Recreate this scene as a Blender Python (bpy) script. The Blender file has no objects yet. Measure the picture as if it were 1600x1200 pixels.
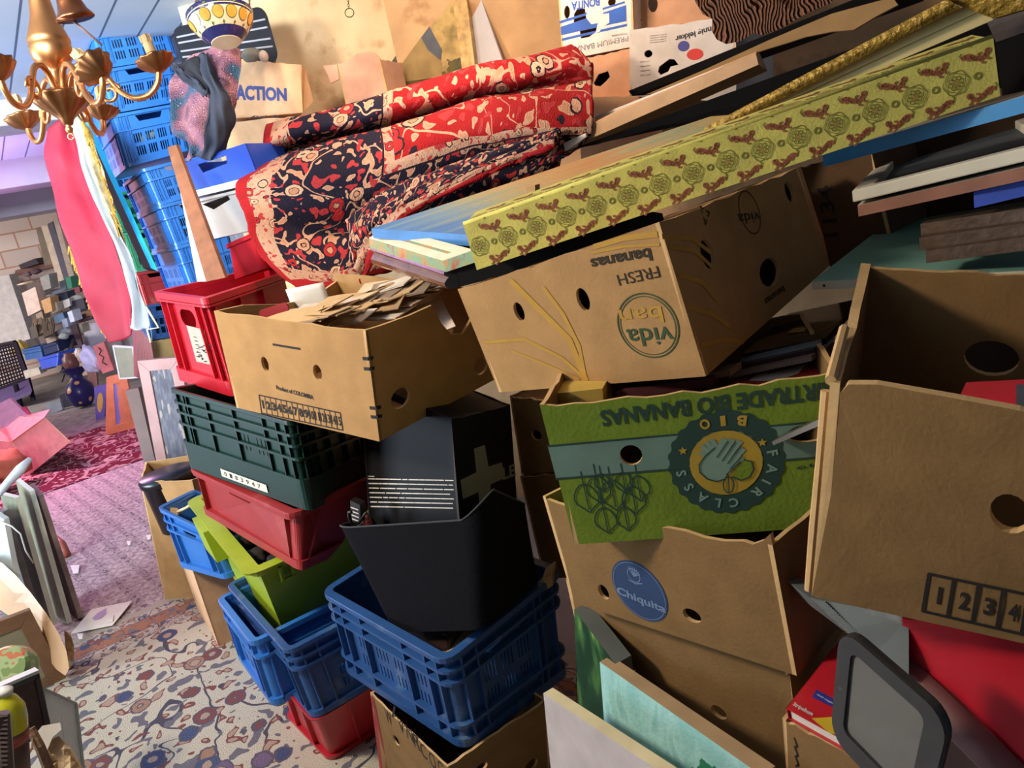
import bpy, bmesh, math, random
from mathutils import Vector, Matrix, geometry, noise
random.seed(7)
S = bpy.context.scene
COL = S.collection
# ------------------------------------------------------------------ camera, world, lights, exposure
CAM = Vector((0, 0, 1.40)); PITCH, ROLL, FPX = 14.5, 12.0, 1200.0
RC = Matrix.Rotation(math.radians(90-PITCH), 3, 'X') @ Matrix.Rotation(math.radians(-ROLL), 3, 'Z')
cd = bpy.data.cameras.new('camera'); cam = bpy.data.objects.new('camera', cd); COL.objects.link(cam)
cam.matrix_world = Matrix.Translation(CAM) @ RC.to_4x4()
cd.sensor_width = 36.0; cd.lens = 36.0*FPX/1600.0; cd.clip_start = 0.02; S.camera = cam
S.view_settings.view_transform = 'Standard'; S.view_settings.look = 'None'
S.view_settings.gamma = 1.0; S.view_settings.use_curve_mapping = False
S.view_settings.exposure = 0.2
wd = bpy.data.worlds.new('daylight'); S.world = wd; wd.use_nodes = True
wd.node_tree.nodes['Background'].inputs[0].default_value = (0.62, 0.74, 1.0, 1)
wd.node_tree.nodes['Background'].inputs[1].default_value = 0.14
def area(name, loc, target, size, energy, color, sy=None, spread=180):
    l = bpy.data.lights.new(name, 'AREA'); l.size = size; l.energy = energy; l.color = color
    l.shape = 'RECTANGLE'; l.size_y = sy or size; l.spread = math.radians(spread)
    o = bpy.data.objects.new(name, l); COL.objects.link(o); o.location = loc
    o.rotation_euler = (Vector(target)-Vector(loc)).to_track_quat('-Z', 'Y').to_euler()
    return o
# ceiling lamp over the aisle, warm, lights the heap from upper left
area('aisle_lamp_light', (-1.72, 1.0, 2.26), (-0.2, 2.0, 1.2), 0.30, 47, (1.0, 0.84, 0.66))
# lamp near the back wall
area('wall_lamp_light', (-0.15, 2.35, 2.32), (0.2, 3.0, 1.4), 0.30, 16, (1.0, 0.72, 0.52))
# cold daylight from the shop front, behind and left of the camera
area('shopfront_daylight', (-4.2, 1.7, 1.3), (-1.5, 3.9, 1.9), 1.6, 105, (0.72, 0.85, 1.0), 1.5, 120)
# windows at the far end of the hall
area('far_daylight', (-7.4, 7.8, 2.1), (-6.6, 10.5, 0.9), 1.8, 170, (1.0, 0.92, 0.88))
# added pink fill tinting the far floor; no lamp hangs there
area('pink_tint_fill', (-4.4, 5.9, 2.0), (-3.7, 5.0, 0), 0.7, 48, (1.0, 0.42, 0.68), None, 120)
area('violet_ceiling_fill', (-4.1, 5.0, 1.45), (-4.05, 5.2, 2.35), 1.0, 60, (0.84, 0.42, 1.0), None, 130)  # added violet fill aimed upwards to tint the ceiling, not a real lamp
area('front_cool_fill', (-1.15, -0.5, 2.15), (-1.95, 3.6, 2.1), 0.7, 34, (0.80, 0.90, 1.0), 0.4, 50)  # added cool fill brightening the blue crate fronts; no doorway is known

# ------------------------------------------------------------------ places
def P(x, y, d):
    """point of the hall seen at photo pixel x, y at the camera distance d"""
    return CAM + RC @ Vector(((x-800)/FPX*d, -(y-600)/FPX*d, -d))
def Z(x, y, z):
    """point of the hall at height z along the same sight line"""
    v = RC @ Vector(((x-800)/FPX, -(y-600)/FPX, -1.0))
    return CAM + v*((z-CAM.z)/v.z)
def PT(t):
    if isinstance(t, Vector): return t.copy()
    return Z(t[0], t[1], t[3]) if len(t) == 4 else globals()['P'](*t)
UP = Vector((0, 0, 1))
# ------------------------------------------------------------------ materials
MATS = {}
def mat(name, base, rough=0.6, metal=0.0, var=0.12, scale=14.0, bump=0.0, bscale=60.0, spec=0.5, alpha=None, dirt=None, trans=0.0, coat=0.0):
    if name in MATS: return MATS[name]
    m = bpy.data.materials.new(name); m.use_nodes = True; nt = m.node_tree; N = nt.nodes; L = nt.links
    b = N['Principled BSDF']; b.inputs['Roughness'].default_value = rough; b.inputs['Metallic'].default_value = metal
    b.inputs['Specular IOR Level'].default_value = spec; b.inputs['Transmission Weight'].default_value = trans
    b.inputs['Coat Weight'].default_value = coat
    tc = N.new('ShaderNodeTexCoord'); nz = N.new('ShaderNodeTexNoise'); nz.inputs['Scale'].default_value = scale; nz.inputs['Detail'].default_value = 5
    L.new(tc.outputs['Object'], nz.inputs['Vector'])
    rp = N.new('ShaderNodeValToRGB'); c = Vector(base[:3])
    rp.color_ramp.elements[0].position = 0.3; rp.color_ramp.elements[1].position = 0.7
    rp.color_ramp.elements[0].color = (*(c*(1-var)), 1); rp.color_ramp.elements[1].color = (*[min(1, v*(1+var)) for v in c], 1)
    L.new(nz.outputs['Fac'], rp.inputs['Fac']); out = rp.outputs['Color']
    if dirt:
        n2 = N.new('ShaderNodeTexNoise'); n2.inputs['Scale'].default_value = dirt[1]; n2.inputs['Detail'].default_value = 8
        L.new(tc.outputs['Object'], n2.inputs['Vector'])
        r2 = N.new('ShaderNodeValToRGB'); r2.color_ramp.elements[0].position = dirt[2]; r2.color_ramp.elements[1].position = dirt[2]+0.18
        L.new(n2.outputs['Fac'], r2.inputs['Fac'])
        mx = N.new('ShaderNodeMix'); mx.data_type = 'RGBA'; L.new(r2.outputs['Color'], mx.inputs['Factor']); L.new(out, mx.inputs['A'])
        mx.inputs['B'].default_value = (*dirt[0], 1); out = mx.outputs['Result']
    L.new(out, b.inputs['Base Color'])
    if bump:
        n3 = N.new('ShaderNodeTexNoise'); n3.inputs['Scale'].default_value = bscale; n3.inputs['Detail'].default_value = 6
        L.new(tc.outputs['Object'], n3.inputs['Vector']); bp = N.new('ShaderNodeBump'); bp.inputs['Strength'].default_value = bump
        bp.inputs['Distance'].default_value = 0.01; L.new(n3.outputs['Fac'], bp.inputs['Height']); L.new(bp.outputs['Normal'], b.inputs['Normal'])
    if alpha is not None: b.inputs['Alpha'].default_value = alpha
    MATS[name] = m; return m
def hexc(h):
    h = h.lstrip('#'); v = [int(h[i:i+2], 16)/255 for i in (0, 2, 4)]
    return tuple(((c+0.055)/1.055)**2.4 if c > 0.04045 else c/12.92 for c in v)
def card(name, h, **k): return mat(name, hexc(h), 0.85, var=0.10, scale=18, bump=0.12, bscale=160, spec=0.2, **k)
def plast(name, h, rough=0.38, **k): return mat(name, hexc(h), rough, var=0.10, scale=9, bump=0.03, bscale=120, **k)
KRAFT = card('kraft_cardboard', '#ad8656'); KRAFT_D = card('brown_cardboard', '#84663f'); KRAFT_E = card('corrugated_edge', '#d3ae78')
KRAFT_P = card('pale_cardboard', '#d0a67c'); INK = mat('black_print', hexc('#1d1813'), 0.8, var=0.25, scale=60); 
HOLE = mat('dark_inside', hexc('#120d0a'), 0.9)
# ------------------------------------------------------------------ mesh builder
class MB:
    def __init__(s): s.v = []; s.f = []; s.m = []; s.uv = []
    def add(s, vs, fs, mi=0, uvs=None):
        o = len(s.v); s.v += [Vector(v) for v in vs]
        for f in fs:
            s.f.append([i+o for i in f]); s.m.append(mi)
            s.uv.append([uvs[i] for i in f] if uvs else None)
        return s
    def box(s, a, b, mi=0, M=None):
        x0, y0, z0 = a; x1, y1, z1 = b
        vs = [Vector(p) for p in ((x0,y0,z0),(x1,y0,z0),(x1,y1,z0),(x0,y1,z0),(x0,y0,z1),(x1,y0,z1),(x1,y1,z1),(x0,y1,z1))]
        if M: vs = [M(p) if callable(M) else M @ p for p in vs]
        return s.add(vs, [(0,3,2,1),(4,5,6,7),(0,1,5,4),(1,2,6,5),(2,3,7,6),(3,0,4,7)], mi)
    def tube(s, pts, rad, n=10, mi=0, caps=True, closed=False):
        pts = [Vector(p) for p in pts]; k = len(pts); R = rad if isinstance(rad, (list, tuple)) else [rad]*k
        vs = []; prev = None
        for i, p in enumerate(pts):
            a = pts[(i-1) % k] if (closed or i) else p; b = pts[(i+1) % k] if (closed or i < k-1) else p
            t = (b-a); t = t.normalized() if t.length > 1e-9 else Vector((0,0,1))
            if prev is None:
                ref = UP if abs(t.z) < 0.9 else Vector((1,0,0)); x = t.cross(ref).normalized()
            else:
                x = prev - t*prev.dot(t); x = x.normalized() if x.length > 1e-6 else t.orthogonal().normalized()
            prev = x; y = t.cross(x)
            vs += [p + (x*math.cos(6.28318*j/n)+y*math.sin(6.28318*j/n))*R[i] for j in range(n)]
        fs = [(i*n+j, i*n+(j+1) % n, (i+1)*n+(j+1) % n, (i+1)*n+j) for i in range(k-1) for j in range(n)]
        if closed: fs += [((k-1)*n+j, (k-1)*n+(j+1) % n, (j+1) % n, j) for j in range(n)]
        elif caps: fs += [tuple(range(n-1, -1, -1)), tuple((k-1)*n+j for j in range(n))]
        return s.add(vs, fs, mi)
    def lathe(s, prof, M=None, n=28, mi=0, flute=None):
        """prof: (radius, z) list; flute(j, i) scales the radius"""
        vs = []
        for i, (r, z) in enumerate(prof):
            for j in range(n):
                q = r*(flute(6.28318*j/n, i) if flute else 1.0); a = 6.28318*j/n
                v = Vector((q*math.cos(a), q*math.sin(a), z)); vs.append(M @ v if M else v)
        k = len(prof); fs = [(i*n+j, i*n+(j+1) % n, (i+1)*n+(j+1) % n, (i+1)*n+j) for i in range(k-1) for j in range(n)]
        if prof[0][0] > 1e-4: fs.append(tuple(range(n-1, -1, -1)))
        if prof[-1][0] > 1e-4: fs.append(tuple((k-1)*n+j for j in range(n)))
        return s.add(vs, fs, mi)
    def grid(s, fn, nu, nv, mi=0, uv=True):
        vs = [fn(i/nu, j/nv) for j in range(nv+1) for i in range(nu+1)]
        uvs = [(i/nu, j/nv) for j in range(nv+1) for i in range(nu+1)]
        return s.add(vs, [(j*(nu+1)+i, j*(nu+1)+i+1, (j+1)*(nu+1)+i+1, (j+1)*(nu+1)+i) for j in range(nv) for i in range(nu)], mi, uvs if uv else None)
    def hull(s, pts, mi=0):
        b = bmesh.new(); [b.verts.new(p) for p in pts]
        bmesh.ops.convex_hull(b, input=b.verts); b.verts.index_update()
        loose = [v for v in b.verts if not v.link_faces]; bmesh.ops.delete(b, geom=loose, context='VERTS'); b.verts.index_update()
        r = s.add([v.co.copy() for v in b.verts], [[v.index for v in f.verts] for f in b.faces], mi); b.free(); return r
    def build(s, name, mats, parent=None, smooth=False, bevel=0, solid=0, sub=0):
        if not isinstance(mats, (list, tuple)): mats = [mats]
        org = parent_loc(parent) if parent else base_of(s.v)
        me = bpy.data.meshes.new(name); me.from_pydata([v-org for v in s.v], [], s.f)
        for m in mats: me.materials.append(m)
        me.polygons.foreach_set('material_index', s.m)
        if any(s.uv):
            ul = me.uv_layers.new(name='UVMap'); li = 0
            for p, u in zip(me.polygons, s.uv):
                for k, l in enumerate(p.loop_indices): ul.data[l].uv = u[k] if u else (0, 0)
        b = bmesh.new(); b.from_mesh(me); bmesh.ops.recalc_face_normals(b, faces=b.faces) if s.f else None
        b.to_mesh(me); b.free()
        if smooth: me.polygons.foreach_set('use_smooth', [True]*len(me.polygons))
        o = bpy.data.objects.new(name, me); COL.objects.link(o)
        if parent: o.parent = parent
        else: o.location = org
        if solid: md = o.modifiers.new('thickness', 'SOLIDIFY'); md.thickness = solid; md.offset = 0
        if sub: md = o.modifiers.new('smooth', 'SUBSURF'); md.levels = sub; md.render_levels = sub
        if bevel: md = o.modifiers.new('bevel', 'BEVEL'); md.width = bevel; md.segments = 2; md.limit_method = 'ANGLE'
        return o
def base_of(vs):
    return Vector((sum(v.x for v in vs)/len(vs), sum(v.y for v in vs)/len(vs), min(v.z for v in vs)))
def parent_loc(p):
    l = p.location.copy()
    while p.parent: p = p.parent; l = l + p.location
    return l
def tag(o, label=None, cat=None, group=None, kind=None):
    if label: o['label'] = label
    if cat: o['category'] = cat
    if group: o['group'] = group
    if kind: o['kind'] = kind
    return o
def thing(name, label, cat, loc, group=None):
    o = bpy.data.objects.new(name, None); o.empty_display_size = 0.05; COL.objects.link(o); o.location = loc
    return tag(o, label, cat, group)
def copy_tree(o, parent=None):
    c = o.copy(); COL.objects.link(c); c.parent = parent
    for ch in list(o.children): copy_tree(ch, c)
    return c
# ------------------------------------------------------------------ 2D shapes
def circ(x, y, r, ry=None, n=18, ph=0):
    ry = ry or r; return [(x+r*math.cos(ph+6.28318*i/n), y+ry*math.sin(ph+6.28318*i/n)) for i in range(n)]
def slot(x, y, w, h, n=6):
    """stadium, w along x"""
    r = min(w, h)/2; pts = []
    if w >= h:
        for i in range(n+1): a = -1.5708+3.14159*i/n; pts.append((x+w/2-r+r*math.cos(a), y+r*math.sin(a)))
        for i in range(n+1): a = 1.5708+3.14159*i/n; pts.append((x-w/2+r+r*math.cos(a), y+r*math.sin(a)))
    else:
        for i in range(n+1): a = 3.14159*i/n; pts.append((x+r*math.cos(a), y+h/2-r+r*math.sin(a)))
        for i in range(n+1): a = 3.14159+3.14159*i/n; pts.append((x+r*math.cos(a), y-h/2+r+r*math.sin(a)))
    return pts
def rect(x0, y0, x1, y1): return [(x0,y0),(x1,y0),(x1,y1),(x0,y1)]
def inside(p, poly):
    c = False; j = len(poly)-1
    for i in range(len(poly)):
        (xi, yi), (xj, yj) = poly[i], poly[j]
        if (yi > p[1]) != (yj > p[1]) and p[0] < (xj-xi)*(p[1]-yi)/(yj-yi)+xi: c = not c
        j = i
    return c
def cdt(outer, holes=(), step=0):
    vs = []; es = []
    for lp in [outer]+list(holes):
        o = len(vs); vs += [Vector(p[:2]) for p in lp]; es += [(o+i, o+(i+1) % len(lp)) for i in range(len(lp))]
    if step:
        x0 = min(p[0] for p in outer); x1 = max(p[0] for p in outer); y0 = min(p[1] for p in outer); y1 = max(p[1] for p in outer)
        nx = max(1, int((x1-x0)/step)); ny = max(1, int((y1-y0)/step))
        for i in range(1, nx):
            for j in range(1, ny):
                q = (x0+(x1-x0)*i/nx+1e-4*(j % 3), y0+(y1-y0)*j/ny+1e-4*(i % 3))
                if inside(q, outer) and not any(inside(q, h) for h in holes): vs.append(Vector(q))
    r = geometry.delaunay_2d_cdt(vs, es, [], 0, 1e-6)
    V = [(v.x, v.y) for v in r[0]]; F = []
    for f in r[2]:
        c = (sum(V[i][0] for i in f)/len(f), sum(V[i][1] for i in f)/len(f))
        if inside(c, outer) and not any(inside(c, h) for h in holes): F.append(tuple(f))
    return V, F
def panel(mb, fo, fi, outer, holes=(), mi=0, me=None, step=0.07, mback=None):
    """a sheet with holes: fo/fi map 2D to its outer and inner side"""
    me = mi if me is None else me; V, F = cdt(outer, holes, step)
    mb.add([fo(a, b) for a, b in V], F, mi); mb.add([fi(a, b) for a, b in V], [f[::-1] for f in F], mi if mback is None else mback)
    for lp in [outer]+list(holes):
        k = len(lp); vs = [fo(*p[:2]) for p in lp]+[fi(*p[:2]) for p in lp]
        mb.add(vs, [(i, (i+1) % k, k+(i+1) % k, k+i) for i in range(k)], me)
def plate(mb, f, outer, holes=(), mi=0, step=0):
    V, F = cdt(outer, holes, step); mb.add([f(a, b) for a, b in V], F, mi)
def stroke(pts, w, closed=False):
    """thick line as quads in 2D"""
    out = []; k = len(pts)
    for i in range(k if closed else k-1):
        a = Vector(pts[i]); b = Vector(pts[(i+1) % k]); t = b-a
        if t.length < 1e-9: continue
        m_ = int((b-a).length/0.03)
        if m_ > 1: out += stroke([tuple(a.lerp(b, q/m_)) for q in range(m_+1)], w); continue
        t.normalize(); nn = Vector((-t.y, t.x))*w/2; a2 = a-t*w*0.25; b2 = b+t*w*0.25
        out.append([tuple(a2-nn), tuple(b2-nn), tuple(b2+nn), tuple(a2+nn)])
    return out
def quads(mb, f, qs, mi=0):
    for q in qs: mb.add([f(*p) for p in q], [tuple(range(len(q)))], mi)
def ring(mb, f, x, y, r0, r1, mi=0, n=40, k=1.0, wav=None):
    o = []; i_ = []
    for t in range(n):
        a = 6.28318*t/n; w = wav(a) if wav else 1
        o.append((x+r1*w*math.cos(a), y+r1*w*k*math.sin(a))); i_.append((x+r0*w*math.cos(a), y+r0*w*k*math.sin(a)))
    mb.add([f(*p) for p in o+i_], [(t, (t+1) % n, n+(t+1) % n, n+t) for t in range(n)], mi)
_T = {}
def glyphs(s, bold=0.0):
    key = (s, bold)
    if key not in _T:
        c = bpy.data.curves.new('t', 'FONT'); c.body = s; c.size = 1.0; c.offset = bold; c.resolution_u = 3
        o = bpy.data.objects.new('t', c); me = o.to_mesh()
        V = [(v.co.x, v.co.y) for v in me.vertices]; F = [tuple(p.vertices) for p in me.polygons]
        o.to_mesh_clear(); bpy.data.objects.remove(o); bpy.data.curves.remove(c); _T[key] = (V, F)
    return _T[key]
def text(mb, f, s, x, y, w=None, h=None, rot=0.0, mi=0, bold=0.0, center=True):
    """writing fitted to width w and capital height h, centred on x, y, turned by rot degrees"""
    V, F = glyphs(s, bold)
    if not V: return
    x0 = min(v[0] for v in V); x1 = max(v[0] for v in V); y0 = min(v[1] for v in V); y1 = max(v[1] for v in V)
    sy = (h or 0.02)/(y1-y0); sx = w/(x1-x0) if w else sy; ca, sa = math.cos(math.radians(rot)), math.sin(math.radians(rot))
    cx, cy = ((x0+x1)/2, (y0+y1)/2) if center else (x0, y0)
    pts = []
    for a, b in V:
        a = (a-cx)*sx; b = (b-cy)*sy; pts.append(f(x+a*ca-b*sa, y+a*sa+b*ca))
    mb.add(pts, F, mi)
# ------------------------------------------------------------------ six-sided bodies
class Hexa:
    """a possibly skewed box given by its eight corners; metres along its own edges"""
    def __init__(s, FTL, FTR, FBR, FBL, depth=0.4, BTL=None, BTR=None, BBR=None, BBL=None, wob=0.0, seed=0, back=None):
        s.c = {}
        A, B, C, D = [PT(t) for t in (FTL, FTR, FBR, FBL)]
        n = Vector(back) if back else UP.cross((B-A)+(C-D)); n.z = 0 if not back else n.z; n.normalize()
        if not back and n.dot(RC @ Vector((0, 0, -1))) < 0: n = -n
        s.c.update(FTL=A, FTR=B, FBR=C, FBL=D)
        s.c['BTL'] = PT(BTL) if BTL else A+n*depth; s.c['BTR'] = PT(BTR) if BTR else B+n*depth
        s.c['BBR'] = PT(BBR) if BBR else C+n*depth; s.c['BBL'] = PT(BBL) if BBL else D+n*depth
        c = s.c; s.W = ((c['FTR']-c['FTL']).length+(c['FBR']-c['FBL']).length)/2
        s.D = ((c['BTL']-c['FTL']).length+(c['BBR']-c['FBR']).length)/2
        s.H = ((c['FTL']-c['FBL']).length+(c['FTR']-c['FBR']).length)/2
        s.wob = wob; s.seed = seed
        s.base = (c['FBL']+c['FBR']+c['BBL']+c['BBR'])/4
    def __call__(s, x, y, z):
        c = s.c; u, v, w = x/s.W, y/s.D, z/s.H
        p = ((c['FBL']*(1-u)+c['FBR']*u)*(1-v)+(c['BBL']*(1-u)+c['BBR']*u)*v)*(1-w) + ((c['FTL']*(1-u)+c['FTR']*u)*(1-v)+(c['BTL']*(1-u)+c['BTR']*u)*v)*w
        if s.wob: p = p + noise.noise_vector(Vector((x*7+s.seed*3.1, y*7, z*7)))*s.wob
        return p
    # the five faces as 2D maps; t is the distance inward (negative: in front of the face); x always runs left to right seen from outside
    def front(s, t=0): return lambda a, b: s(a, t, b)
    def right(s, t=0): return lambda a, b: s(s.W-t, a, b)
    def left(s, t=0): return lambda a, b: s(t, s.D-a, b)
    def back(s, t=0): return lambda a, b: s(s.W-a, s.D-t, b)
    def top(s, t=0): return lambda a, b: s(a, b, s.H-t)
# ------------------------------------------------------------------ node helper for patterned cloth and paintings
class NT:
    def __init__(s, name, rough=0.9):
        s.m = bpy.data.materials.new(name); s.m.use_nodes = True; s.t = s.m.node_tree; s.b = s.t.nodes['Principled BSDF']
        s.b.inputs['Roughness'].default_value = rough; s.b.inputs['Specular IOR Level'].default_value = 0.2
    def put(s, sock, v):
        if isinstance(v, (int, float)): sock.default_value = v
        elif isinstance(v, (tuple, list)): sock.default_value = (*v, 1) if len(v) == 3 and sock.type == 'RGBA' else v
        else: s.t.links.new(v, sock)
    def n(s, ty, out=0, **k):
        nd = s.t.nodes.new(ty)
        for a, v in k.items():
            if a.startswith('_'): setattr(nd, a[1:], v)
            else: s.put(nd.inputs[a.replace('__', ' ')], v)
        return nd.outputs[out]
    def coord(s, kind='Object', scale=(1,1,1), loc=(0,0,0), rot=(0,0,0)):
        c = s.t.nodes.new('ShaderNodeTexCoord').outputs[kind]
        return s.n('ShaderNodeMapping', Vector=c, Scale=scale, Location=loc, Rotation=rot)
    def ma(s, op, a, b=0.0, c=0.0):
        nd = s.t.nodes.new('ShaderNodeMath'); nd.operation = op; s.put(nd.inputs[0], a); s.put(nd.inputs[1], b); s.put(nd.inputs[2], c); return nd.outputs[0]
    def lt(s, a, b): return s.ma('LESS_THAN', a, b)
    def band(s, x, lo, hi): return s.ma('MULTIPLY', s.ma('GREATER_THAN', x, lo), s.ma('LESS_THAN', x, hi))
    def mix(s, f, a, b):
        nd = s.t.nodes.new('ShaderNodeMix'); nd.data_type = 'RGBA'; s.put(nd.inputs['Factor'], f); s.put(nd.inputs['A'], a); s.put(nd.inputs['B'], b); return nd.outputs['Result']
    def noise(s, v, sc, det=3, dist=0.0): return s.n('ShaderNodeTexNoise', 0, Vector=v, Scale=sc, Detail=det, Distortion=dist)
    def vor(s, v, sc, out='Distance', rnd=1.0, feat='F1'):
        nd = s.t.nodes.new('ShaderNodeTexVoronoi'); nd.feature = feat; s.put(nd.inputs['Vector'], v); nd.inputs['Scale'].default_value = sc
        if 'Randomness' in nd.inputs: nd.inputs['Randomness'].default_value = rnd
        return nd.outputs[out]
    def ramp(s, f, stops, const=False):
        nd = s.t.nodes.new('ShaderNodeValToRGB'); cr = nd.color_ramp; cr.interpolation = 'CONSTANT' if const else 'LINEAR'
        while len(cr.elements) > 1: cr.elements.remove(cr.elements[-1])
        cr.elements[0].position = stops[0][0]; cr.elements[0].color = (*hexc(stops[0][1]), 1)
        for p, h in stops[1:]: e = cr.elements.new(p); e.color = (*hexc(h), 1)
        s.put(nd.inputs[0], f); return nd.outputs[0]
    def sep(s, v):
        nd = s.t.nodes.new('ShaderNodeSeparateXYZ'); s.put(nd.inputs[0], v); return nd.outputs
    def warp(s, v, sc, amt):
        nz = s.n('ShaderNodeTexNoise', 1, Vector=v, Scale=sc, Detail=2)
        sub = s.n('ShaderNodeVectorMath', 0, _operation='SUBTRACT'); nd = sub.node; s.put(nd.inputs[0], nz); nd.inputs[1].default_value = (.5,.5,.5)
        sc_ = s.t.nodes.new('ShaderNodeVectorMath'); sc_.operation = 'SCALE'; s.put(sc_.inputs[0], sub); sc_.inputs['Scale'].default_value = amt
        ad = s.t.nodes.new('ShaderNodeVectorMath'); ad.operation = 'ADD'; s.put(ad.inputs[0], v); s.put(ad.inputs[1], sc_.outputs[0]); return ad.outputs[0]
    def done(s, col, bump=None, strength=0.3, dist=0.01):
        s.put(s.b.inputs['Base Color'], col)
        if bump is not None:
            o = s.n('ShaderNodeBump', 0, Height=bump, Strength=strength, Distance=dist); s.put(s.b.inputs['Normal'], o)
        return s.m
def rgb(h): return hexc(h)
def flowers(t, v, ground, sc, petal, heart, outline, dens=0.75, vine='#2c2f3a', vs=1.0, leaf='#54603c'):
    """rosettes joined by thin scrolling vines on a ground colour; v in metres"""
    w = t.warp(v, sc*0.6, 0.10/sc*4)
    col = ground
    nz = t.noise(w, sc*0.55*vs, 1, 0.6)
    col = t.mix(t.band(nz, 0.488, 0.512), col, rgb(vine))
    nz2 = t.noise(t.warp(v, sc*1.3, 0.05/sc*4), sc*1.9, 1, 0.3)
    col = t.mix(t.ma('GREATER_THAN', nz2, 0.61), col, rgb(leaf))
    col = t.mix(t.lt(nz2, 0.39), col, rgb(petal[0]))
    col = t.mix(t.lt(nz2, 0.34), col, rgb(heart))
    d = t.vor(t.warp(v, sc*4.5, 0.035/sc*4), sc); cid = t.n('ShaderNodeSeparateColor', 0, Color=t.vor(t.warp(v, sc*4.5, 0.035/sc*4), sc, 'Color'))
    pc = t.ramp(cid, [(i/len(petal), p) for i, p in enumerate(petal)], True)
    on = t.lt(cid, dens)
    col = t.mix(t.ma('MULTIPLY', on, t.lt(d, 0.37)), col, rgb(outline))
    col = t.mix(t.ma('MULTIPLY', on, t.lt(d, 0.32)), col, pc)
    col = t.mix(t.ma('MULTIPLY', on, t.lt(d, 0.19)), col, rgb(outline))
    col = t.mix(t.ma('MULTIPLY', on, t.lt(d, 0.16)), col, rgb(heart))
    return col
def rug_mat(name, L, W, field, border, guard, sc, petal, heart, outline, bw=0.3, edge='#7a1418', vine='#2c2f3a', fpet=None, leaf='#54603c', gw=.08):
    t = NT(name, 0.95); uv = t.coord('UV', (L, W, 1)); x, y, _ = t.sep(uv)
    dx = t.ma('MINIMUM', x, t.ma('SUBTRACT', L, x)); dy = t.ma('MINIMUM', y, t.ma('SUBTRACT', W, y)); d = t.ma('MINIMUM', dx, dy)
    f = flowers(t, uv, rgb(field), sc, fpet or petal, heart, outline, vine=vine, leaf=leaf)
    b = flowers(t, uv, rgb(border), sc*1.5, petal, heart, outline, vine=vine, leaf=leaf)
    g = flowers(t, uv, rgb(guard), sc*2.2, petal, heart, outline, vine=vine, leaf=leaf)
    col = t.mix(t.lt(d, bw+gw), f, g); col = t.mix(t.lt(d, bw+0.005), col, rgb(outline)); col = t.mix(t.lt(d, bw), col, b)
    col = t.mix(t.lt(d, 0.10), col, g); col = t.mix(t.lt(d, 0.045), col, rgb(edge))
    fz = t.noise(uv, 220, 2); col = t.mix(t.ma('MULTIPLY', fz, 0.22), col, rgb('#20140f'))
    return t.done(col, fz, 0.5)
def art(name, stops, sc=3.0, dist=1.5, rough=0.6, scale=(1,1,1), rot=(0,0,0)):
    t = NT(name, rough); v = t.coord('Object', scale, rot=rot); f = t.noise(v, sc, 6, dist)
    return t.done(t.ramp(f, stops), t.noise(v, 90, 3), 0.15)
# ------------------------------------------------------------------ cardboard boxes
def ragged(w, h, amp=0.004, n=14, sag=0.0, seed=0):
    """upper outline, from right to left"""
    r = random.Random(seed); return [(w*(1-i/n), h - (0 if i in (0, n) else r.random()*amp) - sag*math.sin(3.14159*i/n)) for i in range(n+1)]
def carton(name, label, H, m=None, holes=None, tops=None, prints=None, group=None, cat='box', t=0.007, m_in=None, lid=False, seed=0, pname='print', extra=None, edge=None):
    m = m or KRAFT; root = thing(name, label, cat, H.base, group); mb = MB()
    for side in ('front', 'right', 'back', 'left'):
        w = H.W if side in ('front', 'back') else H.D; h = H.H
        f = getattr(H, side); hl = (holes or {}).get(side, [])
        tp = (tops or {}).get(side) or ragged(w, h, 0.005, 12, 0, seed+len(side))
        panel(mb, f(0), f(t), [(0, 0), (w, 0)]+tp, hl, 0, 1, 0.06, 2)
    V = [(0.002, 0.002), (H.W-.002, .002), (H.W-.002, H.D-.002), (.002, H.D-.002)]
    mb.add([H(a, b, .001) for a, b in V]+[H(a, b, t) for a, b in V], [(0,3,2,1), (4,5,6,7)], 0)
    if lid: mb.add([H(a, b, H.H-.004) for a, b in V], [(0,1,2,3)], 0)
    mb.build('body', [m, edge or KRAFT_E, m_in or m], root)
    for side, fn, pm, *nm in prints or []:
        pb = MB(); fn(pb, getattr(H, side)(-0.0009), H.W if side in ('front', 'back') else H.D, H.H)
        if pb.f: pb.build(nm[0] if nm else pname, pm, root)
    return root
# ------------------------------------------------------------------ plastic crates
def rrect(x0, y0, x1, y1, r, n=4):
    out = []
    for cx, cy, a0 in ((x1-r, y0+r, -90), (x1-r, y1-r, 0), (x0+r, y1-r, 90), (x0+r, y0+r, 180)):
        for i in range(n+1): a = math.radians(a0+90*i/n); out.append((cx+r*math.cos(a), cy+r*math.sin(a)))
    return out
def flange(mb, H, z0, z1, po, pi, r=0.03, mi=0):
    """closed band around a crate, from po (outer inset) to pi (inner inset)"""
    o = rrect(po, po, H.W-po, H.D-po, r); i_ = rrect(pi, pi, H.W-pi, H.D-pi, max(0.004, r-(pi-po))); k = len(o)
    vs = [H(a, b, z1) for a, b in o]+[H(a, b, z1) for a, b in i_]+[H(a, b, z0) for a, b in o]+[H(a, b, z0) for a, b in i_]
    fs = []
    for j in range(k):
        q = (j+1) % k; fs += [(j, q, k+q, k+j), (2*k+j, 3*k+j, 3*k+q, 2*k+q), (j, 2*k+j, 2*k+q, q), (k+j, k+q, 3*k+q, 3*k+j)]
    mb.add(vs, fs, mi)
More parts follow.
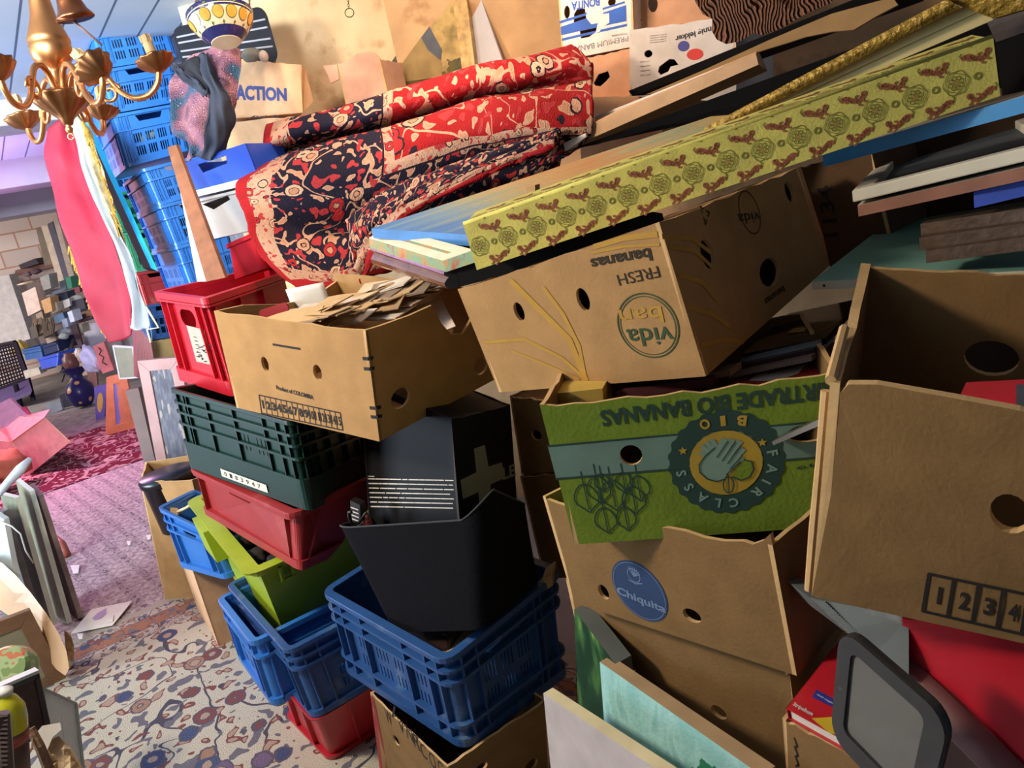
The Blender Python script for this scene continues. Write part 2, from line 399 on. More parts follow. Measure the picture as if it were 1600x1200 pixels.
def crate(name, label, H, m, holes=None, slots=None, ribs=None, bands=((0.0, 0.016), (0.05, 0.008)), p=0.014, t=0.004, r=0.03, foot=0.018, rimmat=None, group=None, floor=0.006, cat='crate', inner=None, cribs=True, invert=False):
    """bands: (depth below the rim, height) of the bands around it; ribs: side -> x positions"""
    root = thing(name, label, cat, H.base, group); mb = MB()
    h = H.H
    for side in ('front', 'right', 'back', 'left'):
        w = H.W if side in ('front', 'back') else H.D; f = getattr(H, side); e = max(r, p+0.002)
        hl = list((holes or {}).get(side, []))+list((slots or {}).get(side, []))
        panel(mb, f(p), f(p+t), rect(e, 0.0, w-e, h-0.002), hl, 0, 0, 0.08)
    for ci, (cx, cy, a0) in enumerate(((H.W-r, r, -90), (H.W-r, H.D-r, 0), (r, H.D-r, 90), (r, r, 180))):
        for rad in (r-p, max(0.002, r-p-t)):
            vs = []
            for i in range(7):
                a = math.radians(a0+15*i); vs += [H(cx+rad*math.cos(a), cy+rad*math.sin(a), 0), H(cx+rad*math.cos(a), cy+rad*math.sin(a), h-.002)]
            mb.add(vs, [(2*i, 2*i+2, 2*i+3, 2*i+1) for i in range(6)])
    V = rrect(p, p, H.W-p, H.D-p, max(0.004, r-p)); k = len(V)
    mb.add([H(a, b, floor) for a, b in V]+[H(a, b, 0) for a, b in V], [tuple(range(k)), tuple(range(2*k-1, k-1, -1))])
    # vertical ribs
    for side in ('front', 'right', 'back', 'left'):
        w = H.W if side in ('front', 'back') else H.D; f0, f1 = getattr(H, side)(0.003), getattr(H, side)(p+0.001)
        xs = list((ribs or {}).get(side, []))
        if cribs: xs += [r+0.006, r+0.045, w-r-0.045, w-r-0.006]
        for x in xs:
            a0, a1 = x-0.002, x+0.002
            mb.add([f0(a0, 0), f0(a1, 0), f0(a1, h-.004), f0(a0, h-.004), f1(a0, 0), f1(a1, 0), f1(a1, h-.004), f1(a0, h-.004)], [(0,1,2,3), (0,3,7,4), (1,5,6,2)])
    mb.build('body', [m], root)
    rb = MB()
    for dz, hh in bands[:1]: flange(rb, H, h-dz-hh, h-dz, 0, p+t+0.001, r)
    rb.build('rim', rimmat or m, root, bevel=0.0015)
    bb = MB()
    for dz, hh in bands[1:]: flange(bb, H, h-dz-hh, h-dz, 0.001, p+0.001, r)
    if foot: flange(bb, H, 0, foot, 0.003, p+0.001, r)
    if bb.f: bb.build('stacking_band', m, root)
    return root
def vents(w, h, x0, x1, z0, z1, nx=3, per=4, rows=2, gap=0.5, sw=0.006):
    """groups of upright slots"""
    out = []; gx = (x1-x0)/nx; gz = (z1-z0)/rows
    for i in range(nx):
        for j in range(rows):
            for q in range(per):
                x = x0+gx*(i+0.12)+(gx*0.76)*(q+.5)/per; out.append(rect(x-sw/2, z0+gz*j+gz*.14, x+sw/2, z0+gz*(j+1)-gz*.14))
    return out
# ------------------------------------------------------------------ slabs, canvases, frames
def slab(name, label, cat, H, mats, idx=None, group=None, parent=None, bevel=0.0015):
    """one solid board; idx: material number of front, right, back, left, top, bottom"""
    mb = MB(); idx = idx or [0]*6; W, D, h = H.W, H.D, H.H; g = 6
    def face(f, w, hh, mi): mb.grid(lambda u, v: f(u*w, v*hh), g, 3, mi, True)
    face(H.front(), W, h, idx[0]); face(H.right(), D, h, idx[1]); face(H.back(), W, h, idx[2]); face(H.left(), D, h, idx[3])
    mb.grid(lambda u, v: H(u*W, v*D, h), g, g, idx[4]); mb.grid(lambda u, v: H(u*W, (1-v)*D, 0), g, g, idx[5])
    # weld
    o = mb.build(name, mats, parent); b = bmesh.new(); b.from_mesh(o.data); bmesh.ops.remove_doubles(b, verts=b.verts, dist=0.0003); bmesh.ops.recalc_face_normals(b, faces=b.faces); b.to_mesh(o.data); b.free()
    if not parent: tag(o, label, cat, group)
    return o
def framed(name, label, cat, H, fm, pm, fw=0.04, face='front', lift=0.006, mat2=None, mw=0.0, group=None, glass=False, fname='frame', pname='picture', backm=None):
    """a picture in a frame; the picture lies on the named face of the body H"""
    root = thing(name, label, cat, H.base, group); W, D, h = H.W, H.D, H.H
    fa = getattr(H, face); w = W if face in ('front', 'back', 'top') else D; hh = D if face == 'top' else h; th = {'front': D, 'back': D, 'left': W, 'right': W, 'top': h}[face]
    mb = MB()
    def bar(poly):
        k = len(poly); lo = [fa(th)(a, b) for a, b in poly]; mid = [fa(0.004)(a, b) for a, b in poly]
        cx = [(poly[0]+0, )] if False else None
        mb.add(lo+mid, [tuple(range(k-1, -1, -1))]+[(i, (i+1) % k, k+(i+1) % k, k+i) for i in range(k)])
        up = [fa(0)(a, b) for a, b in poly]; mb.add(mid+up, [(i, (i+1) % k, k+(i+1) % k, k+i) for i in range(k)]+[tuple(range(k, 2*k))])
    bar([(0, 0), (w, 0), (w-fw, fw), (fw, fw)]); bar([(w, 0), (w, hh), (w-fw, hh-fw), (w-fw, fw)])
    bar([(w, hh), (0, hh), (fw, hh-fw), (w-fw, hh-fw)]); bar([(0, hh), (0, 0), (fw, fw), (fw, hh-fw)])
    mb.build(fname, fm, root, bevel=0.002)
    def plane(x0, y0, x1, y1, d, nm, m):
        b = MB(); b.grid(lambda u, v: fa(d)(x0+(x1-x0)*u, y0+(y1-y0)*v), 4, 4); b.build(nm, m, root)
    if mat2:
        b = MB(); panel(b, fa(lift), fa(lift+.001), rect(fw-.003, fw-.003, w-fw+.003, hh-fw+.003), [rect(fw+mw, fw+mw, w-fw-mw, hh-fw-mw)], step=0); b.build('mat_board', mat2, root)
        plane(fw+mw-.002, fw+mw-.002, w-fw-mw+.002, hh-fw-mw+.002, lift+.002, pname, pm)
    else: plane(fw-.003, fw-.003, w-fw+.003, hh-fw+.003, lift, pname, pm)
    if backm: plane(.004, .004, w-.004, hh-.004, th-.001, 'back_board', backm)
    return root
def blob(name, label, cat, c, r, m, group=None, seed=0, amp=0.25, M=None, parent=None, sub=2):
    b = bmesh.new(); bmesh.ops.create_icosphere(b, subdivisions=sub+1, radius=1.0); mb = MB(); r = Vector(r) if not isinstance(r, (int, float)) else Vector((r, r, r))
    vs = []
    for v in b.verts:
        q = v.co*(1+amp*noise.noise(v.co*1.7+Vector((seed*5.3, 0, 0)))); q = Vector((q.x*r.x, q.y*r.y, q.z*r.z)); q = M @ q if M else q; vs.append(Vector(c)+q)
    b.verts.index_update(); mb.add(vs, [[v.index for v in f.verts] for f in b.faces]); b.free()
    o = mb.build(name, m, parent, smooth=True)
    if not parent: tag(o, label, cat, group)
    return o
# ------------------------------------------------------------------ marks placed on faces
def proj(p):
    q = RC.transposed() @ (p-CAM); return (800+FPX*q.x/-q.z, 600-FPX*q.y/-q.z)
def on(H, side, px, py):
    """metres (a, b) on a face of H under a photo pixel"""
    f = getattr(H, side)(); w = H.W if side in ('front', 'back', 'top') else H.D; h = H.D if side == 'top' else H.H
    a, b = w/2, h/2
    for _ in range(12):
        x, y = proj(f(a, b)); e = 1e-4; xa, ya = proj(f(a+e, b)); xb, yb = proj(f(a, b+e))
        J = Matrix((((xa-x)/e, (xb-x)/e), ((ya-y)/e, (yb-y)/e)))
        if abs(J.determinant()) < 1e-6: break
        d = J.inverted() @ Vector((px-x, py-y)); a += d.x; b += d.y
    return (a, b)
def lab(mb, f, H, side, s, cx, cy, dx, dy, h, bold=0.0, mi=0):
    p0 = Vector(on(H, side, cx-dx/2, cy-dy/2)); p1 = Vector(on(H, side, cx+dx/2, cy+dy/2)); d = p1-p0
    c = (p0+p1)/2; text(mb, f, s, c.x, c.y, d.length*(.4 if s == '1' else 1), h, math.degrees(math.atan2(d.y, d.x)), mi, bold)
def line(mb, f, H, side, pts, w, closed=False, mi=0): quads(mb, f, stroke([on(H, side, *p) for p in pts], w, closed), mi)
def poly(mb, f, H, side, pts, mi=0): plate(mb, f, [on(H, side, *p) for p in pts], (), mi, 0.05)
def hole(H, side, px, py, rx, ry=None): a, b = on(H, side, px, py); return circ(a, b, rx, ry or rx, 16)
# ------------------------------------------------------------------ the setting
AI = Vector((-0.53, 0.848, 0)); CR = Vector((0.848, 0.53, 0))
def structure(o): o['kind'] = 'structure'; return o
def AC(a, c, z): return AI*a + CR*c + UP*z
mb = MB(); mb.add([AC(-4, -6, 0), AC(14.5, -6, 0), AC(14.5, 4, 0), AC(-4, 4, 0)], [(0, 1, 2, 3)])
structure(mb.build('floor', mat('concrete_floor', hexc('#8d8580'), 0.8, var=0.25, scale=3, bump=0.1)))
FAR = 13.7
t = NT('painted_block_wall', 0.9); v = t.coord('Object', rot=(0, 0, -math.atan2(CR.y, CR.x)))
x, y, z = t.sep(v); cv = t.n('ShaderNodeCombineXYZ', 0, X=x, Y=z)
br = t.t.nodes.new('ShaderNodeTexBrick'); t.put(br.inputs['Vector'], cv); br.inputs['Color1'].default_value = (*rgb('#dcc9bd'), 1); br.inputs['Color2'].default_value = (*rgb('#cdb9ae'), 1)
br.inputs['Mortar'].default_value = (*rgb('#b98d78'), 1); br.inputs['Scale'].default_value = 1; br.inputs['Brick Width'].default_value = 0.5; br.inputs['Row Height'].default_value = 0.24; br.inputs['Mortar Size'].default_value = 0.012
BLOCK = t.done(br.outputs['Color'])
mb = MB(); mb.box((-5.5, FAR, 0), (2.2, FAR+.15, 2.4), 0, lambda p: AC(p[1], p[0], p[2])); structure(mb.build('wall_far', BLOCK))
OCHRE = mat('ochre_plaster', hexc('#cda678'), 0.9, var=0.22, scale=5, bump=0.3, bscale=22, dirt=(hexc('#8e5f33'), 7.0, 0.56))
PLAS = mat('pale_plaster', hexc('#d9bd92'), 0.9, var=0.15, scale=6, bump=0.5, bscale=30, dirt=(hexc('#a98457'), 9.0, 0.58))
mb = MB(); mb.box((1.25, 3.75, 0), (1.40, FAR, 2.36), 0, lambda p: AC(p[1], p[0], p[2])); structure(mb.build('wall_right', mat('grey_plaster', hexc('#8f8c92'), 0.9, var=0.2, bump=0.2)))
def WB(p): return Vector((-1.02+p[0]*0.985, 3.50-p[0]*0.17+p[1], p[2]))
mb = MB(); mb.box((0, 0, 0), (0.85, .14, 2.35), 0, WB); mb.box((0.85, -.012, 0), (4.2, .14, 2.35), 1, WB); structure(mb.build('wall_back', [PLAS, OCHRE]))
t = NT('plank_ceiling', 0.7); v = t.coord('Object', rot=(0, 0, -math.atan2(AI.y, AI.x))); x, y, z = t.sep(v)
pl = t.ma('FRACT', t.ma('DIVIDE', y, 0.16)); nz = t.noise(v, 2.0, 4)
col = t.mix(nz, rgb('#c3d0de'), rgb('#aebfd2')); CEIL = t.done(t.mix(t.lt(pl, 0.06), col, rgb('#5c6b80')))
mb = MB(); mb.box((-6, -4, 2.35), (3, FAR+.1, 2.42), 0, lambda p: AC(p[1], p[0], p[2])); structure(mb.build('ceiling', CEIL))
BEAM = mat('painted_beam', hexc('#a9a4ae'), 0.85, var=0.12, scale=3)
for k, (a0, a1, z0) in enumerate(((5.0, 5.35, 2.22), (7.3, 7.7, 2.14), (9.4, 9.9, 2.08))):
    mb = MB(); mb.box((-6, a0, z0), (1.25, a1, 2.36), 0, lambda p: AC(p[1], p[0], p[2])); structure(mb.build('trim_%d' % (k+1), BEAM, bevel=0.01))
# ------------------------------------------------------------------ right-hand column of banana boxes
BL = lambda a, b, c: dict(zip('FTL FTR FBR FBL'.split(), (a, b, c)))
GREEN = card('green_printed_cardboard', '#77912f')
HV = Hexa((715, 452, 1.36), (1030, 347, 1.08), (1103, 588, 1.13), (780, 613, 1.41), 0.54, BTR=(1245, 262, 1.47), BBR=(1297, 415, 1.52), wob=0.0, seed=1)
YEL = mat('yellow_print', hexc('#b48a35'), 0.85, var=0.1); DGREEN = mat('dark_green_print', hexc('#324b2b'), 0.85); BRN = mat('brown_print', hexc('#2f2413'), 0.85)
def vy(b, f, w, h):
    for pts, ww in (([(915, 592), (880, 560), (820, 530), (758, 535)], .006), ([(915, 592), (890, 530), (840, 480), (800, 440)], .011), ([(915, 592), (905, 540), (880, 490), (850, 450)], .007),
                    ([(905, 592), (860, 572), (800, 548)], .004), ([(930, 385), (975, 372), (1026, 366)], .008), ([(925, 395), (975, 385), (1030, 382)], .004)):
        line(b, f, HV, 'front', pts, ww)
    lab(b, f, HV, 'front', 'ban', 1002, 493, -67, 6, 0.024, .01)
def vg(b, f, w, h):
    a, c = on(HV, 'front', 1012, 509); e = on(HV, 'front', 1064, 516); r = abs(e[0]-a); k = abs(on(HV, 'front', 1014, 454)[1]-c)/r
    ring(b, f, a, c, r*.955, r, 0, 48, k); ring(b, f, a, c, r*.88, r*.905, 0, 48, k)
    lab(b, f, HV, 'front', 'vida', 1017, 526, -71, 4, 0.028, .012)
def vb0(b, f, w, h): lab(b, f, HV, 'front', 'FRESH', 998, 431, -64, 14, 0.0165)
def vb(b, f, w, h):
    lab(b, f, HV, 'front', 'bananas', 971, 405, -94, 17, 0.018, .03)
def vr(b, f, w, h):
    for pts in ([(1035, 370), (1080, 372), (1110, 395)], [(1045, 385), (1085, 392), (1115, 420)], [(1060, 430), (1095, 440), (1120, 470)], [(1075, 480), (1110, 490), (1140, 510)], [(1095, 540), (1130, 530), (1160, 535)]): line(b, f, HV, 'right', pts, .007)
def vr2(b, f, w, h):
    lab(b, f, HV, 'right', 'vida', 1170, 341, -34, 4, 0.018)
def vr4(b, f, w, h):
    a, c = on(HV, 'right', 1171, 332); ring(b, f, a, c, .036, .038, 0, 30, 1.0)
def vr3(b, f, w, h):
    for q in range(3): text(b, f, 'V', on(HV, 'right', 1101, 335)[0]+.012*math.cos(2.1*q), on(HV, 'right', 1101, 335)[1]+.012*math.sin(2.1*q), .012, .012, 120*q+90, 0, .02)
def vr5(b, f, w, h):
    lab(b, f, HV, 'right', 'bananas', 1210, 462, -30, 22, 0.012, .02)
carton('banana_box', 'brown banana box with a green oval emblem, upside down, under the long brocade box', HV, KRAFT,
       holes=dict(front=[hole(HV, 'front', 811, 487, .0105, .0175), hole(HV, 'front', 911, 468, .0115, .019)],
                  right=[hole(HV, 'right', 1106, 397, .021, .023), hole(HV, 'right', 1203, 425, .042, .024), hole(HV, 'right', 1234, 300, .02, .022)]),
       prints=[('front', vy, YEL, 'yellow_rays'), ('front', vg, DGREEN, 'oval_emblem'), ('front', vb0, BRN, 'fresh_lettering'), ('front', vb, BRN, 'bananas_lettering'), ('right', vr, YEL, 'yellow_rays'), ('right', vr2, BRN, 'small_lettering'), ('right', vr3, BRN, 'recycling_mark'), ('right', vr4, BRN, 'oval_ring'), ('right', vr5, BRN, 'bananas_lettering')], pname='printed_lettering', lid=True, seed=3)
# green fair-trade box
HG = Hexa((843, 632, 1.145), (1312, 580, 1.035), (1306, 822, 1.11), (898, 851, 1.215), 0.38, wob=0.0, seed=2)
TEAL = mat('teal_print', hexc('#25453c'), 0.85); BLUEB = mat('grey_blue_print', hexc('#6f8f80'), 0.85); GOLD_P = mat('mustard_print', hexc('#b79b32'), 0.85); LTEAL = mat('light_teal_print', hexc('#7fa08e'), 0.85)
def off(f, H, k): return f
def g_band(b, f, w, h): plate(b, HG.front(-.0006), [on(HG, 'front', *p) for p in ((856, 697), (1308, 657), (1307, 712), (869, 747))], [hole(HG, 'front', 986, 711, .0165), hole(HG, 'front', 1262, 677, .028, .014)], 0, .05)
def g_side(b, f, w, h): b.add([f(.02, h*.46), f(w-.002, h*.46), f(w-.002, h*.68), f(.02, h*.68)], [(0, 1, 2, 3)])
def g_teal(b, f, w, h):
    line(b, f, HG, 'front', [(856, 697), (1000, 684), (1308, 656)], .003); line(b, f, HG, 'front', [(869, 748), (1000, 737), (1307, 712)], .003)
    lab(b, f, HG, 'front', 'FAIRTRADE BIO BANANAS', 1131, 630, -384, 48, 0.026, .03)
    a, c = on(HG, 'front', 1134, 723); R = .080; n = 96
    ring(b, f, a, c, R*.64, R, 0, n, 1, lambda q: 1+.035*(1 if int(q*n/6.28318+.5) % 4 < 2 else 0))
    for hx, hy, s in ((916, 775, .021), (935, 762, .02), (941, 752, .013), (958, 770, .022), (975, 752, .015), (998, 760, .018), (990, 778, .02), (946, 810, .019), (978, 808, .017)):
        x, y = on(HG, 'front', hx, hy); pts = [(x+s*math.sin(q/14*6.283)*(1-.25*math.cos(q/14*6.283))*.9, y+s*(math.cos(q/14*6.283)*1.0)+(-s*.35 if q == 7 else 0)) for q in range(14)]
        quads(b, f, stroke(pts, .0022, True)); quads(b, f, stroke([(x, y+s*2.0), (x, y-s*1.1)], .002))
    text(b, f, '49', on(HG, 'front', 1262, 728)[0], on(HG, 'front', 1262, 728)[1], .03, .006, 186)
def seal(b, f, w, h, what):
    a, c = on(HG, 'front', 1134, 723); R = .080; f2 = HG.front(-.0015); f3 = HG.front(-.0021); f4 = HG.front(-.0027)
    if what == 'gold':
        plate(b, f2, circ(a, c, R*.64, n=40), (), 0, .03); text(b, f2, 'B', a+.026, c+R*.80, .013, .016, 170, 0, .04); text(b, f2, 'I', a+.001, c+R*.83, .007, .016, 181, 0, .04); text(b, f2, 'O', a-.024, c+R*.80, .014, .016, 194, 0, .04)
        for sx, sy in ((1067, 704), (1191, 691)):
            x, y = on(HG, 'front', sx, sy); plate(b, f2, [(x+(.007 if q % 2 else .003)*math.sin(q*.6283), y-(.007 if q % 2 else .003)*math.cos(q*.6283)) for q in range(10)])
    if what == 'light':
        for ch, an in zip('FAIR CLASS', (8, -14, -33, -52, 0, -84, -105, -126, -149, -171)):
            if ch != ' ': q = math.radians(an); text(b, f2, ch, a+R*.82*math.cos(q), c+R*.82*math.sin(q), None, .015, an-90, 0, .03)
        # two open hands
        zq = lambda x, y: (x/3.333+820, y/3.333+560)
        poly(b, f3, HG, 'front', [zq(*p) for p in ((912,590),(908,550),(940,505),(985,465),(1085,545),(1060,580),(1040,625),(1000,637),(950,625))])
        for p, q in (((995,490),(1040,422)), ((1018,508),(1078,424)), ((1042,525),(1117,432)), ((1062,545),(1134,472)), ((1058,580),(1126,516))): line(b, f3, HG, 'front', [zq(*p), zq(*q)], .0088)
        for p, q in (((942,505),(918,490)), ((955,485),(925,458)), ((972,468),(948,438)), ((992,452),(975,424))): line(b, f3, HG, 'front', [zq(*p), zq(*q)], .007)
    if what == 'green': poly(b, f3, HG, 'front', [(x/3.333+820, y/3.333+560) for x, y in ((1080,612),(1100,575),(1135,530),(1180,532),(1192,575),(1170,615),(1125,632),(1090,628))])
    if what == 'dark':
        zq = lambda x, y: (x/3.333+820, y/3.333+560)
        line(b, f4, HG, 'front', [zq(*p) for p in ((1040,625),(1000,637),(950,625),(912,590),(908,550),(940,505),(985,465))], .0018)
        line(b, f4, HG, 'front', [zq(*p) for p in ((1080,612),(1125,632),(1170,615),(1192,575),(1180,532),(1140,525))], .0018)
        for p, q in (((1000,512),(1058,428)), ((1028,530),(1097,432)), ((1055,545),(1128,450)), ((1070,572),(1134,500)), ((1050,600),(1122,535))): line(b, f4, HG, 'front', [zq(*p), zq(*q)], .0016)
        line(b, f4, HG, 'front', [zq(1062+28*math.sin(q*.524), 655+42*math.cos(q*.524)) for q in range(12)], .0018, True); line(b, f4, HG, 'front', [zq(1060, 600), zq(1064, 690)], .0016)
carton('banana_box', 'green banana box with upside-down fair trade lettering and round seal', HG, GREEN,
       holes=dict(front=[hole(HG, 'front', 986, 711, .0165), hole(HG, 'front', 1262, 677, .028, .014)]),
       prints=[('front', g_band, BLUEB), ('left', g_side, BLUEB), ('front', g_teal, TEAL), ('front', lambda b, f, w, h: seal(b, f, w, h, 'gold'), GOLD_P), ('front', lambda b, f, w, h: seal(b, f, w, h, 'light'), LTEAL), ('front', lambda b, f, w, h: seal(b, f, w, h, 'green'), GREEN), ('front', lambda b, f, w, h: seal(b, f, w, h, 'dark'), TEAL)],
       m_in=KRAFT_D, pname='printed_design', seed=5, tops=dict(front=ragged(HG.W, HG.H, .007, 16, .004, 9)))
# blue-emblem box
HC = Hexa((848, 775, 1.36), (1207, 852, 1.03), (1245, 1056, 1.09), (897, 942, 1.41), 0.54, wob=0.0, seed=4)
NAVY = mat('navy_print', hexc('#263f66'), 0.8); LNAVY = mat('dusty_blue_print', hexc('#6d84a3'), 0.8); TANP = mat('tan_print', hexc('#8f8468'), 0.8)
def oval(b, f, k, w0=None):
    a, c = on(HC, 'front', 999, 923); rx = .056; ry = .057
    if w0: ring(b, f, a, c, rx*w0, rx*k, 0, 48, ry/rx)
    else: plate(b, f, circ(a, c, rx*k, ry*k, 48), (), 0, .03)
def c_txt(b, f, w, h):
    f2 = HC.front(-.0015); oval(b, f2, .94, .92); lab(b, f2, HC, 'front', 'Chiquita', 1003, 938, 76, 31, 0.020, .03)
    a, c = on(HC, 'front', 990, 895)
    for k in range(7): q = -.6+.35*k; quads(b, f2, stroke([(a, c-.006), (a+.014*math.sin(q), c+.012*math.cos(q))], .0016))
    ring(b, f2, a, c-.004, .012, .0135, 0, 20); quads(b, f2, stroke([(a-.014, c-.016), (a, c-.020), (a+.014, c-.016)], .002))
carton('banana_box', 'brown banana box with a blue oval emblem, directly below the green box', HC, KRAFT_D,
       holes=dict(front=[hole(HC, 'front', 943, 925, .012, .0145), hole(HC, 'front', 1081, 962, .017, .0125)]),
       prints=[('front', lambda b, f, w, h: oval(b, f, 1.0), NAVY), ('front', c_txt, LNAVY)], pname='oval_emblem', seed=6,
       tops=dict(front=[(HC.W, HC.H+.018), (HC.W*.97, HC.H+.004), (HC.W*.93, HC.H-.006)]+ragged(HC.W*.9, HC.H-.004, .006, 12, .006, 2)))
# the unmarked box that carries it and one more at the floor
HL = Hexa((884, 905, 1.49), (1234, 1050, 1.15), (1262, 1290, 1.24), (935, 1130, 1.56), 0.5, wob=0.004, seed=7)
carton('banana_box', 'plain brown banana box under the one with the blue oval emblem', HL, KRAFT_D, holes=dict(front=[hole(HL, 'front', 1123, 1113, .015, .013), hole(HL, 'front', 985, 1040, .013, .013)]), seed=8)
HL2 = Hexa((935, 1135, 1.56), (1262, 1292, 1.24), (1330, 1750, 1.42, 0.0), (985, 1500, 1.75, 0.0), 0.5, wob=0.004, seed=9)
carton('banana_box', 'lowest brown carton of the right-hand column, standing on the floor', HL2, KRAFT_D, seed=9)
# ------------------------------------------------------------------ left-hand column of crates
RED = plast('red_plastic', '#b3202a', dirt=(hexc('#c2605f'), 12, .62)); DRED = plast('dull_red_plastic', '#9c2b2b', dirt=(hexc('#b4605a'), 10, .6))
LRED = plast('bright_red_plastic', '#c41f30'); BLUE = plast('blue_plastic', '#2a5288', dirt=(hexc('#6f88a0'), 14, .62)); SKY = plast('sky_blue_plastic', '#2f72bd', dirt=(hexc('#4f89c4'), 8, .62))
DGRN = plast('bottle_green_plastic', '#0d332b', dirt=(hexc('#35655a'), 14, .66)); LIME = plast('lime_plastic', '#9aae1c', 0.45); BLACKF = mat('black_felt', hexc('#121216'), 0.95, var=0.15, scale=90, bump=0.15, bscale=200, spec=.1)
PAPER = mat('white_paper', hexc('#d9d2c4'), 0.8, var=0.08); CREAM = mat('cream_paper', hexc('#cdb88c'), 0.85, var=0.12)
def std(H, hand=(), x=None, hw=.10, hz=None):
    """hand slots for the named sides"""
    return {s: [slot((H.W if s in ('front', 'back') else H.D)/2, (hz or H.H-.052), hw, .026)] for s in hand}
H = Hexa((421, 1051, 0, .22), (489, 1130, 0, .222), (516, 1197, 0, 0.0), (444, 1121, 0, 0.0), .42, wob=0)
crate('plastic_crate', 'red crate on the patterned carpet, lowest of the left-hand column', H, RED, bands=((0.0, .01),), foot=.03, cribs=False, ribs=dict(front=[.1, H.W-.1], right=[.1, H.D-.1]))
HBA = Hexa((352, 913, 2.28), (446, 1020, 1.86), (489, 1128, 1.91), (404, 1030, 2.33), .40)
sl = lambda H, s, z0=.03, z1=.115, nx=4, x0=.1: vents(0, 0, x0, (H.W if s in ('front', 'back') else H.D)-x0, z0, z1, nx, 4, 2)
crate('plastic_crate', 'blue slotted crate holding the lime tub', HBA, BLUE, holes=std(HBA, ('front', 'right')), slots={s: sl(HBA, s, .035, .115) for s in ('front', 'right')}, bands=((0, .014), (.036, .008), (.066, .008)))
# two blue crates of the neighbouring column, seen past its corner
o_ = Z(408, 1088, 0); dv = (PT((489, 1128, 1.91))-PT((404, 1030, 2.33))); dv.z = 0; dv.normalize(); bk = Vector((-dv.y, dv.x, 0))
if bk.y < 0: bk = -bk
def colcrate(base, w, h, d, z): b = Vector((base.x, base.y, z)); return Hexa(b+UP*h, b+dv*w+UP*h, b+dv*w, b, d, back=bk)
b0 = Z(437, 1106, 0)-dv*.36
H1 = colcrate(b0, .36, .21, .26, 0); H2 = colcrate(Vector((*Z(368, 1026, .215).xy, 0)), .36, .20, .34, .215)
crate('plastic_crate', 'blue crate standing on the patterned carpet left of the red one', H1, SKY, holes=std(H1, ('front',)), slots={'front': sl(H1, 'front', .03, .11, 3)})
crate('plastic_crate', 'sky-blue crate stacked left of the crate with the lime tub', H2, SKY, holes=std(H2, ('front',)), slots={'front': sl(H2, 'front', .03, .11, 3)})
# lime tub
HT = Hexa((303, 781, 0, .612), (395, 893, 0, .602), (449, 1013, 0, .30), (365, 925, 0, .30), .40, BBR=(560, 950, 0, .30))
root = thing('plastic_tub', 'lime green tub with flared rim in the blue slotted crate', 'tub', HT.base); mb = MB()
for s in ('front', 'right', 'back', 'left'):
    w = HT.W if s in ('front', 'back') else HT.D; f = getattr(HT, s); panel(mb, f(.012), f(.016), rect(.012, .0, w-.012, HT.H), (), 0, 0, .08)
mb.add([HT(.012, .012, .01), HT(HT.W-.012, .012, .01), HT(HT.W-.012, HT.D-.012, .01), HT(.012, HT.D-.012, .01)], [(0, 1, 2, 3)])
mb.build('body', LIME, root, smooth=False)
mb = MB(); flange(mb, HT, HT.H-.006, HT.H+.002, -.018, .016, .035); flange(mb, HT, HT.H-.028, HT.H-.004, -.004, .006, .03); mb.build('rim', LIME, root)
mb = MB(); f = HT.right(0)
for x in (.05, .075): mb.box((x-.003, -.012, HT.H-.075), (x+.003, .008, HT.H-.02), 0, lambda p: HT(HT.W-p[1], p[0], p[2]))
mb.box((.045, -.014, HT.H-.075), (.08, -.004, HT.H-.066), 0, lambda p: HT(HT.W-p[1], p[0], p[2])); mb.build('clip', LIME, root)
mb = MB(); f = HT.front(-.004); mb.hull([HT(x, y, z) for x in (.12, .26) for y in (-.03, .01) for z in (HT.H-.12, HT.H-.01)]); mb.build('carrying_handle', LIME, root)
for k, (px, py, r, hx) in enumerate(((405, 868, .035, '#2a2420'), (432, 878, .03, '#232838'), (385, 848, .03, '#1d1a18'), (418, 888, .022, '#7d6d49'), (360, 822, .035, '#1b1d22'))):
    blob('junk_lump', ['dark rag bundle under the red crate, in the lime tub', 'navy cloth bundle at the right corner of the lime tub', 'black lump in the middle of the lime tub', 'tan knob nearest the lip of the lime tub', 'black rag at the left end of the lime tub'][k], 'bundle', Z(px, py, .565), (r, r, r*.7), mat('rag_%d' % k, hexc(hx), .9), None, k, .35)
HRA = Hexa((292, 731, 2.22), (455, 806, 1.81), (470, 894, 1.85), (312, 801, 2.27), .42, BBR=(519, 872, 1.97))
crate('plastic_crate', 'dull red solid-walled crate between the dark green crate and the lime tub', HRA, DRED, holes={'front': [slot(HRA.W*.47, HRA.H-.03, .13, .018)]}, bands=((0, .012), (.012, .006)), foot=.022, cribs=False, ribs=dict(front=[.05, HRA.W-.05], right=[.06]), p=.012)
HGA = Hexa((262, 606, 2.13), (454, 660, 1.74), (485, 801, 1.80), (291, 729, 2.20), .56, BBR=(590, 745, 2.15))
HGA.c['BTR'] = HGA.c['FTR']+(HGA.c['BBR']-HGA.c['FBR']); HGA.c['BTL'] = HGA.c['FTL']+(HGA.c['BBR']-HGA.c['FBR']); HGA.c['BBL'] = HGA.c['FBL']+(HGA.c['BBR']-HGA.c['FBR'])
gw = HGA.W
gx = crate('plastic_crate', 'dark bottle-green ribbed crate under the brown box of envelopes', HGA, DGRN, holes={'front': [slot(gw*.22, .055, .12, .024), slot(gw*.72, .055, .14, .024)]},
      slots={'front': vents(0, 0, gw*.5, gw*.82, .105, .165, 2, 4, 1, sw=.004)}, ribs=dict(front=[.09, gw*.33, gw*.55, gw*.78], right=[.12, .2, .3]), bands=((0, .012), (.034, .007), (.062, .007), (.095, .007), (.15, .008)), foot=.075)
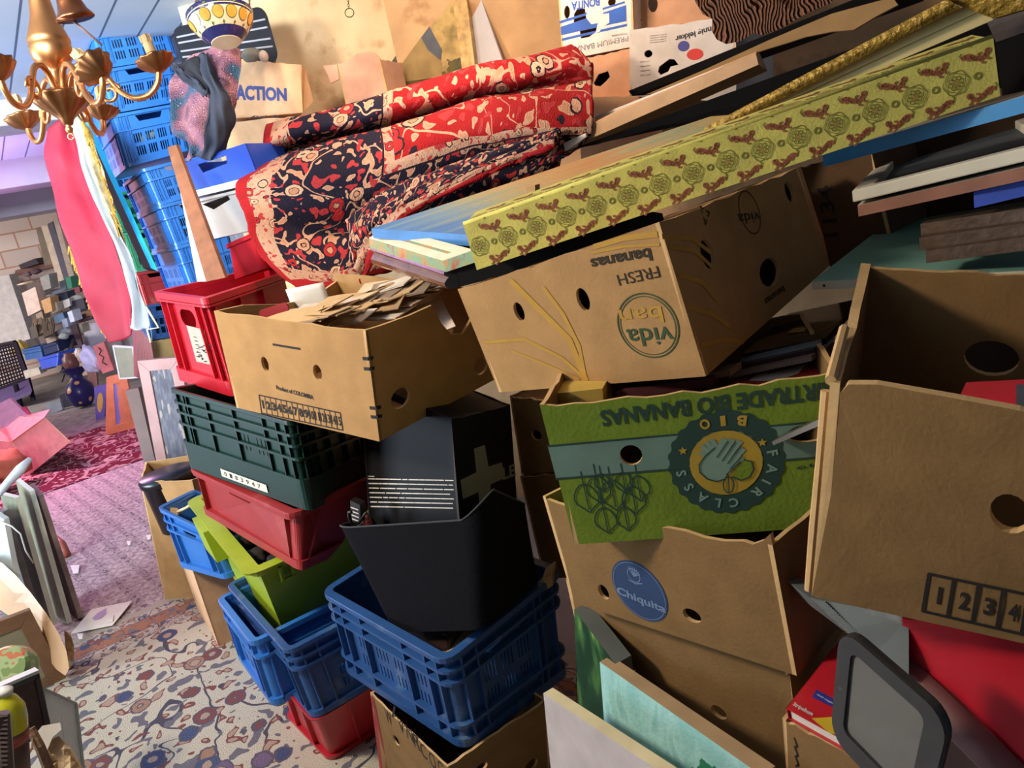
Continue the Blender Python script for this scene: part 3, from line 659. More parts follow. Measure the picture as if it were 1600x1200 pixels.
mb = MB(); f = HGA.front(-.001); mb.grid(lambda u, v: f(gw*.34+gw*.37*u, .012+.022*v), 6, 1); mb.build('label_strip', PAPER, gx)
mb = MB()
for k in range(7): text(mb, HGA.front(-.002), '0183947'[k], gw*.38+gw*.045*k, .023, .012, .012)
mb.build('label_lettering', INK, gx)
# upper red crate
HR = Hexa((236, 456, 2.26), (320, 467, 2.02), (366, 622, 2.06), (274, 593, 2.31), .6, BTR=(450, 424, 2.42), BTL=(415, 415, 2.70))
HR.c['BBR'] = HR.c['FBR']+(HR.c['BTR']-HR.c['FTR'])*.94; HR.c['BBL'] = HR.c['FBL']+(HR.c['BTL']-HR.c['FTL'])*.94
rx = crate('plastic_crate', 'bright red tall crate with a paper label, left of the box of envelopes', HR, LRED, holes={'front': [slot(HR.W/2, HR.H-.07, .10, .05)], 'left': [slot(HR.D/2, HR.H-.07, .12, .035)]}, bands=((0, .018), (.02, .006)), foot=.04, cribs=False, ribs=dict(front=[.045, .09, HR.W-.09, HR.W-.045], right=[.05, .2, .35]), p=.022)
f = HR.front(.016); mb = MB(); q = [on(HR, 'front', *p) for p in ((286, 510), (314, 517), (330, 573), (302, 567))]; plate(mb, f, q, (), 0, .05); mb.build('paper_label', mat('greyish_label', hexc('#b3a596'), .7), rx)
mb = MB(); f = HR.front(.0145)
for k in range(16): x, y = random.uniform(302, 322), random.uniform(540, 568); line(mb, f, HR, 'front', [(x, y), (x+random.uniform(2, 6), y+random.uniform(-1, 2))], .003)
for k in range(6): line(mb, f, HR, 'front', [(298+k*1.5, 528+6*k), (303+1.5*k, 529+6*k)], .002)
mb.build('label_print', INK, rx)
for k, (px, py, hx, w) in enumerate(((318, 458, '#dfe3ea', .035), (335, 455, '#b08a66', .08), (312, 462, '#3f5f9a', .05))):
    c = Z(px+12, py+4, 1.19); hh = Hexa(c+UP*.02, c+dv*w+UP*.02, c+dv*w, c, w*1.4, back=bk)
    slab('small_box', ['white packet in the bright red crate', 'tan packet lying behind the white one in the bright red crate', 'blue packet at the front of the bright red crate'][k], 'packet', hh, mat('packet_%d' % k, hexc(hx), .6))
# box of envelopes
HK = Hexa((334, 486, 1.75), (571, 516, 1.48), (593, 690, 1.56), (370, 637, 1.83), .42, BTL=(524, 432, 2.06), wob=0, seed=11)
W_, D_, h_ = HK.W, HK.D, HK.H
def k_txt(b, f, w, h): lab(b, f, HK, 'front', 'Product of COLOMBIA', 461, 613, 58, 16, .0105, .03)
def k_dash(b, f, w, h): line(b, f, HK, 'front', [(427, 538), (469, 545)], .005)
def k_strip(b, f, w, h):
    line(b, f, HK, 'front', [(405, 617), (532, 645), (536, 672), (409, 645)], .003, True)
    for k in range(15):
        u = (k+.5)/15; x = 405+127*u; y = 617+28*u; lab(b, f, HK, 'front', str(k+1), x+2, y+13.5, 6.4, 1.6, .021, .05 if k < 9 else .02)
        if k: line(b, f, HK, 'front', [(405+127*k/15, 617+28*k/15), (409+127*k/15, 645+27*k/15)], .0018)
def k_pr(b, f, w, h):
    for py in (560, 576): line(b, f, HK, 'front', [(568+(py-560)*.12, py), (578+(py-560)*.12, py+.6)], .007)
    for py in (637, 651): line(b, f, HK, 'front', [(579+(py-637)*.12, py), (588+(py-637)*.12, py+1)], .007)
def k_pr2(b, f, w, h):
    for py in (560, 576): line(b, f, HK, 'right', [(576+(py-560)*.12, py), (582+(py-560)*.12, py-1)], .007)
    for py in (637, 651): line(b, f, HK, 'right', [(587+(py-637)*.12, py), (594+(py-637)*.12, py-1)], .007)
tr = [(D_, h_*.9), (D_*.86, h_*.96), (D_*.84, h_*.80), (D_*.70, h_*.62), (D_*.60, h_*.66), (D_*.53, h_*.80), (D_*.47, h_*1.0), (D_*.3, h_*.985), (D_*.1, h_*.99), (0, h_)]
carton('banana_box', 'brown banana box full of old envelopes, torn right side, numbers one to fifteen', HK, KRAFT,
       holes=dict(front=[hole(HK, 'front', 414, 569, .0125, .0175), hole(HK, 'front', 496, 582, .0135, .0175)], right=[hole(HK, 'right', 626, 622, .028, .022), hole(HK, 'right', 752, 572, .026, .02)]),
       tops=dict(right=tr, left=[(D_, h_), (D_*.8, h_-.004), (D_*.5, h_-.03), (D_*.25, h_-.035), (0, h_-.01)], back=[(W_, h_*1.02), (W_*.85, h_*1.04), (W_*.6, h_*1.0), (W_*.3, h_*.97), (0, h_*.9)]),
       prints=[('front', k_txt, INK, 'country_lettering'), ('front', k_dash, INK, 'printed_dash'), ('front', k_strip, INK, 'number_strip'), ('front', k_pr, INK, 'corner_marks'), ('right', k_pr2, INK, 'corner_marks')], pname='printed_lettering', seed=12)
# old envelopes standing in the box
ENV = [mat('envelope_%d' % k, hexc(c), .85, var=.12, scale=25) for k, c in enumerate(('#c9a878', '#d8c3a0', '#a98b62', '#cfc3b2', '#b59a78', '#8e7a66'))]
for k in range(46):
    r = random.Random(k*7+3); u = k/45; x0 = W_*(.27+.22*u)+r.uniform(-.035, .035); ln = r.uniform(.11, .22); z0 = h_*.80+.028*u+r.uniform(-.006, .012); y0 = .02+.30*u
    sk = r.uniform(-.02, .07); tip = .018+r.uniform(-.006, .030)*(1-.4*u)
    A = HK(x0, y0, z0); dx = (HK(x0+ln, y0+sk, z0+tip)-A); dy = (HK(x0+r.uniform(-.03, .02), y0+r.uniform(.05, .08), z0+r.uniform(.004, .022))-A)
    nn = dx.cross(dy).normalized()*.0026; mb = MB(); g = lambda u, w2: A+dx*u+dy*w2+nn*2.5*math.sin(3.1*u+k*1.7)
    mb.grid(g, 4, 2, 0); mb.grid(lambda u, w2: g(u, w2)-nn, 4, 2, 0)
    V = [g(0, 0), g(1, 0), g(1, 1), g(0, 1)]; mb.add(V+[q-nn for q in V], [(0, 1, 5, 4), (1, 2, 6, 5), (2, 3, 7, 6), (3, 0, 4, 7)])
    o = mb.build('old_envelope', ENV[(k*5+k//4) % 6]); tag(o, 'old paper envelope in the fanned heap of the torn brown box', 'envelope', 'envelopes in the brown box')
for k, (pts, hx, lb) in enumerate((([(648, 478), (690, 468), (712, 510), (672, 526)], '#e3d2c8', 'white letter sticking out of the torn notch of the envelope box'), ([(650, 505), (700, 505), (709, 517), (690, 548), (668, 538)], '#d9c8a2', 'cream card at the bottom of the torn notch of the envelope box'), ([(598, 478), (652, 477), (668, 500), (640, 520)], '#c4ab80', 'tan letter at the right end of the envelope heap'))):
    mb = MB(); q = [P(px, py, 1.70+.02*k+(.1 if py < 480 else 0)) for px, py in pts]; mb.add(q, [tuple(range(len(q)))]); tag(mb.build('letter', mat('letter_%d' % k, hexc(hx), .8), solid=.002), lb, 'letter')
mb = MB(); c0 = P(450, 466, 1.93); c1 = P(508, 452, 1.86); ax = (c1-c0)
mb.grid(lambda u, v: c0+ax*u+Vector((0, .02, -.05))*math.sin(v*2.4)+UP*.022*math.cos(v*2.4)*(1-.2*u), 6, 10); tag(mb.build('paper_sheet', PAPER, smooth=True, solid=.002), 'curled sheet of cream paper at the back of the envelope box', 'paper')
mb = MB(); V, F = cdt(slot(0, 0, .085, .03)); A = P(430, 490, 1.76); ex = (P(455, 482, 1.74)-A).normalized(); ey = (UP-ex*UP.dot(ex)).normalized()
mb.add([A+ex*a+ey*(b-.004+.25*abs(a)) for a, b in V], F); tag(mb.build('red_folder', mat('red_board', hexc('#8f1620'), .6), solid=.004), 'dark red rounded card at the front left of the envelopes', 'card')
# ------------------------------------------------------------------ middle column
HP = Hexa((578, 1082, 0, .315), (698, 1197, 0, .305), (720, 1330, 0, 0.0), (596, 1215, 0, 0.0), .40, BTR=(852, 1092, 0, .31), wob=.004, seed=21)
HP.c['BBR'] = HP.c['FBR']+(HP.c['BTR']-HP.c['FTR'])*1.0; HP.c['BBL'] = HP.c['FBL']+(HP.c['BTL']-HP.c['FTL']); HP.c['BTL'] = HP.c['FTL']+(HP.c['BTR']-HP.c['FTR']); HP.c['BBL'] = HP.c['FBL']+(HP.c['BTR']-HP.c['FTR'])
def p_pr(b, f, w, h):
    for s, x, y in (('W', 607, 1116), ('/', 615, 1108), ('V', 627, 1130), ('N', 640, 1142), ('R', 651, 1155), ('C', 662, 1169), ('O', 676, 1184), ('O', 690, 1197)): lab(b, f, HP, 'front', s, x, y+4, 10, 9, .05, .0)
carton('banana_box', 'brown box with a red corner and dark capitals under the front blue crate', HP, KRAFT_D, holes=dict(front=[hole(HP, 'front', 619, 1157, .016, .016)], right=[hole(HP, 'right', 830, 1196, .03, .02), hole(HP, 'right', 752, 1200, .026, .016)]),
       prints=[('front', p_pr, INK), ('front', lambda b, f, w, h: b.add([f(.0, 0), f(w*.13, 0), f(w*.10, h*.5), f(w*.05, h-.01), f(0, h-.01)], [(0, 1, 2, 3, 4)]), mat('red_print', hexc('#8a2a24'), .85))], pname='printed_lettering', seed=22)
HB = Hexa((498, 924, 1.85), (695, 1037, 1.51), (727, 1178, 1.58), (531, 1046, 1.92), .36, BTR=(882, 888, 1.74), BBR=(897, 1050, 1.80))
HB.c['BTL'] = HB.c['FTL']+HB.c['BTR']-HB.c['FTR']; HB.c['BBL'] = HB.c['FBL']+HB.c['BBR']-HB.c['FBR']
cb = crate('plastic_crate', 'dusty blue slotted crate holding the black felt bin', HB, BLUE, holes={'front': [slot(HB.W*.45, HB.H-.056, .13, .03)], 'right': [slot(HB.D*.5, HB.H-.05, .13, .026)]},
      slots={'front': vents(0, 0, .1, HB.W-.1, .03, .16, 4, 4, 2, sw=.004), 'right': vents(0, 0, .09, HB.D-.06, .03, .16, 4, 4, 2, sw=.0045)}, bands=((0, .014), (.034, .007), (.064, .007), (.17, .007)), foot=.02,
      ribs=dict(front=[.16, HB.W-.16], right=[HB.D-.1]), p=.016, r=.035)
# felt bin
HF = Hexa((519, 823, 1.74), (757, 814, 1.45), (756, 985, 1.50), (603, 988, 1.72), .3, BTR=(830, 790, 1.70), BBR=(850, 900, 1.72))
HF.c['BTL'] = HF.c['FTL']+HF.c['BTR']-HF.c['FTR']; HF.c['BBL'] = HF.c['FBL']+HF.c['BBR']-HF.c['FBR']
root = thing('felt_bin', 'black felt bin standing in the dusty blue slotted crate', 'bin', HF.base); mb = MB(); L_ = rrect(0, 0, HF.W, HF.D, .05, 5); k_ = len(L_)
def bin_top(a, b):
    return HF.H+(.05*max(0, (a/HF.W-.8)/.2)**2 if b < HF.D*.6 else 0)+.03*math.sin(b/HF.D*3.14)*(a/HF.W) - .008*math.sin(a/HF.W*3.14)
rows = 6
for inset, sgn in ((0, 1), (.004, -1)):
    Lq = rrect(inset, inset, HF.W-inset, HF.D-inset, .05-inset, 5)
    vs = [HF(a, b, bin_top(a, b)*j/rows) for j in range(rows+1) for a, b in Lq]
    mb.add(vs, [(j*k_+i, j*k_+(i+1) % k_, (j+1)*k_+(i+1) % k_, (j+1)*k_+i) for j in range(rows) for i in range(k_)])
Lq = rrect(.004, .004, HF.W-.004, HF.D-.004, .046, 5); mb.add([HF(a, b, bin_top(a, b)) for a, b in L_]+[HF(a, b, bin_top(a, b)) for a, b in Lq], [(i, (i+1) % k_, k_+(i+1) % k_, k_+i) for i in range(k_)])
mb.add([HF(a, b, .003) for a, b in L_], [tuple(range(k_))]); mb.build('body', BLACKF, root, smooth=True)
mb = MB(); mb.tube([HF(a, b, bin_top(a, b)) for a, b in L_], .0022, 6, closed=True); mb.build('stitched_rim', mat('grey_stitching', hexc('#3a3a3e'), .9), root)
HX = Hexa((560, 585, 1.86), (705, 654, 1.60), (722, 860, 1.64), (581, 870, 1.92), .3, BTR=(797, 632, 1.80))
HX.c['BBR'] = HX.c['FBR']+HX.c['BTR']-HX.c['FTR']; HX.c['BBL'] = HX.c['FBL']+HX.c['BTR']-HX.c['FTR']; HX.c['BTL'] = HX.c['FTL']+HX.c['BTR']-HX.c['FTR']
SILVER = mat('silver_print', hexc('#8f8b85'), .6); WHITEP = mat('white_print', hexc('#cfcbc2'), .8)
def x_lines(b, f, w, h):
    for k in range(7):
        y = 748+k*7.2; x = 575+k*.8
        while x < 704:
            l = random.uniform(4, 16); l = min(l, 709-x); line(b, f, HX, 'front', [(x, y+(x-575)*.02), (x+l, y+(x+l-575)*.02)], .0026); x += l+random.choice((.8, 1, 2.2))
    line(b, f, HX, 'front', [(575, 744), (585, 744.3)], .0016)
def x_cross(b, f, w, h):
    poly(b, f, HX, 'right', [(740, 701), (757, 695), (763, 729), (784, 722), (788, 747), (766, 757), (769, 806), (751, 812), (747, 769), (723, 780), (719, 750), (744, 738)])
    lab(b, f, HX, 'right', 'LE', 795, 737, 20, -7, .038, .03)
carton('cardboard_box', 'black printed box with a silver cross standing in the felt bin', HX, mat('black_card', hexc('#0e0e11'), .6, var=.2, spec=.25), prints=[('front', x_lines, WHITEP), ('right', x_cross, SILVER)], lid=True, pname='printed_design', edge=mat('black_card_edge', hexc('#3b3838'), .8), seed=30)
mb = MB(); H = Hexa((547, 782, 1.80), (562, 789, 1.79), (565, 840, 1.80), (552, 836, 1.81), .02); root = slab('small_packet', 'small black packet with white print at the left of the felt bin', 'packet', H, mat('black_packet', hexc('#201a1a'), .5))
mb = MB(); [line(mb, H.front(-.002), H, 'front', [(549+k*.8, 792+k*6), (560+k*.5, 796+k*6)], .003) for k in range(4)]; mb.build('print', WHITEP, root)
mb = MB(); pts = [P(545+28*math.sin(q*.5)*.5+14, 812+10*math.cos(q*.9)-q*.3, 1.78-.004*q) for q in range(12)]; mb.tube(pts, .004, 8); tag(mb.build('cable', mat('black_cable', hexc('#15120f'), .5)), 'thin black cable looped in the felt bin', 'cable')
blob('red_plug', 'reddish mottled knob beside the black box in the felt bin', 'knob', P(574, 815, 1.77), (.011, .011, .022), mat('red_mottle', hexc('#8e4038'), .6, var=.6, scale=120), None, 3, .1)
# things in the dusty blue crate
Hs = Hexa((634, 986, 1.72), (697, 1000, 1.63), (697, 1018, 1.64), (636, 1004, 1.73), .10); r0 = thing('purse', 'dark brown purse with rows of metal studs in the dusty blue crate', 'purse', Hs.base)
mb = MB(); mb.hull([Hs(a*Hs.W, b*Hs.D, c*Hs.H*1.4) for a in (0, .06, .94, 1) for b in (.05, .95) for c in ((0, .6) if a in (0, 1) else (-.1, 1.0))]); mb.build('body', mat('brown_leather', hexc('#3a2622'), .45, bump=.3), r0, bevel=.004)
mb = MB()
for i in range(6):
    for j in range(4): q = Hs(.01+.012*i, .02+.02*j, Hs.H*1.4+.001); mb.add([q+Vector(v)*.0035 for v in ((1,0,0), (0,1,0), (-1,0,0), (0,-1,0), (0,0,1))], [(0,1,4), (1,2,4), (2,3,4), (3,0,4)])
mb.build('studs', mat('stud_metal', hexc('#cfc8ba'), .3, 1.0), r0)
blob('cloth_bundle', 'cream cloth bundle beside the studded purse', 'cloth', P(722, 1000, 1.69), (.05, .05, .022), mat('cream_cloth', hexc('#c3ad78'), .9, bump=.4, bscale=30), None, 9, .3)
Hc = Hexa((846, 908, 1.70), (862, 898, 1.69), (864, 915, 1.70), (848, 925, 1.71), .06); slab('wooden_block', 'small tan wooden block at the right rim of the dusty blue crate', 'block', Hc, mat('tan_wood', hexc('#a5875a'), .7))
# dim boxes behind, between the columns
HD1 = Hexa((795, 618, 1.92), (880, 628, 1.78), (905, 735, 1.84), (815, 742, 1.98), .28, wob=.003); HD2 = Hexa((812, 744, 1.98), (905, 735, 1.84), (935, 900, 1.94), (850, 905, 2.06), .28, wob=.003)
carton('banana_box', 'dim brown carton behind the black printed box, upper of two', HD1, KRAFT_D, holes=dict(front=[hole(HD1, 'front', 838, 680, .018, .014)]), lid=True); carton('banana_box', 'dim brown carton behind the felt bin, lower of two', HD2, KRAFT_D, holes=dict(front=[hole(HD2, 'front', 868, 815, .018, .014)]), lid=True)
# ------------------------------------------------------------------ folded red rug
def cat1(p0, p1, p2, p3, t):
    return 0.5*((2*p1)+(p2-p0)*t+(2*p0-5*p1+4*p2-p3)*t*t+(3*p1-p0-3*p2+p3)*t*t*t)
def cat_list(ps, u):
    n = len(ps)-1; x = min(max(u, 0), 1)*n; i = min(int(x), n-1); t = x-i
    return cat1(ps[max(i-1, 0)], ps[i], ps[i+1], ps[min(i+2, n)], t)
def surf(rows):
    R = [[PT(p) for p in r] for r in rows]
    return lambda u, v: cat_list([cat_list(r, u) for r in R], v)
RUG = rug_mat('red_persian_rug', 2.5, 2.6, '#a5181c', '#1d1a2c', '#c99f84', 12, ('#cf9f80', '#b02a2a', '#d8b08e', '#a83a34'), '#c8906f', '#241a26', 0.34, '#ad2026', '#cf9f80', leaf='#b5383a', gw=.03)
main = surf([
    [(425,235,2.85), (560,200,2.7), (720,160,2.55), (800,140,2.45), (885,115,2.4)],
    [(417,196,2.70), (560,161,2.55), (720,112,2.40), (810,92,2.30), (893,74,2.22)],
    [(413,222,2.58), (560,186,2.43), (720,140,2.28), (820,115,2.18), (921,96,2.10)],
    [(420,244,2.74), (560,211,2.60), (720,163,2.46), (820,138,2.34), (923,122,2.16)],
    [(402,264,2.44), (560,217,2.33), (720,171,2.20), (820,150,2.10), (929,145,2.02)],
    [(376,288,2.32), (560,258,2.20), (720,208,2.08), (820,190,2.00), (931,190,1.96)],
    [(374,315,2.30), (555,300,2.22), (720,246,2.12), (820,222,2.05), (918,222,1.98)],
    [(385,350,2.25), (540,350,2.30), (690,290,2.28), (800,250,2.2), (890,236,2.12)],
    [(400,392,2.23), (540,395,2.18), (660,340,2.20), (790,280,2.2), (880,245,2.15)],
    [(432,425,2.19), (532,428,2.16), (640,390,2.2), (780,320,2.25), (870,262,2.2)],
    [(470,452,2.15), (528,446,2.14), (620,420,2.2), (760,360,2.3), (860,280,2.3)]])
fold = surf([
    [(548,352,2.22), (600,306,2.18), (680,272,2.12), (780,240,2.04), (872,208,1.96)],
    [(545,345,2.10), (590,312,2.09), (675,272,2.03), (775,238,1.96), (873,205,1.90)],
    [(548,385,2.02), (580,345,2.01), (665,292,1.97), (770,250,1.92), (874,212,1.87)],
    [(555,420,2.00), (584,372,1.99), (640,318,1.95), (765,262,1.90), (868,222,1.86)],
    [(566,446,2.02), (592,400,1.98), (640,336,1.95), (762,273,1.90), (862,232,1.86)]])
mb = MB()
def wr(f, k):
    def g(u, v):
        p = f(u, v); q = noise.noise_vector(Vector((u*5+k, v*9, 1.3))); return p+q*.012+noise.noise_vector(Vector((u*14+k, v*22, 4)))*.004
    return g
def rugpart(f, k, nu, nv, uvf):
    o = len(mb.v); vs = [wr(f, k)(i/nu, j/nv) for j in range(nv+1) for i in range(nu+1)]; uvs = [uvf(i/nu, j/nv) for j in range(nv+1) for i in range(nu+1)]
    mb.add(vs, [(j*(nu+1)+i, j*(nu+1)+i+1, (j+1)*(nu+1)+i+1, (j+1)*(nu+1)+i) for j in range(nv) for i in range(nu)], 0, uvs)
rugpart(main, 0, 90, 110, lambda u, v: (.002+.44*u, .30-.298*v))
rugpart(fold, 7, 70, 40, lambda u, v: (.03+.4*u, .13-.129*v))
tag(mb.build('persian_rug', RUG, smooth=True, solid=.012), 'thick red and navy persian rug folded in a heap against the wall', 'rug')
# ------------------------------------------------------------------ flat things lying on the top box
BLK = mat('black_lacquer', hexc('#070605'), 0.85, var=.2, spec=.12)
WAL = mat('walnut_moulding', hexc('#6d4a36'), .22, var=.25, scale=20, coat=.6)
H = Hexa((577, 386, 1.80), (692, 425, 1.48), (700, 453, 1.485), (584, 416, 1.81), BTR=(1035, 333, 1.245)); V_ = H.c['BTR']-H.c['FTR']
for a, b in (('BTL', 'FTL'), ('BBL', 'FBL'), ('BBR', 'FBR')): H.c[a] = H.c[b]+V_
H.D = V_.length
root = thing('picture_frame', 'large picture frame with glossy walnut moulding, lying under the daubed canvas', 'frame', H.base)
mb = MB(); mb.box((.0, .028, 0), (H.W, H.D, H.H), 0, lambda p: H(*p)); mb.build('backing', BLK, root)
mb = MB(); prof = [(.03, H.H), (.004, H.H), (0, H.H*.86), (.004, H.H*.74), (.010, H.H*.66), (.004, H.H*.56), (-.004, H.H*.40), (-.004, H.H*.2), (.004, .001), (.03, 0)]
mb.add([H(x, y, z) for x in (0, H.W) for y, z in prof], [(i, i+1, len(prof)+i+1, len(prof)+i) for i in range(len(prof)-1)]); mb.build('moulding', WAL, root)
mb = MB(); mb.add([H(H.W-x, y, z) for x in (0, .0005) for y, z in prof][:len(prof)], [tuple(range(len(prof)))]); mb.build('moulding_end', BLK, root)
PAINT1 = art('orange_green_daubs', [(.3, '#b4693c'), (.42, '#b98f62'), (.5, '#8f9b72'), (.6, '#7ea088'), (.7, '#a8623a')], 14, 1)
H = Hexa((577, 371, 1.77), (692, 406, 1.46), (697, 424, 1.465), (579, 387, 1.775), BTR=(790, 372, 1.37)); V_ = (H.c['BTR']-H.c['FTR']).normalized()*.075
for a, b in (('BTL', 'FTL'), ('BTR', 'FTR'), ('BBL', 'FBL'), ('BBR', 'FBR')): H.c[a] = H.c[b]+V_
H.D = .075; root = thing('canvas', 'unpainted back of a canvas with daubed orange and green edges, above the walnut frame', 'canvas', H.base)
mb = MB(); st = .03
for x0, x1, y0, y1 in ((0, H.W, 0, st), (0, H.W, H.D-st, H.D), (0, st, st, H.D-st), (H.W-st, H.W, st, H.D-st)): mb.box((x0, y0, .006), (x1, y1, H.H), 0, lambda p: H(*p))
mb.build('stretcher', mat('primed_cream', hexc('#d8d2b4'), .8), root)
mb = MB(); mb.box((-.001, -.001, -.001), (H.W+.001, H.D, H.H*.93), 0, lambda p: H(*p)); mb.build('painted_canvas', PAINT1, root)
# big landscape canvas
t = NT('seascape_sunset', .5); v = t.coord('UV'); x, y, _ = t.sep(v); w = t.warp(t.coord('UV', (2.0, 9, 1), rot=(0, 0, -.5)), 1.6, .9); nz = t.noise(w, 1.6, 4, .5)
f = t.ma('ADD', t.ma('MULTIPLY', y, .62), t.ma('ADD', t.ma('MULTIPLY', x, -.05), t.ma('MULTIPLY', t.noise(t.coord('UV', (7, 1.3, 1)), 1.6, 5, .4), .42))); f = t.ma('SUBTRACT', f, .06)
col = t.ramp(f, [(.0, '#3a6fb0'), (.14, '#4a84bd'), (.22, '#7a9aa8'), (.30, '#a9a77c'), (.40, '#c9a068'), (.50, '#c98f58'), (.58, '#b9a774'), (.66, '#9aa27e'), (.76, '#c6a463'), (.9, '#b8b04e')]); SEA = t.done(col, t.noise(v, 60, 3), .2)
A = P(580, 357, 1.72); B = P(1110, 182, 1.74); D_ = P(738, 367, 1.46)
mb = None; H = Hexa(A, D_, D_-UP*.022, A-UP*.022); V_ = B-A
for a, b in (('BTL', 'FTL'), ('BTR', 'FTR'), ('BBL', 'FBL'), ('BBR', 'FBR')): H.c[a] = H.c[b]+V_
H.D = V_.length
sl_ = slab('canvas_painting', 'large blue and orange landscape canvas lying flat left of the brocade box', 'painting', H, [SEA, mat('painted_blue_edge', hexc('#3f7cba'), .5, var=.2), mat('painted_yellow_edge', hexc('#a9a648'), .5, var=.3, scale=8)], [1, 2, 2, 0, 0, 0])
# brocade box
BRO = mat('lime_brocade', hexc('#cfc560'), .75, var=.14, scale=26, bump=.12, bscale=240); OLIVE = mat('olive_thread', hexc('#76732c'), .75); RUST = mat('rust_thread', hexc('#9c5c3a'), .75)
A = P(724, 352, 1.32); Br = P(1552, 60, 1.045)
HB_ = Hexa(A, Br, P(1563, 150, 1.06), P(745, 422, 1.335), BTL=P(744, 331, 1.40))
dd = (HB_.c['BTL']-HB_.c['FTL']); HB_.c['BTR'] = HB_.c['FTR']+dd; HB_.c['BBL'] = HB_.c['FBL']+dd; HB_.c['BBR'] = HB_.c['FBR']+dd; HB_.D = dd.length
root = thing('brocade_box', 'long narrow box covered in lime green brocade with medallions and dragons', 'box', HB_.base); mb = MB()
W_, D_, h_ = HB_.W, HB_.D, HB_.H
mb.grid(lambda u, v: HB_(u*W_, 0, v*h_), 20, 4); mb.grid(lambda u, v: HB_(W_, u*D_, v*h_), 4, 4); mb.grid(lambda u, v: HB_((1-u)*W_, D_, v*h_), 20, 4); mb.grid(lambda u, v: HB_(0, (1-u)*D_, v*h_), 4, 4)
mb.grid(lambda u, v: HB_(u*W_, v*D_, h_), 20, 4); mb.grid(lambda u, v: HB_(u*W_, (1-v)*D_, 0), 20, 4)
def medal(f, x, y, R, mi):
    ring(mb, f, x, y, R*.93, R, mi, 32, 1, lambda q: 1+.05*math.cos(6*q)); ring(mb, f, x, y, R*.74, R*.80, mi, 32, 1, lambda q: 1+.06*math.cos(6*q+3.1)); ring(mb, f, x, y, R*.10, R*.17, 2, 12)
    for k in range(8):
        q = k*.7854+.2; quads(mb, f, stroke(circ(x+R*.42*math.cos(q), y+R*.42*math.sin(q), R*.17, n=8), R*.07, True), mi)
def dragon(f, x, y, s, fl, k):
    s *= 1.25; r = random.Random(k); body = [(x+fl*s*(u-.5)*2, y+s*.30*math.sin(u*6.0+.6)) for u in [i/9 for i in range(10)]]
    for i, q in enumerate(stroke(body, s*.36)): quads(mb, f, [q], 2)
    for u, dy in ((1, -1), (3, -1), (5, 1), (6, -1), (8, 1), (8, -1)):
        bx, by = body[u]; quads(mb, f, stroke([(bx, by), (bx+fl*s*.18, by+dy*s*.38), (bx+fl*s*.34, by+dy*s*.42)], s*.17), 2)
    bx, by = body[9]; plate(mb, f, circ(bx, by+s*.1, s*.26, n=9), (), 2); bx, by = body[0]; quads(mb, f, stroke([(bx, by), (bx-fl*s*.2, by+s*.3), (bx-fl*s*.05, by+s*.5)], s*.10), 1)
def cloth(f, w, h, bleed=False):
    n = int(w/.053)
    for k in range(n+1):
        x = .018+.053*k; y = h*.47
        if x < w-.018: medal(f, x, y, .0165, 1)
        if x+.026 < w-.02:
            dragon(f, x+.027, h*.80, .0125, 1, k); dragon(f, x+.030, h*.13, .0125, -1, k+50); ring(mb, f, x+.027, h*.47, .0028, .0052, 1, 10)
cloth(HB_.front(-.0009), W_, h_); cloth(HB_.top(-.0009), W_, min(D_, .08)); 
mb.build('covered_body', [BRO, OLIVE, RUST], root)
mb = MB(); f = HB_.top(-.003); mb.tube([HB_(x, .004, h_+.001) for x in (0, W_*.5, W_)], .004, 8); mb.build('rolled_edge', BRO, root, smooth=True)
tag(slab('wall_hook', None, None, Hexa((822, 293, 1.42), (836, 289, 1.41), (836, 299, 1.41), (822, 303, 1.42), .02), [mat('dark_brass', hexc('#4b3b22'), .35, .8)]), 'small dark hanging hook on the edge of the landscape canvas', 'hook'); bpy.data.objects['wall_hook'].name = 'hanging_hook'
# gilt frame leaning behind the brocade box
GILT = mat('gilt_plaster', hexc('#a98736'), .42, .35, var=.35, scale=60, bump=.8, bscale=90); SLIP = mat('cream_slip', hexc('#cdbd82'), .6, var=.08)
root = thing('gilt_frame', 'ornate gilt picture frame with cream slip leaning behind the brocade box', 'frame', P(1300, 120, 1.3))
H = Hexa((1100, 200, 1.42), (1480, -2, 1.18), (1500, 12, 1.18), (1108, 212, 1.42), .03); mb = MB()
mb.grid(lambda u, v: H(u*H.W, -.006*math.sin(3.1*v), v*H.H), 60, 6); mb.box((0, .001, 0), (H.W, .03, H.H), 0, lambda p: H(*p)); mb.build('gilt_rail', GILT, root)
H = Hexa((1108, 209, 1.43), (1532, -2, 1.19), (1552, 31, 1.19), (1130, 212, 1.43), .02); mb = MB(); mb.box((0, 0, 0), (H.W, .02, H.H), 0, lambda p: H(*p)); mb.box((0, -.004, H.H*.55), (H.W, .001, H.H), 0, lambda p: H(*p)); mb.build('slip', SLIP, root)
H = Hexa((1478, 0, 1.19), (1680, -80, 1.08), (1690, -12, 1.08), (1552, 29, 1.185), .03); mb = MB(); mb.grid(lambda u, v: H(u*H.W, -.004*math.sin(3.1*v), v*H.H), 30, 6); mb.box((0, .001, 0), (H.W, .03, H.H), 0, lambda p: H(*p)); mb.build('gilt_stile', GILT, root)
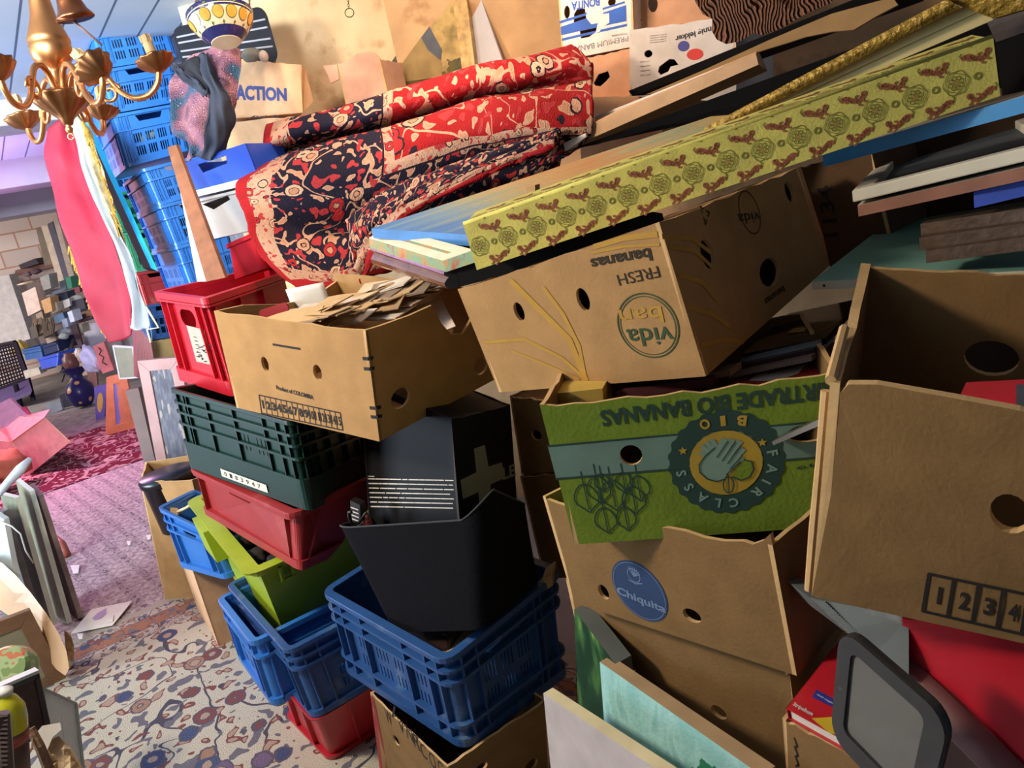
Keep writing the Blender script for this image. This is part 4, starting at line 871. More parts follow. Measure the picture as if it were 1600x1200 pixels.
# boards and flattened cardboard behind it
H = Hexa((884, 236, 1.97), (1600, -20, 1.45), (1640, 130, 1.42), (1105, 185, 1.80), .02); slab('black_board', 'wide matt black slab filling the dark void behind the gilt frame', 'board', H, [BLK])  # black slab stands in for the dark void between carton and frame
H = Hexa((883, 210, 2.0), (1181, 84, 1.78), (1185, 101, 1.78), (886, 233, 2.0), .30); H.c['BTL'] = PT((886, 204, 2.12)); H.c['BTR'] = PT((1184, 77, 1.92))
slab('flattened_carton', 'flattened brown carton, long edge on, in front of the rug\'s right end', 'cardboard', H, [KRAFT_P, KRAFT_D], [0, 0, 0, 0, 0, 1])
mb = MB(); pts = [(1010,148),(1100,110),(1200,64),(1300,22),(1395,-4),(1404,8),(1370,26),(1335,47),(1300,50),(1260,58),(1230,68),(1200,77),(1137,100),(1040,143)]
q = [P(x, y, 2.05-.0011*(x-1005)) for x, y in pts]; V, F = cdt(pts); mb.add([P(x, y, 2.05-.0011*(x-1005)) for x, y in V], F); tag(mb.build('cardboard_flap', KRAFT_D, solid=.005), 'brown cardboard sheet with a wavy torn edge under the thin black board', 'cardboard')
H = Hexa((982, 142, 2.16), (1430, -40, 1.75), (1430, -12, 1.75), (988, 150, 2.16), .25); slab('black_board', 'thin black board under the carved wooden panel', 'board', H, [BLK])
H = Hexa((930, 182, 2.04), (1130, 103, 1.86), (1131, 107, 1.86), (931, 187, 2.04), .06); slab('paper_sheet', 'thin white sheet edge-on above the flattened carton', 'paper', H, [PAPER])
H = Hexa((880, 224, 1.99), (915, 208, 1.95), (916, 214, 1.95), (884, 236, 1.98), .05); slab('notepad', 'small pad with ruled edges at the tip of the flattened carton', 'notepad', H, [PAPER])
# carved wooden panel
t = NT('carved_wood', .55); v = t.coord('Object'); wv = t.t.nodes.new('ShaderNodeTexWave'); t.put(wv.inputs['Vector'], t.warp(v, 9, .09)); wv.inputs['Scale'].default_value = 34; wv.inputs['Distortion'].default_value = 2.5
CARV = t.done(t.mix(wv.outputs['Fac'], rgb('#5d3924'), rgb('#85573a')), wv.outputs['Fac'], 1.0, .02)
pts = [(1083,-60),(1086,2),(1098,22),(1113,30),(1112,48),(1120,62),(1135,69),(1158,64),(1176,52),(1195,55),(1225,42),(1262,20),(1300,4),(1315,-60)]
mb = MB(); V, F = cdt(pts, (), 14)
fr = lambda x, y, d=0: P(x, y, 2.02-.0006*(x-1085)+d+.012*noise.noise(Vector((x*.035, y*.035, 0))))
panel(mb, lambda a, b: fr(a, b), lambda a, b: fr(a, b, .035), pts, (), 0, 0, 10); tag(mb.build('carved_panel', CARV, smooth=False), 'carved dark wooden panel with a scalloped edge above the black board', 'carving')
# ------------------------------------------------------------------ cartons stacked by the back wall
PALE = card('salmon_cardboard', '#c99874'); WHITEB = card('white_printed_cardboard', '#d6cbc0'); BPR = mat('cobalt_print', hexc('#2f58a6'), .8); GREYP = mat('grey_print', hexc('#6c6a70'), .8); REDP = mat('vermilion_print', hexc('#cf3b30'), .8); VIOP = mat('violet_print', hexc('#4b4a8f'), .8)
H1_ = Hexa((869, -70, 2.50), (986, -85, 2.36), (991, 72, 2.40), (879, 95, 2.54), .22, wob=.003, seed=40)
def b_bl(b, f, w, h):
    for p in ([(876,42),(978,8),(979,33),(877,55)], [(874,33),(976,2),(976,5),(875,37)], [(878,60),(980,37),(980,41),(878,64)]): poly(b, f, H1_, 'front', p)
def b_gr(b, f, w, h): lab(b, f, H1_, 'front', 'PREMIUM BANANAS', 930, 70, -104, 20, .017)
def b_gr2(b, f, w, h): lab(b, f, H1_, 'front', 'Premium bananas', 968, 55, -24, 4, .008)
def b_st(b, f, w, h): lab(b, f, H1_, 'front', 'BONITA', 915, 6, -44, 8, .026, .03)
carton('banana_box', 'white banana box with blue stripes and upside-down lettering, at the wall', H1_, WHITEB, holes=dict(front=[hole(H1_, 'front', 886, 19, .011, .019), hole(H1_, 'front', 956, 3, .014, .012), [on(H1_, 'front', *p) for p in ((897,22),(903,12),(914,14),(916,28),(924,38),(934,36),(931,50),(920,58),(908,60),(906,48),(896,44))]]), prints=[('front', b_bl, BPR, 'blue_stripes'), ('front', b_st, BPR, 'blue_lettering'), ('front', b_gr, GREYP, 'premium_lettering'), ('front', b_gr2, GREYP, 'small_lettering')], pname='printed_design', m_in=KRAFT, seed=41)
H2_ = Hexa((880, 98, 2.52), (992, 73, 2.38), (998, 160, 2.42), (890, 185, 2.56), .4, wob=.002, seed=42)
carton('banana_box', 'plain salmon banana box below the white one with blue stripes', H2_, PALE, holes=dict(front=[[on(H2_, 'front', *p) for p in ((927,130),(935,116),(950,111),(953,120),(946,128),(938,135),(930,134))]]), lid=True, seed=43)
H3_ = Hexa((983, 47, 2.26), (1150, 22, 2.10), (1150, 160, 2.14), (984, 150, 2.30), .4, wob=.002, seed=44)
def w_gr(b, f, w, h):
    for y in (56, 59.5, 63, 66.5): lab(b, f, H3_, 'front', 'product of ecuador', 1028, y-1, -26, 3, .0042)
    for y in (96, 103, 110, 117): lab(b, f, H3_, 'front', 'storage', 1008, y, -16, 2, .0045)
def w_gr2(b, f, w, h): lab(b, f, H3_, 'front', 'uitzinnig lekker', 1094, 49, -78, 22, .02, .02)
carton('banana_box', 'white banana box with red and blue round stickers, upside down by the wall', H3_, WHITEB, holes=dict(front=[hole(H3_, 'front', 1013, 84, .013, .011), [on(H3_, 'front', *p) for p in ((1028,112),(1030,104),(1046,92),(1054,93),(1060,101),(1048,104),(1044,112),(1032,117))]]),
       prints=[('front', w_gr, mat('dark_grey_print', hexc('#3b3a44'), .8), 'small_print'), ('front', w_gr2, mat('dark_grey_print', hexc('#3b3a44'), .8), 'slogan_lettering'), ('front', lambda b, f, w, h: plate(b, f, circ(*on(H3_, 'front', 1086, 85), .024, .015, 24)), REDP, 'red_sticker'), ('front', lambda b, f, w, h: plate(b, f, circ(*on(H3_, 'front', 1068, 72), .017, .014, 24)), VIOP, 'blue_sticker')], pname='printed_design', lid=True, m_in=KRAFT_D, seed=45)
H4_ = Hexa((996, -60, 2.42), (1160, -75, 2.28), (1160, 35, 2.30), (1000, 48, 2.44), .4, wob=.002, seed=46)
carton('banana_box', 'salmon banana box on top of the white one with round stickers', H4_, PALE, holes=dict(front=[hole(H4_, 'front', 1020, 6, .016, .025)]), seed=47, prints=[('front', lambda b, f, w, h: [b.add([f(.0, y), f(.006, y), f(.006, y+.02), f(.0, y+.02)], [(0,1,2,3)]) for y in (.03, .07, .11)], INK)], pname='printed_marks')
H5_ = Hexa((900, 152, 2.48), (1030, 146, 2.30), (1040, 260, 2.36), (910, 270, 2.54), .35, wob=.002, seed=48)
carton('cardboard_box', 'low tan carton with faint print below the salmon banana box', H5_, KRAFT_P, lid=True, seed=49)
# ------------------------------------------------------------------ right-hand pile
def dark_pr(b, f, w, h): lab(b, f, H6_, 'front', '1134', 1294, 330, -12, -80, .03, .02)
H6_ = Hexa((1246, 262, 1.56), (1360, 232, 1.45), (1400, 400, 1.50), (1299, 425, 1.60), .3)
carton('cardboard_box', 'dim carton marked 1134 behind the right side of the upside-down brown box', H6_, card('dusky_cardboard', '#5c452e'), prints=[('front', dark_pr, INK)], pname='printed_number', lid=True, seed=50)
H7_ = Hexa((1366, 215, 1.62), (1720, 140, 1.48), (1720, 650, 1.56), (1440, 660, 1.70), .3)  # added dark backing so the gaps and the box hole look black
carton('cardboard_box', 'added dark filler carton blackening the gaps behind the oak mouldings, right border', H7_, card('dark_cardboard', '#3a2a1e'), lid=True, seed=51)
TEALB = mat('pale_teal_paint', hexc('#7fb0a0'), .6, var=.12, scale=5); OAK = mat('dark_oak', hexc('#4f3a28'), .5, var=.3, scale=30, bump=.2)
def flat(name, label, cat, A, B, th, C, mats, idx=None):
    """a board lying level: A front left, B front right (pixel, depth), th its thickness, C a point of its left edge at the back"""
    a = P(*A); b = P(*B); c = Z(C[0], C[1], a.z+(C[2] if len(C) > 2 else 0)); H = Hexa(a, b, b-UP*th, a-UP*th, BTL=c, BTR=b+(c-a), BBR=b+(c-a)-UP*th, BBL=c-UP*th)
    return H if name is None else slab(name, label, cat, H, mats, idx)
H = flat(None, 0, 0, (1268, 440, 1.20), (1660, 420, 1.02), .013, (1391, 345), 0)
root = thing('painted_board', 'pale teal painted board with a screw hole, behind the open brown box', 'board', H.base); slab('board', None, None, H, [TEALB, mat('cream_edge', hexc('#c3bda6'), .7)], [1, 1, 1, 1, 0, 0], parent=root)
mb = MB(); plate(mb, H.front(-.0008), circ(.018, .006, .0022, n=10)); mb.build('screw_hole', HOLE, root)
for k, (A, B, C, lb) in enumerate((((1446, 392, 1.10), (1660, 362, .98), (1460, 380), 'dark oak moulding at the bottom, lying on the pale teal board'), ((1436, 372, 1.12), (1660, 340, .99), (1452, 358), 'dark oak moulding in the middle of its stack on the teal board'), ((1438, 350, 1.14), (1660, 316, 1.0), (1455, 338), 'dark oak moulding on top of its stack, under the blue-edged canvas'))):
    flat('oak_moulding', lb, 'moulding', A, B, .018, C, [OAK])
flat('blue_edged_canvas', 'canvas with ultramarine edge under the reddish-brown one, at the right border', 'canvas', (1521, 300, 1.06), (1690, 258, .97), .022, (1528, 294), [mat('ultramarine_paint', hexc('#2f4db0'), .5, var=.2)])
H = flat(None, 0, 0, (1340, 321, 1.17), (1690, 240, .95), .017, (1400, 262), 0)
slab('brown_edged_canvas', 'canvas with reddish-brown edge right under the white stretcher frame', 'canvas', H, [mat('redbrown_paint', hexc('#8a5a44'), .6, var=.25), mat('white_primer', hexc('#d8d4c6'), .7)], [0, 0, 0, 0, 1, 1])
H = flat(None, 0, 0, (1331, 298, 1.16), (1690, 208, .94), .018, (1402, 226), 0)
framed('stretched_canvas', 'white wooden stretcher frame seen from behind, on the reddish-brown canvas', 'canvas', H, mat('white_wood', hexc('#cfc7b0'), .7, var=.08), mat('grey_canvas_back', hexc('#3f474b'), .9), fw=.032, face='top', lift=.014, fname='stretcher', pname='canvas_back')
H = flat(None, 0, 0, (1285, 240, 1.28), (1690, 124, .98), .022, (1300, 232), 0)
slab('blue_canvas', 'bright blue edged canvas directly below the end of the brocade box', 'canvas', H, [mat('cerulean_paint', hexc('#1f7fb8'), .5, var=.15), mat('white_primer', hexc('#d8d4c6'), .7)], [0, 0, 0, 0, 1, 0])
H = Hexa((1556, 70, 1.22), (1690, 20, 1.1), (1690, 115, 1.1), (1566, 150, 1.22), .25); slab('black_frame', 'black wooden frame stack beyond the right end of the brocade box', 'frame', H, [BLK])
H = Hexa((1540, 30, 1.30), (1690, -20, 1.16), (1690, 20, 1.16), (1556, 66, 1.30), .25); slab('dark_frame', 'dark brown frame under the corner of the gilt frame, at the right border', 'frame', H, [mat('umber_wood', hexc('#2b1d14'), .5, var=.3)])
# big open box
HO = Hexa((1297, 597, .81), (1720, 652, .67), (1720, 1032, .74), (1268, 932, .88), BTL=(1345, 414, 1.15), BTR=(1740, 432, 1.00), wob=0, seed=60)
dd = HO.c['BTL']-HO.c['FTL']; HO.c['BBL'] = HO.c['FBL']+dd; HO.c['BBR'] = HO.c['FBR']+(HO.c['BTR']-HO.c['FTR'])
def o_pr(b, f, w, h):
    line(b, f, HO, 'front', [(1452, 896), (1700, 948), (1692, 1012), (1442, 954)], .0034, True)
    for k in range(5):
        x = 1468+38.5*k; y = 930+8.6*k; lab(b, f, HO, 'front', str(k+1), x, y, 15, 4, .021, .03)
        if k: line(b, f, HO, 'front', [(1452+38.5*k, 896+8.1*k), (1442+38.5*k, 954+9*k)], .003)
w_, d_, h_ = HO.W, HO.D, HO.H
carton('banana_box', 'large open brown box at the right edge of the pile, with a number strip', HO, KRAFT_D, holes=dict(front=[hole(HO, 'front', 1578, 803, .017, .021)], back=[circ(w_-on(HO, 'front', 1, 1)[0]*0-.14, h_*.52, .026, .026)]),
       tops=dict(left=[(d_, h_), (d_*.9, h_*.985), (d_*.82, h_*1.0), (d_*.62, h_*.96), (d_*.5, h_*.93), (d_*.4, h_*.97), (d_*.2, h_*.98), (0, h_*1.01)], front=[(w_, h_*.985), (w_*.8, h_*.97), (w_*.74, h_*.985), (w_*.5, h_), (w_*.2, h_*1.015), (w_*.08, h_*1.0), (w_*.05, h_*.96), (w_*.02, h_*1.0), (0, h_)], back=ragged(w_, h_, .004, 14, 0, 3)), prints=[('front', o_pr, INK)], pname='printed_numbers', t=.011, seed=61)
mb = MB(); mb.tube([HO(-.004, .01, z) for z in (.0, .08, .16, .24)], [.005, .006, .005, .006], 7); mb.tube([HO(.0, .004+u*.05, h_*(1.0)) for u in (0, 1, 2, 3)], .006, 7); mb.build('torn_corner_flap', KRAFT_E, bpy.data.objects['banana_box.0%02d' % 0] if False else [o for o in bpy.data.objects if o.get('label', '').startswith('large open brown')][0])
H = Hexa((1500, 618, .84), (1640, 612, .79), (1640, 656, .79), (1500, 646, .84), .045); slab('red_folder_box', 'red plastic case lying inside the large open box', 'case', H, [LRED])
H = Hexa((1588, 606, .775), (1640, 610, .76), (1640, 640, .76), (1588, 636, .775), .012); slab('grey_case', 'small grey object beside the red case in the open box', 'case', H, [mat('slate_plastic', hexc('#4d545e'), .5)])
# things under the open box
PINKP = mat('worn_red_plastic', hexc('#b23a40'), .45, var=.12, dirt=(hexc('#c98a88'), 9, .62)); GREYPL = mat('grey_plastic', hexc('#6f7572'), .5, var=.15, dirt=(hexc('#a5a8a2'), 16, .62))
H = Hexa((1412, 966, .90), (1700, 985, .76), (1700, 1285, .80), (1407, 1014, .93), .3); root = thing('plastic_tub', 'red plastic tub with a pale worn lip under the large open box', 'tub', H.base)
mb = MB(); mb.grid(lambda u, v: H(u*H.W, .0, v*H.H), 10, 6); mb.grid(lambda u, v: H(0, (1-u)*H.D, v*H.H), 4, 4); mb.grid(lambda u, v: H(u*H.W, H.D, v*H.H), 6, 4); mb.grid(lambda u, v: H(u*H.W, v*H.D, H.H*.9), 6, 4); mb.build('body', LRED, root, solid=.004)
mb = MB(); pts = [P(*q) for q in ((1400, 1012, .935), (1436, 1040, .915), (1480, 1082, .885), (1540, 1140, .86), (1620, 1215, .83))]; off_ = [P(q[0]-6, q[1]+34, q[2]-.01) for q in ((1390, 1000, .935), (1424, 1046, .915), (1466, 1094, .885), (1526, 1156, .86), (1610, 1235, .83))]
mb.add(pts+off_, [(i, i+1, 5+i+1, 5+i) for i in range(4)]); mb.build('worn_lip', mat('pale_worn_pink', hexc('#9c7470'), .6, var=.2, scale=20), root, solid=.006, smooth=True)
H = Hexa((1268, 936, .97), (1418, 966, .90), (1412, 1022, .91), (1372, 1018, .93), .25); root = thing('plastic_bin', 'grey plastic bin with a ribbed edge below the corner of the open box', 'bin', H.base)
mb = MB(); q = [P(*v) for v in ((1266, 934, .98), (1420, 964, .90), (1420, 1060, .90), (1370, 1020, .925), (1318, 985, .95))]; mb.add(q+[v+RC @ Vector((0, .0, -.12)) for v in q], [(0, 1, 2, 3, 4), (0, 5, 6, 1), (1, 6, 7, 2), (2, 7, 8, 3), (3, 8, 9, 4), (4, 9, 5, 0)]); mb.build('body', GREYPL, root)
mb = MB()
for k in range(20):
    u = k/19; x, y, d = 1270+66*u, 938+62*u, .972-.032*u; a = P(x, y, d); b = P(x+20, y+3, d-.008); mb.tube([a, b], .0017, 5)
mb.build('ribs', GREYPL, root)
H = Hexa((1312, 978, .84), (1483, 1128, .75), (1440, 1300, .78), (1297, 1150, .87), .02); root = thing('plastic_lid', 'worn grey lid with a dark rounded rim leaning at the lower right', 'lid', H.base); f = H.front; W_, h_ = H.W, H.H
mb = MB(); rr = rrect(0, 0, W_, h_, .024, 5); panel(mb, f(.004), f(.012), rr, (), 0, 0, .05); mb.build('panel', mat('scuffed_grey', hexc('#6b6962'), .6, var=.25, scale=10, dirt=(hexc('#a19a88'), 18, .6)), root)
mb = MB(); panel(mb, f(0), f(.012), rrect(0, 0, W_, h_, .024, 5), [rrect(.016, .02, W_-.022, h_-.016, .010, 5)], 0, 0, 0); mb.build('rim', mat('dark_grey_rim', hexc('#3c3c3b'), .45, var=.2, dirt=(hexc('#85827a'), 25, .66)), root, bevel=.002)
HQ = Hexa((1222, 1122, 1.03), (1350, 1190, .92), (1355, 1340, .96), (1236, 1300, 1.08), .34, BTL=(1318, 985, 1.18)); HQ.c['BTR'] = HQ.c['FTR']+HQ.c['BTL']-HQ.c['FTL']; HQ.c['BBL'] = HQ.c['FBL']+HQ.c['BTL']-HQ.c['FTL']; HQ.c['BBR'] = HQ.c['FBR']+HQ.c['BTL']-HQ.c['FTL']
carton('cardboard_box', 'small brown carton holding the red comic book', HQ, KRAFT_D, prints=[('front', lambda b, f, w, h: [quads(b, f, stroke([(.02, h-.02-.014*k), (.024, h-.03-.014*k), (.019, h-.034-.014*k)], .003)) for k in range(3)], INK)], pname='ink_marks', seed=71)
HZ = Hexa((1228, 1106, 1.0), (1340, 1168, .90), (1342, 1186, .905), (1232, 1124, 1.005), BTL=(1312, 1000, 1.13)); dd = HZ.c['BTL']-HZ.c['FTL']
for a, b in (('BTR', 'FTR'), ('BBL', 'FBL'), ('BBR', 'FBR')): HZ.c[a] = HZ.c[b]+dd
HZ.D = dd.length
root = thing('comic_book', 'red paperback comic book with a yellow corner in the small carton', 'book', HZ.base); mb = MB(); W_, D_, h_ = HZ.W, HZ.D, HZ.H
mb.box((0, 0, h_-.0015), (W_, D_, h_), 0, lambda p: HZ(*p)); mb.box((0, 0, 0), (W_, D_, .0015), 0, lambda p: HZ(*p)); mb.box((0, 0, 0), (.0015, D_, h_), 0, lambda p: HZ(*p)); mb.build('cover', mat('comic_red', hexc('#c0202a'), .4), root)
mb = MB(); mb.box((.003, .004, .0016), (W_-.003, D_-.003, h_-.0016), 0, lambda p: HZ(*p)); mb.build('pages', PAPER, root)
f = HZ.top(-.0008); mb = MB(); poly(mb, f, HZ, 'top', [(1276, 1078), (1310, 1097), (1306, 1108), (1269, 1090)]); mb.build('blue_band', mat('ultramarine_print', hexc('#2c3488'), .5), root)
mb = MB(); poly(mb, f, HZ, 'top', [(1268, 1123), (1300, 1121), (1330, 1155), (1296, 1146)]); mb.build('yellow_corner', mat('yellow_cover_print', hexc('#d6b52c'), .5), root)
f = HZ.top(-.0016)
mb2 = MB(); lab(mb2, f, HZ, 'top', 'Stripalbum', 1255, 1110, 30, 17, .010, .02); lab(mb2, f, HZ, 'top', 'deel negen', 1290, 1094, 26, 15, .0045, .01); mb2.build('cover_lettering', WHITEP, root)
# canvases standing at the bottom
def stand(name, label, cat, A, B, C, D, th, mats, idx): H = Hexa(A, B, C, D, th); return slab(name, label, cat, H, mats, idx)
t = NT('green_abstract', .4); v = t.coord('UV'); nz = t.noise(t.warp(v, 2, .5), 3, 3); c1 = t.ramp(nz, [(.3, '#12291f'), (.5, '#24432c'), (.62, '#46703c'), (.7, '#8aa04c')]); GA = t.done(c1)
stand('green_painting', 'dark green painting with grey edge standing against the brown boxes', 'painting', (897, 952, 1.46), (962, 1038, 1.34), (1010, 1330, 1.38), (908, 1230, 1.50), .035, [GA, mat('grey_edge', hexc('#5f655f'), .7)], [0, 1, 1, 1, 1, 1])
t = NT('turquoise_wash', .6); v = t.coord('UV', (1, 1, 1)); x, y, _ = t.sep(v); wn = t.noise(t.warp(t.coord('UV', (3, 1.2, 1)), 2, .4), 3, 3); base = t.ramp(wn, [(.35, '#8fc4bd'), (.55, '#a4d3cc'), (.7, '#79b3ad')])
blo = t.ma('ADD', t.n('ShaderNodeVectorMath', 1, _operation='DISTANCE', Vector=v) if False else t.ma('SQRT', t.ma('ADD', t.ma('POWER', t.ma('SUBTRACT', x, .78), 2.0), t.ma('POWER', t.ma('SUBTRACT', y, .72), 2.0))), t.ma('MULTIPLY', t.noise(v, 18, 3), .10)); TQ = t.done(t.mix(t.lt(blo, .22), base, rgb('#2f7d5c')), t.noise(v, 40, 3), .2)
stand('turquoise_painting', 'pale turquoise painting with a dark green tree, second of the canvases at the bottom', 'painting', (937, 1034, 1.36), (1190, 1212, 1.00), (1225, 1560, 1.03), (962, 1370, 1.41), .025, [TQ, mat('tan_edge', hexc('#a78a62'), .7)], [0, 1, 1, 1, 1, 1])
stand('white_canvas', 'blank off-white canvas with cream edge, frontmost at the bottom of the pile', 'canvas', (849, 1083, 1.33), (1045, 1215, 1.02), (1075, 1560, 1.12), (880, 1400, 1.45), .02, [mat('offwhite_canvas', hexc('#b9b0ac'), .85), mat('cream_canvas_edge', hexc('#d3c79a'), .8)], [0, 1, 1, 1, 1, 1])
# books and discs in the green box
H = Hexa((858, 616, 1.24), (941, 607, 1.21), (945, 645, 1.23), (863, 655, 1.26), .07); slab('wooden_block', 'pale yellow wooden block at the left of the green box', 'block', H, [mat('yellow_wood', hexc('#c9a94f'), .7, var=.1)])
def inbox(name, label, cat, A, B, th, C, m, idx=None): return flat(name, label, cat, A, B, th, C, m, idx)
inbox('book', 'dark red book under the upside-down brown box, at the left of the green box', 'book', (962, 612, 1.24), (1110, 590, 1.18), .014, (985, 596), [mat('maroon_cover', hexc('#4a1f22'), .5)])
inbox('book', 'tan book right of the dark red one in the green box', 'book', (1000, 600, 1.25), (1140, 578, 1.18), .010, (1020, 588), [mat('tan_cover', hexc('#7d6a55'), .6)])
HS = flat(None, 0, 0, (1128, 612, 1.21), (1292, 588, 1.14), .006, (1195, 552), 0); root = slab('record_sleeve', 'red record sleeve with a white disc in the green box', 'record', HS, [mat('red_sleeve', hexc('#b5322c'), .5)])
mb = MB(); poly(mb, HS.top(-.001), HS, 'top', [(1170, 596), (1190, 578), (1225, 564), (1258, 560), (1262, 568), (1248, 584), (1215, 596)]); mb.build('white_disc', PAPER, root)
mb = MB(); [line(mb, HS.top(-.002), HS, 'top', [(1200+k*7, 586-k*2), (1210+k*6, 580-k), (1214+k*6, 572-k)], .003) for k in range(5)]; mb.build('printed_figure', mat('navy_line_print', hexc('#2a2f55'), .6), root)
for k, (A, B, C, hx, lb) in enumerate((((1138, 584, 1.245), (1268, 556, 1.17), (1180, 552), '#8d8478', 'pale disc case, lowest of the cases in the green box'), ((1146, 573, 1.25), (1272, 545, 1.18), (1188, 542), '#3a2026', 'dark red disc case, middle of the cases in the green box'), ((1156, 562, 1.26), (1278, 535, 1.19), (1196, 532), '#7d8d96', 'greyish disc case below the black one in the green box'))):
    inbox('disc_case', lb, 'disc case', A, B, .008, C, [mat('case_%d' % k, hexc(hx), .25)])
HS = flat(None, 0, 0, (1160, 553, 1.27), (1290, 528, 1.20), .010, (1232, 490), 0); root = slab('disc_case', 'glossy black disc case with a gold label, topmost in the green box', 'disc case', HS, [mat('gloss_black', hexc('#0d0d0c'), .12, coat=.5)])
mb = MB(); poly(mb, HS.top(-.001), HS, 'top', [(1228, 522), (1240, 514), (1264, 511), (1256, 519)]); mb.build('gold_label', mat('gold_label', hexc('#b59a42'), .4), root)
H = Hexa((1206, 690, 1.07), (1290, 650, 1.00), (1292, 660, 1.00), (1208, 696, 1.07), .02); slab('metal_strip', 'bent metal strip in front of the green box, beside the open box', 'strip', H, [mat('steel', hexc('#8d8272'), .3, .8)])
# ------------------------------------------------------------------ hanging things, upper left
BRASS = mat('aged_brass', hexc('#cf935e'), .38, 1.0, var=.2, scale=8); BRASS_D = mat('dark_brass_leaf', hexc('#a06f48'), .42, 1.0, var=.4, scale=14)
WAX = mat('cream_wax_sleeve', hexc('#c39f6c'), .5, var=.15)
def frame_at(o, zax, xhint):
    z = zax.normalized(); x = (xhint-z*xhint.dot(z)).normalized(); y = z.cross(x)
    return Matrix(((x.x, y.x, z.x, o.x), (x.y, y.y, z.y, o.y), (x.z, y.z, z.z, o.z), (0, 0, 0, 1)))
bot = P(109, 206, 1.9); top = P(60, -6, 1.86); M = frame_at(bot, top-bot, RC @ Vector((1, 0, 0)))
Lc = (top-bot).length; k = Lc/.335
root = thing('chandelier', 'brass chandelier with curled arms and candle sleeves hanging at the upper left', 'chandelier', bot)
mb = MB(); mb.lathe([(r*k, z*k) for r, z in ((.0, .10), (.020, .105), (.022, .112), (.016, .125), (.014, .15), (.017, .158), (.030, .165), (.045, .18), (.049, .20), (.0495, .212), (.047, .216), (.050, .222), (.048, .232), (.040, .255), (.030, .285), (.025, .32), (.024, .36), (.022, .42))], M, 32); mb.build('stem', BRASS, root, smooth=True)
mb = MB(); mb.lathe([(r*k, z*k) for r, z in ((.0, .012), (.012, .018), (.016, .03), (.030, .045), (.055, .065), (.070, .082), (.071, .088), (.05, .095), (.022, .11))], M, 48, flute=lambda a, i: 1+(.05*math.cos(12*a) if 2 < i < 7 else 0)); mb.build('fluted_bowl', BRASS_D, root, smooth=True)
mb = MB(); mb.lathe([(0, -.006*k), (.008*k, 0), (.010*k, .008*k), (.006*k, .014*k), (.012*k, .02*k)], M, 16); mb.tube([M @ Vector((.0075*k*math.cos(q*.45), 0, -.012*k+.0075*k*math.sin(q*.45))) for q in range(15)], .0018, 6); mb.build('finial', BRASS, root, smooth=True)
for i, (az, zc, lean) in enumerate(((-1, .0, (-.22, .0)), (-42, -.045, (-.95, .3)), (97, -.015, (.1, .1)), (140, -.03, (-.2, 0)), (-88, -.045, (-.35, 0)))):
    a = math.radians(az); u = Vector((math.cos(a), math.sin(a), 0)); R = .262*k
    prof = [(.02, .10), (.035, .135), (.065, .158), (.100, .150), (.125, .115), (.150, .075), (.185, .052), (.222, .056), (.248, .080), (.258, .112)]
    cp = [Vector((r*k*R/(.258*k)*1.0, 0, z*k)) for r, z in prof]
    pts = [cat_list(cp, q/40) for q in range(41)]; pts = [M @ Vector((p.x*u.x, p.x*u.y, p.z+zc*k*p.x/R)) for p in pts]
    mb = MB(); mb.tube(pts, .0075*k, 10); arm = mb.build('arm', BRASS, root, smooth=True)
    mb = MB(); sp = [M @ Vector(((.125+.03*math.cos(q*.5)*(1-q/26))*k*u.x, (.125+.03*math.cos(q*.5)*(1-q/26))*k*u.y, (.075+.03*math.sin(q*.5)*(1-q/26))*k)) for q in range(18)]
    mb.tube(sp, .005*k, 8); mb.build('scroll', BRASS, arm, smooth=True)
    tip = pts[-1]; ax = (M.to_3x3() @ Vector((lean[0], lean[1], 1))).normalized(); Mc = frame_at(tip, ax, RC @ Vector((1, 0, 0)))
    mb = MB(); mb.lathe([(.004*k, -.010*k), (.014*k, -.006*k), (.032*k, .006*k), (.045*k, .022*k), (.047*k, .026*k), (.040*k, .023*k), (.014*k, .010*k), (.0, .010*k)], Mc, 40, flute=lambda q, j: 1+(.07*math.cos(10*q) if 1 < j < 7 else 0)); mb.build('drip_pan', BRASS_D, arm, smooth=True)
    mb = MB(); mb.lathe([(.0105*k, .012*k), (.0105*k, .03*k), (.013*k, .03*k)], Mc, 14); mb.build('socket', mat('dark_socket', hexc('#2b1c12'), .4), arm, smooth=True)
    mb = MB(); mb.lathe([(.0125*k, .03*k), (.0125*k, .084*k), (.010*k, .087*k), (0, .087*k)], Mc, 16)
    for q in range(5): b_ = 1.3*q+i; mb.tube([Mc @ Vector((.0125*k*math.cos(b_), .0125*k*math.sin(b_), z*k)) for z in (.086, .074, .066)], [.003*k, .0034*k, .002*k], 6)
    mb.build('candle_sleeve', WAX, arm, smooth=True)
# bell
o = P(118, 28, 1.72); tp = P(98, -22, 1.70); Mb = frame_at(o, tp-o, RC @ Vector((1, .25, 0))); root = thing('brass_bell', 'small brass bell with a wooden beater hanging above the chandelier', 'bell', o); s = (tp-o).length/.072
mb = MB(); mb.lathe([(r*s, z*s) for r, z in ((.043, -.002), (.0445, 0), (.041, .006), (.034, .016), (.029, .032), (.026, .048), (.020, .058), (.010, .064), (.006, .072), (.0, .074))], Mb, 36); mb.lathe([(r*s, z*s) for r, z in ((.043, -.002), (.038, .003), (.031, .016), (.026, .032), (.02, .05), (0, .058))], Mb, 36); mb.build('bell_cup', mat('copper_brass', hexc('#9c6342'), .3, 1.0, var=.2), root, smooth=True)
mb = MB(); mb.tube([P(104, 24, 1.73), P(160, 71, 1.78)], .003, 8); mb.build('beater', mat('grey_beater', hexc('#8a6a63'), .5), root, smooth=True)
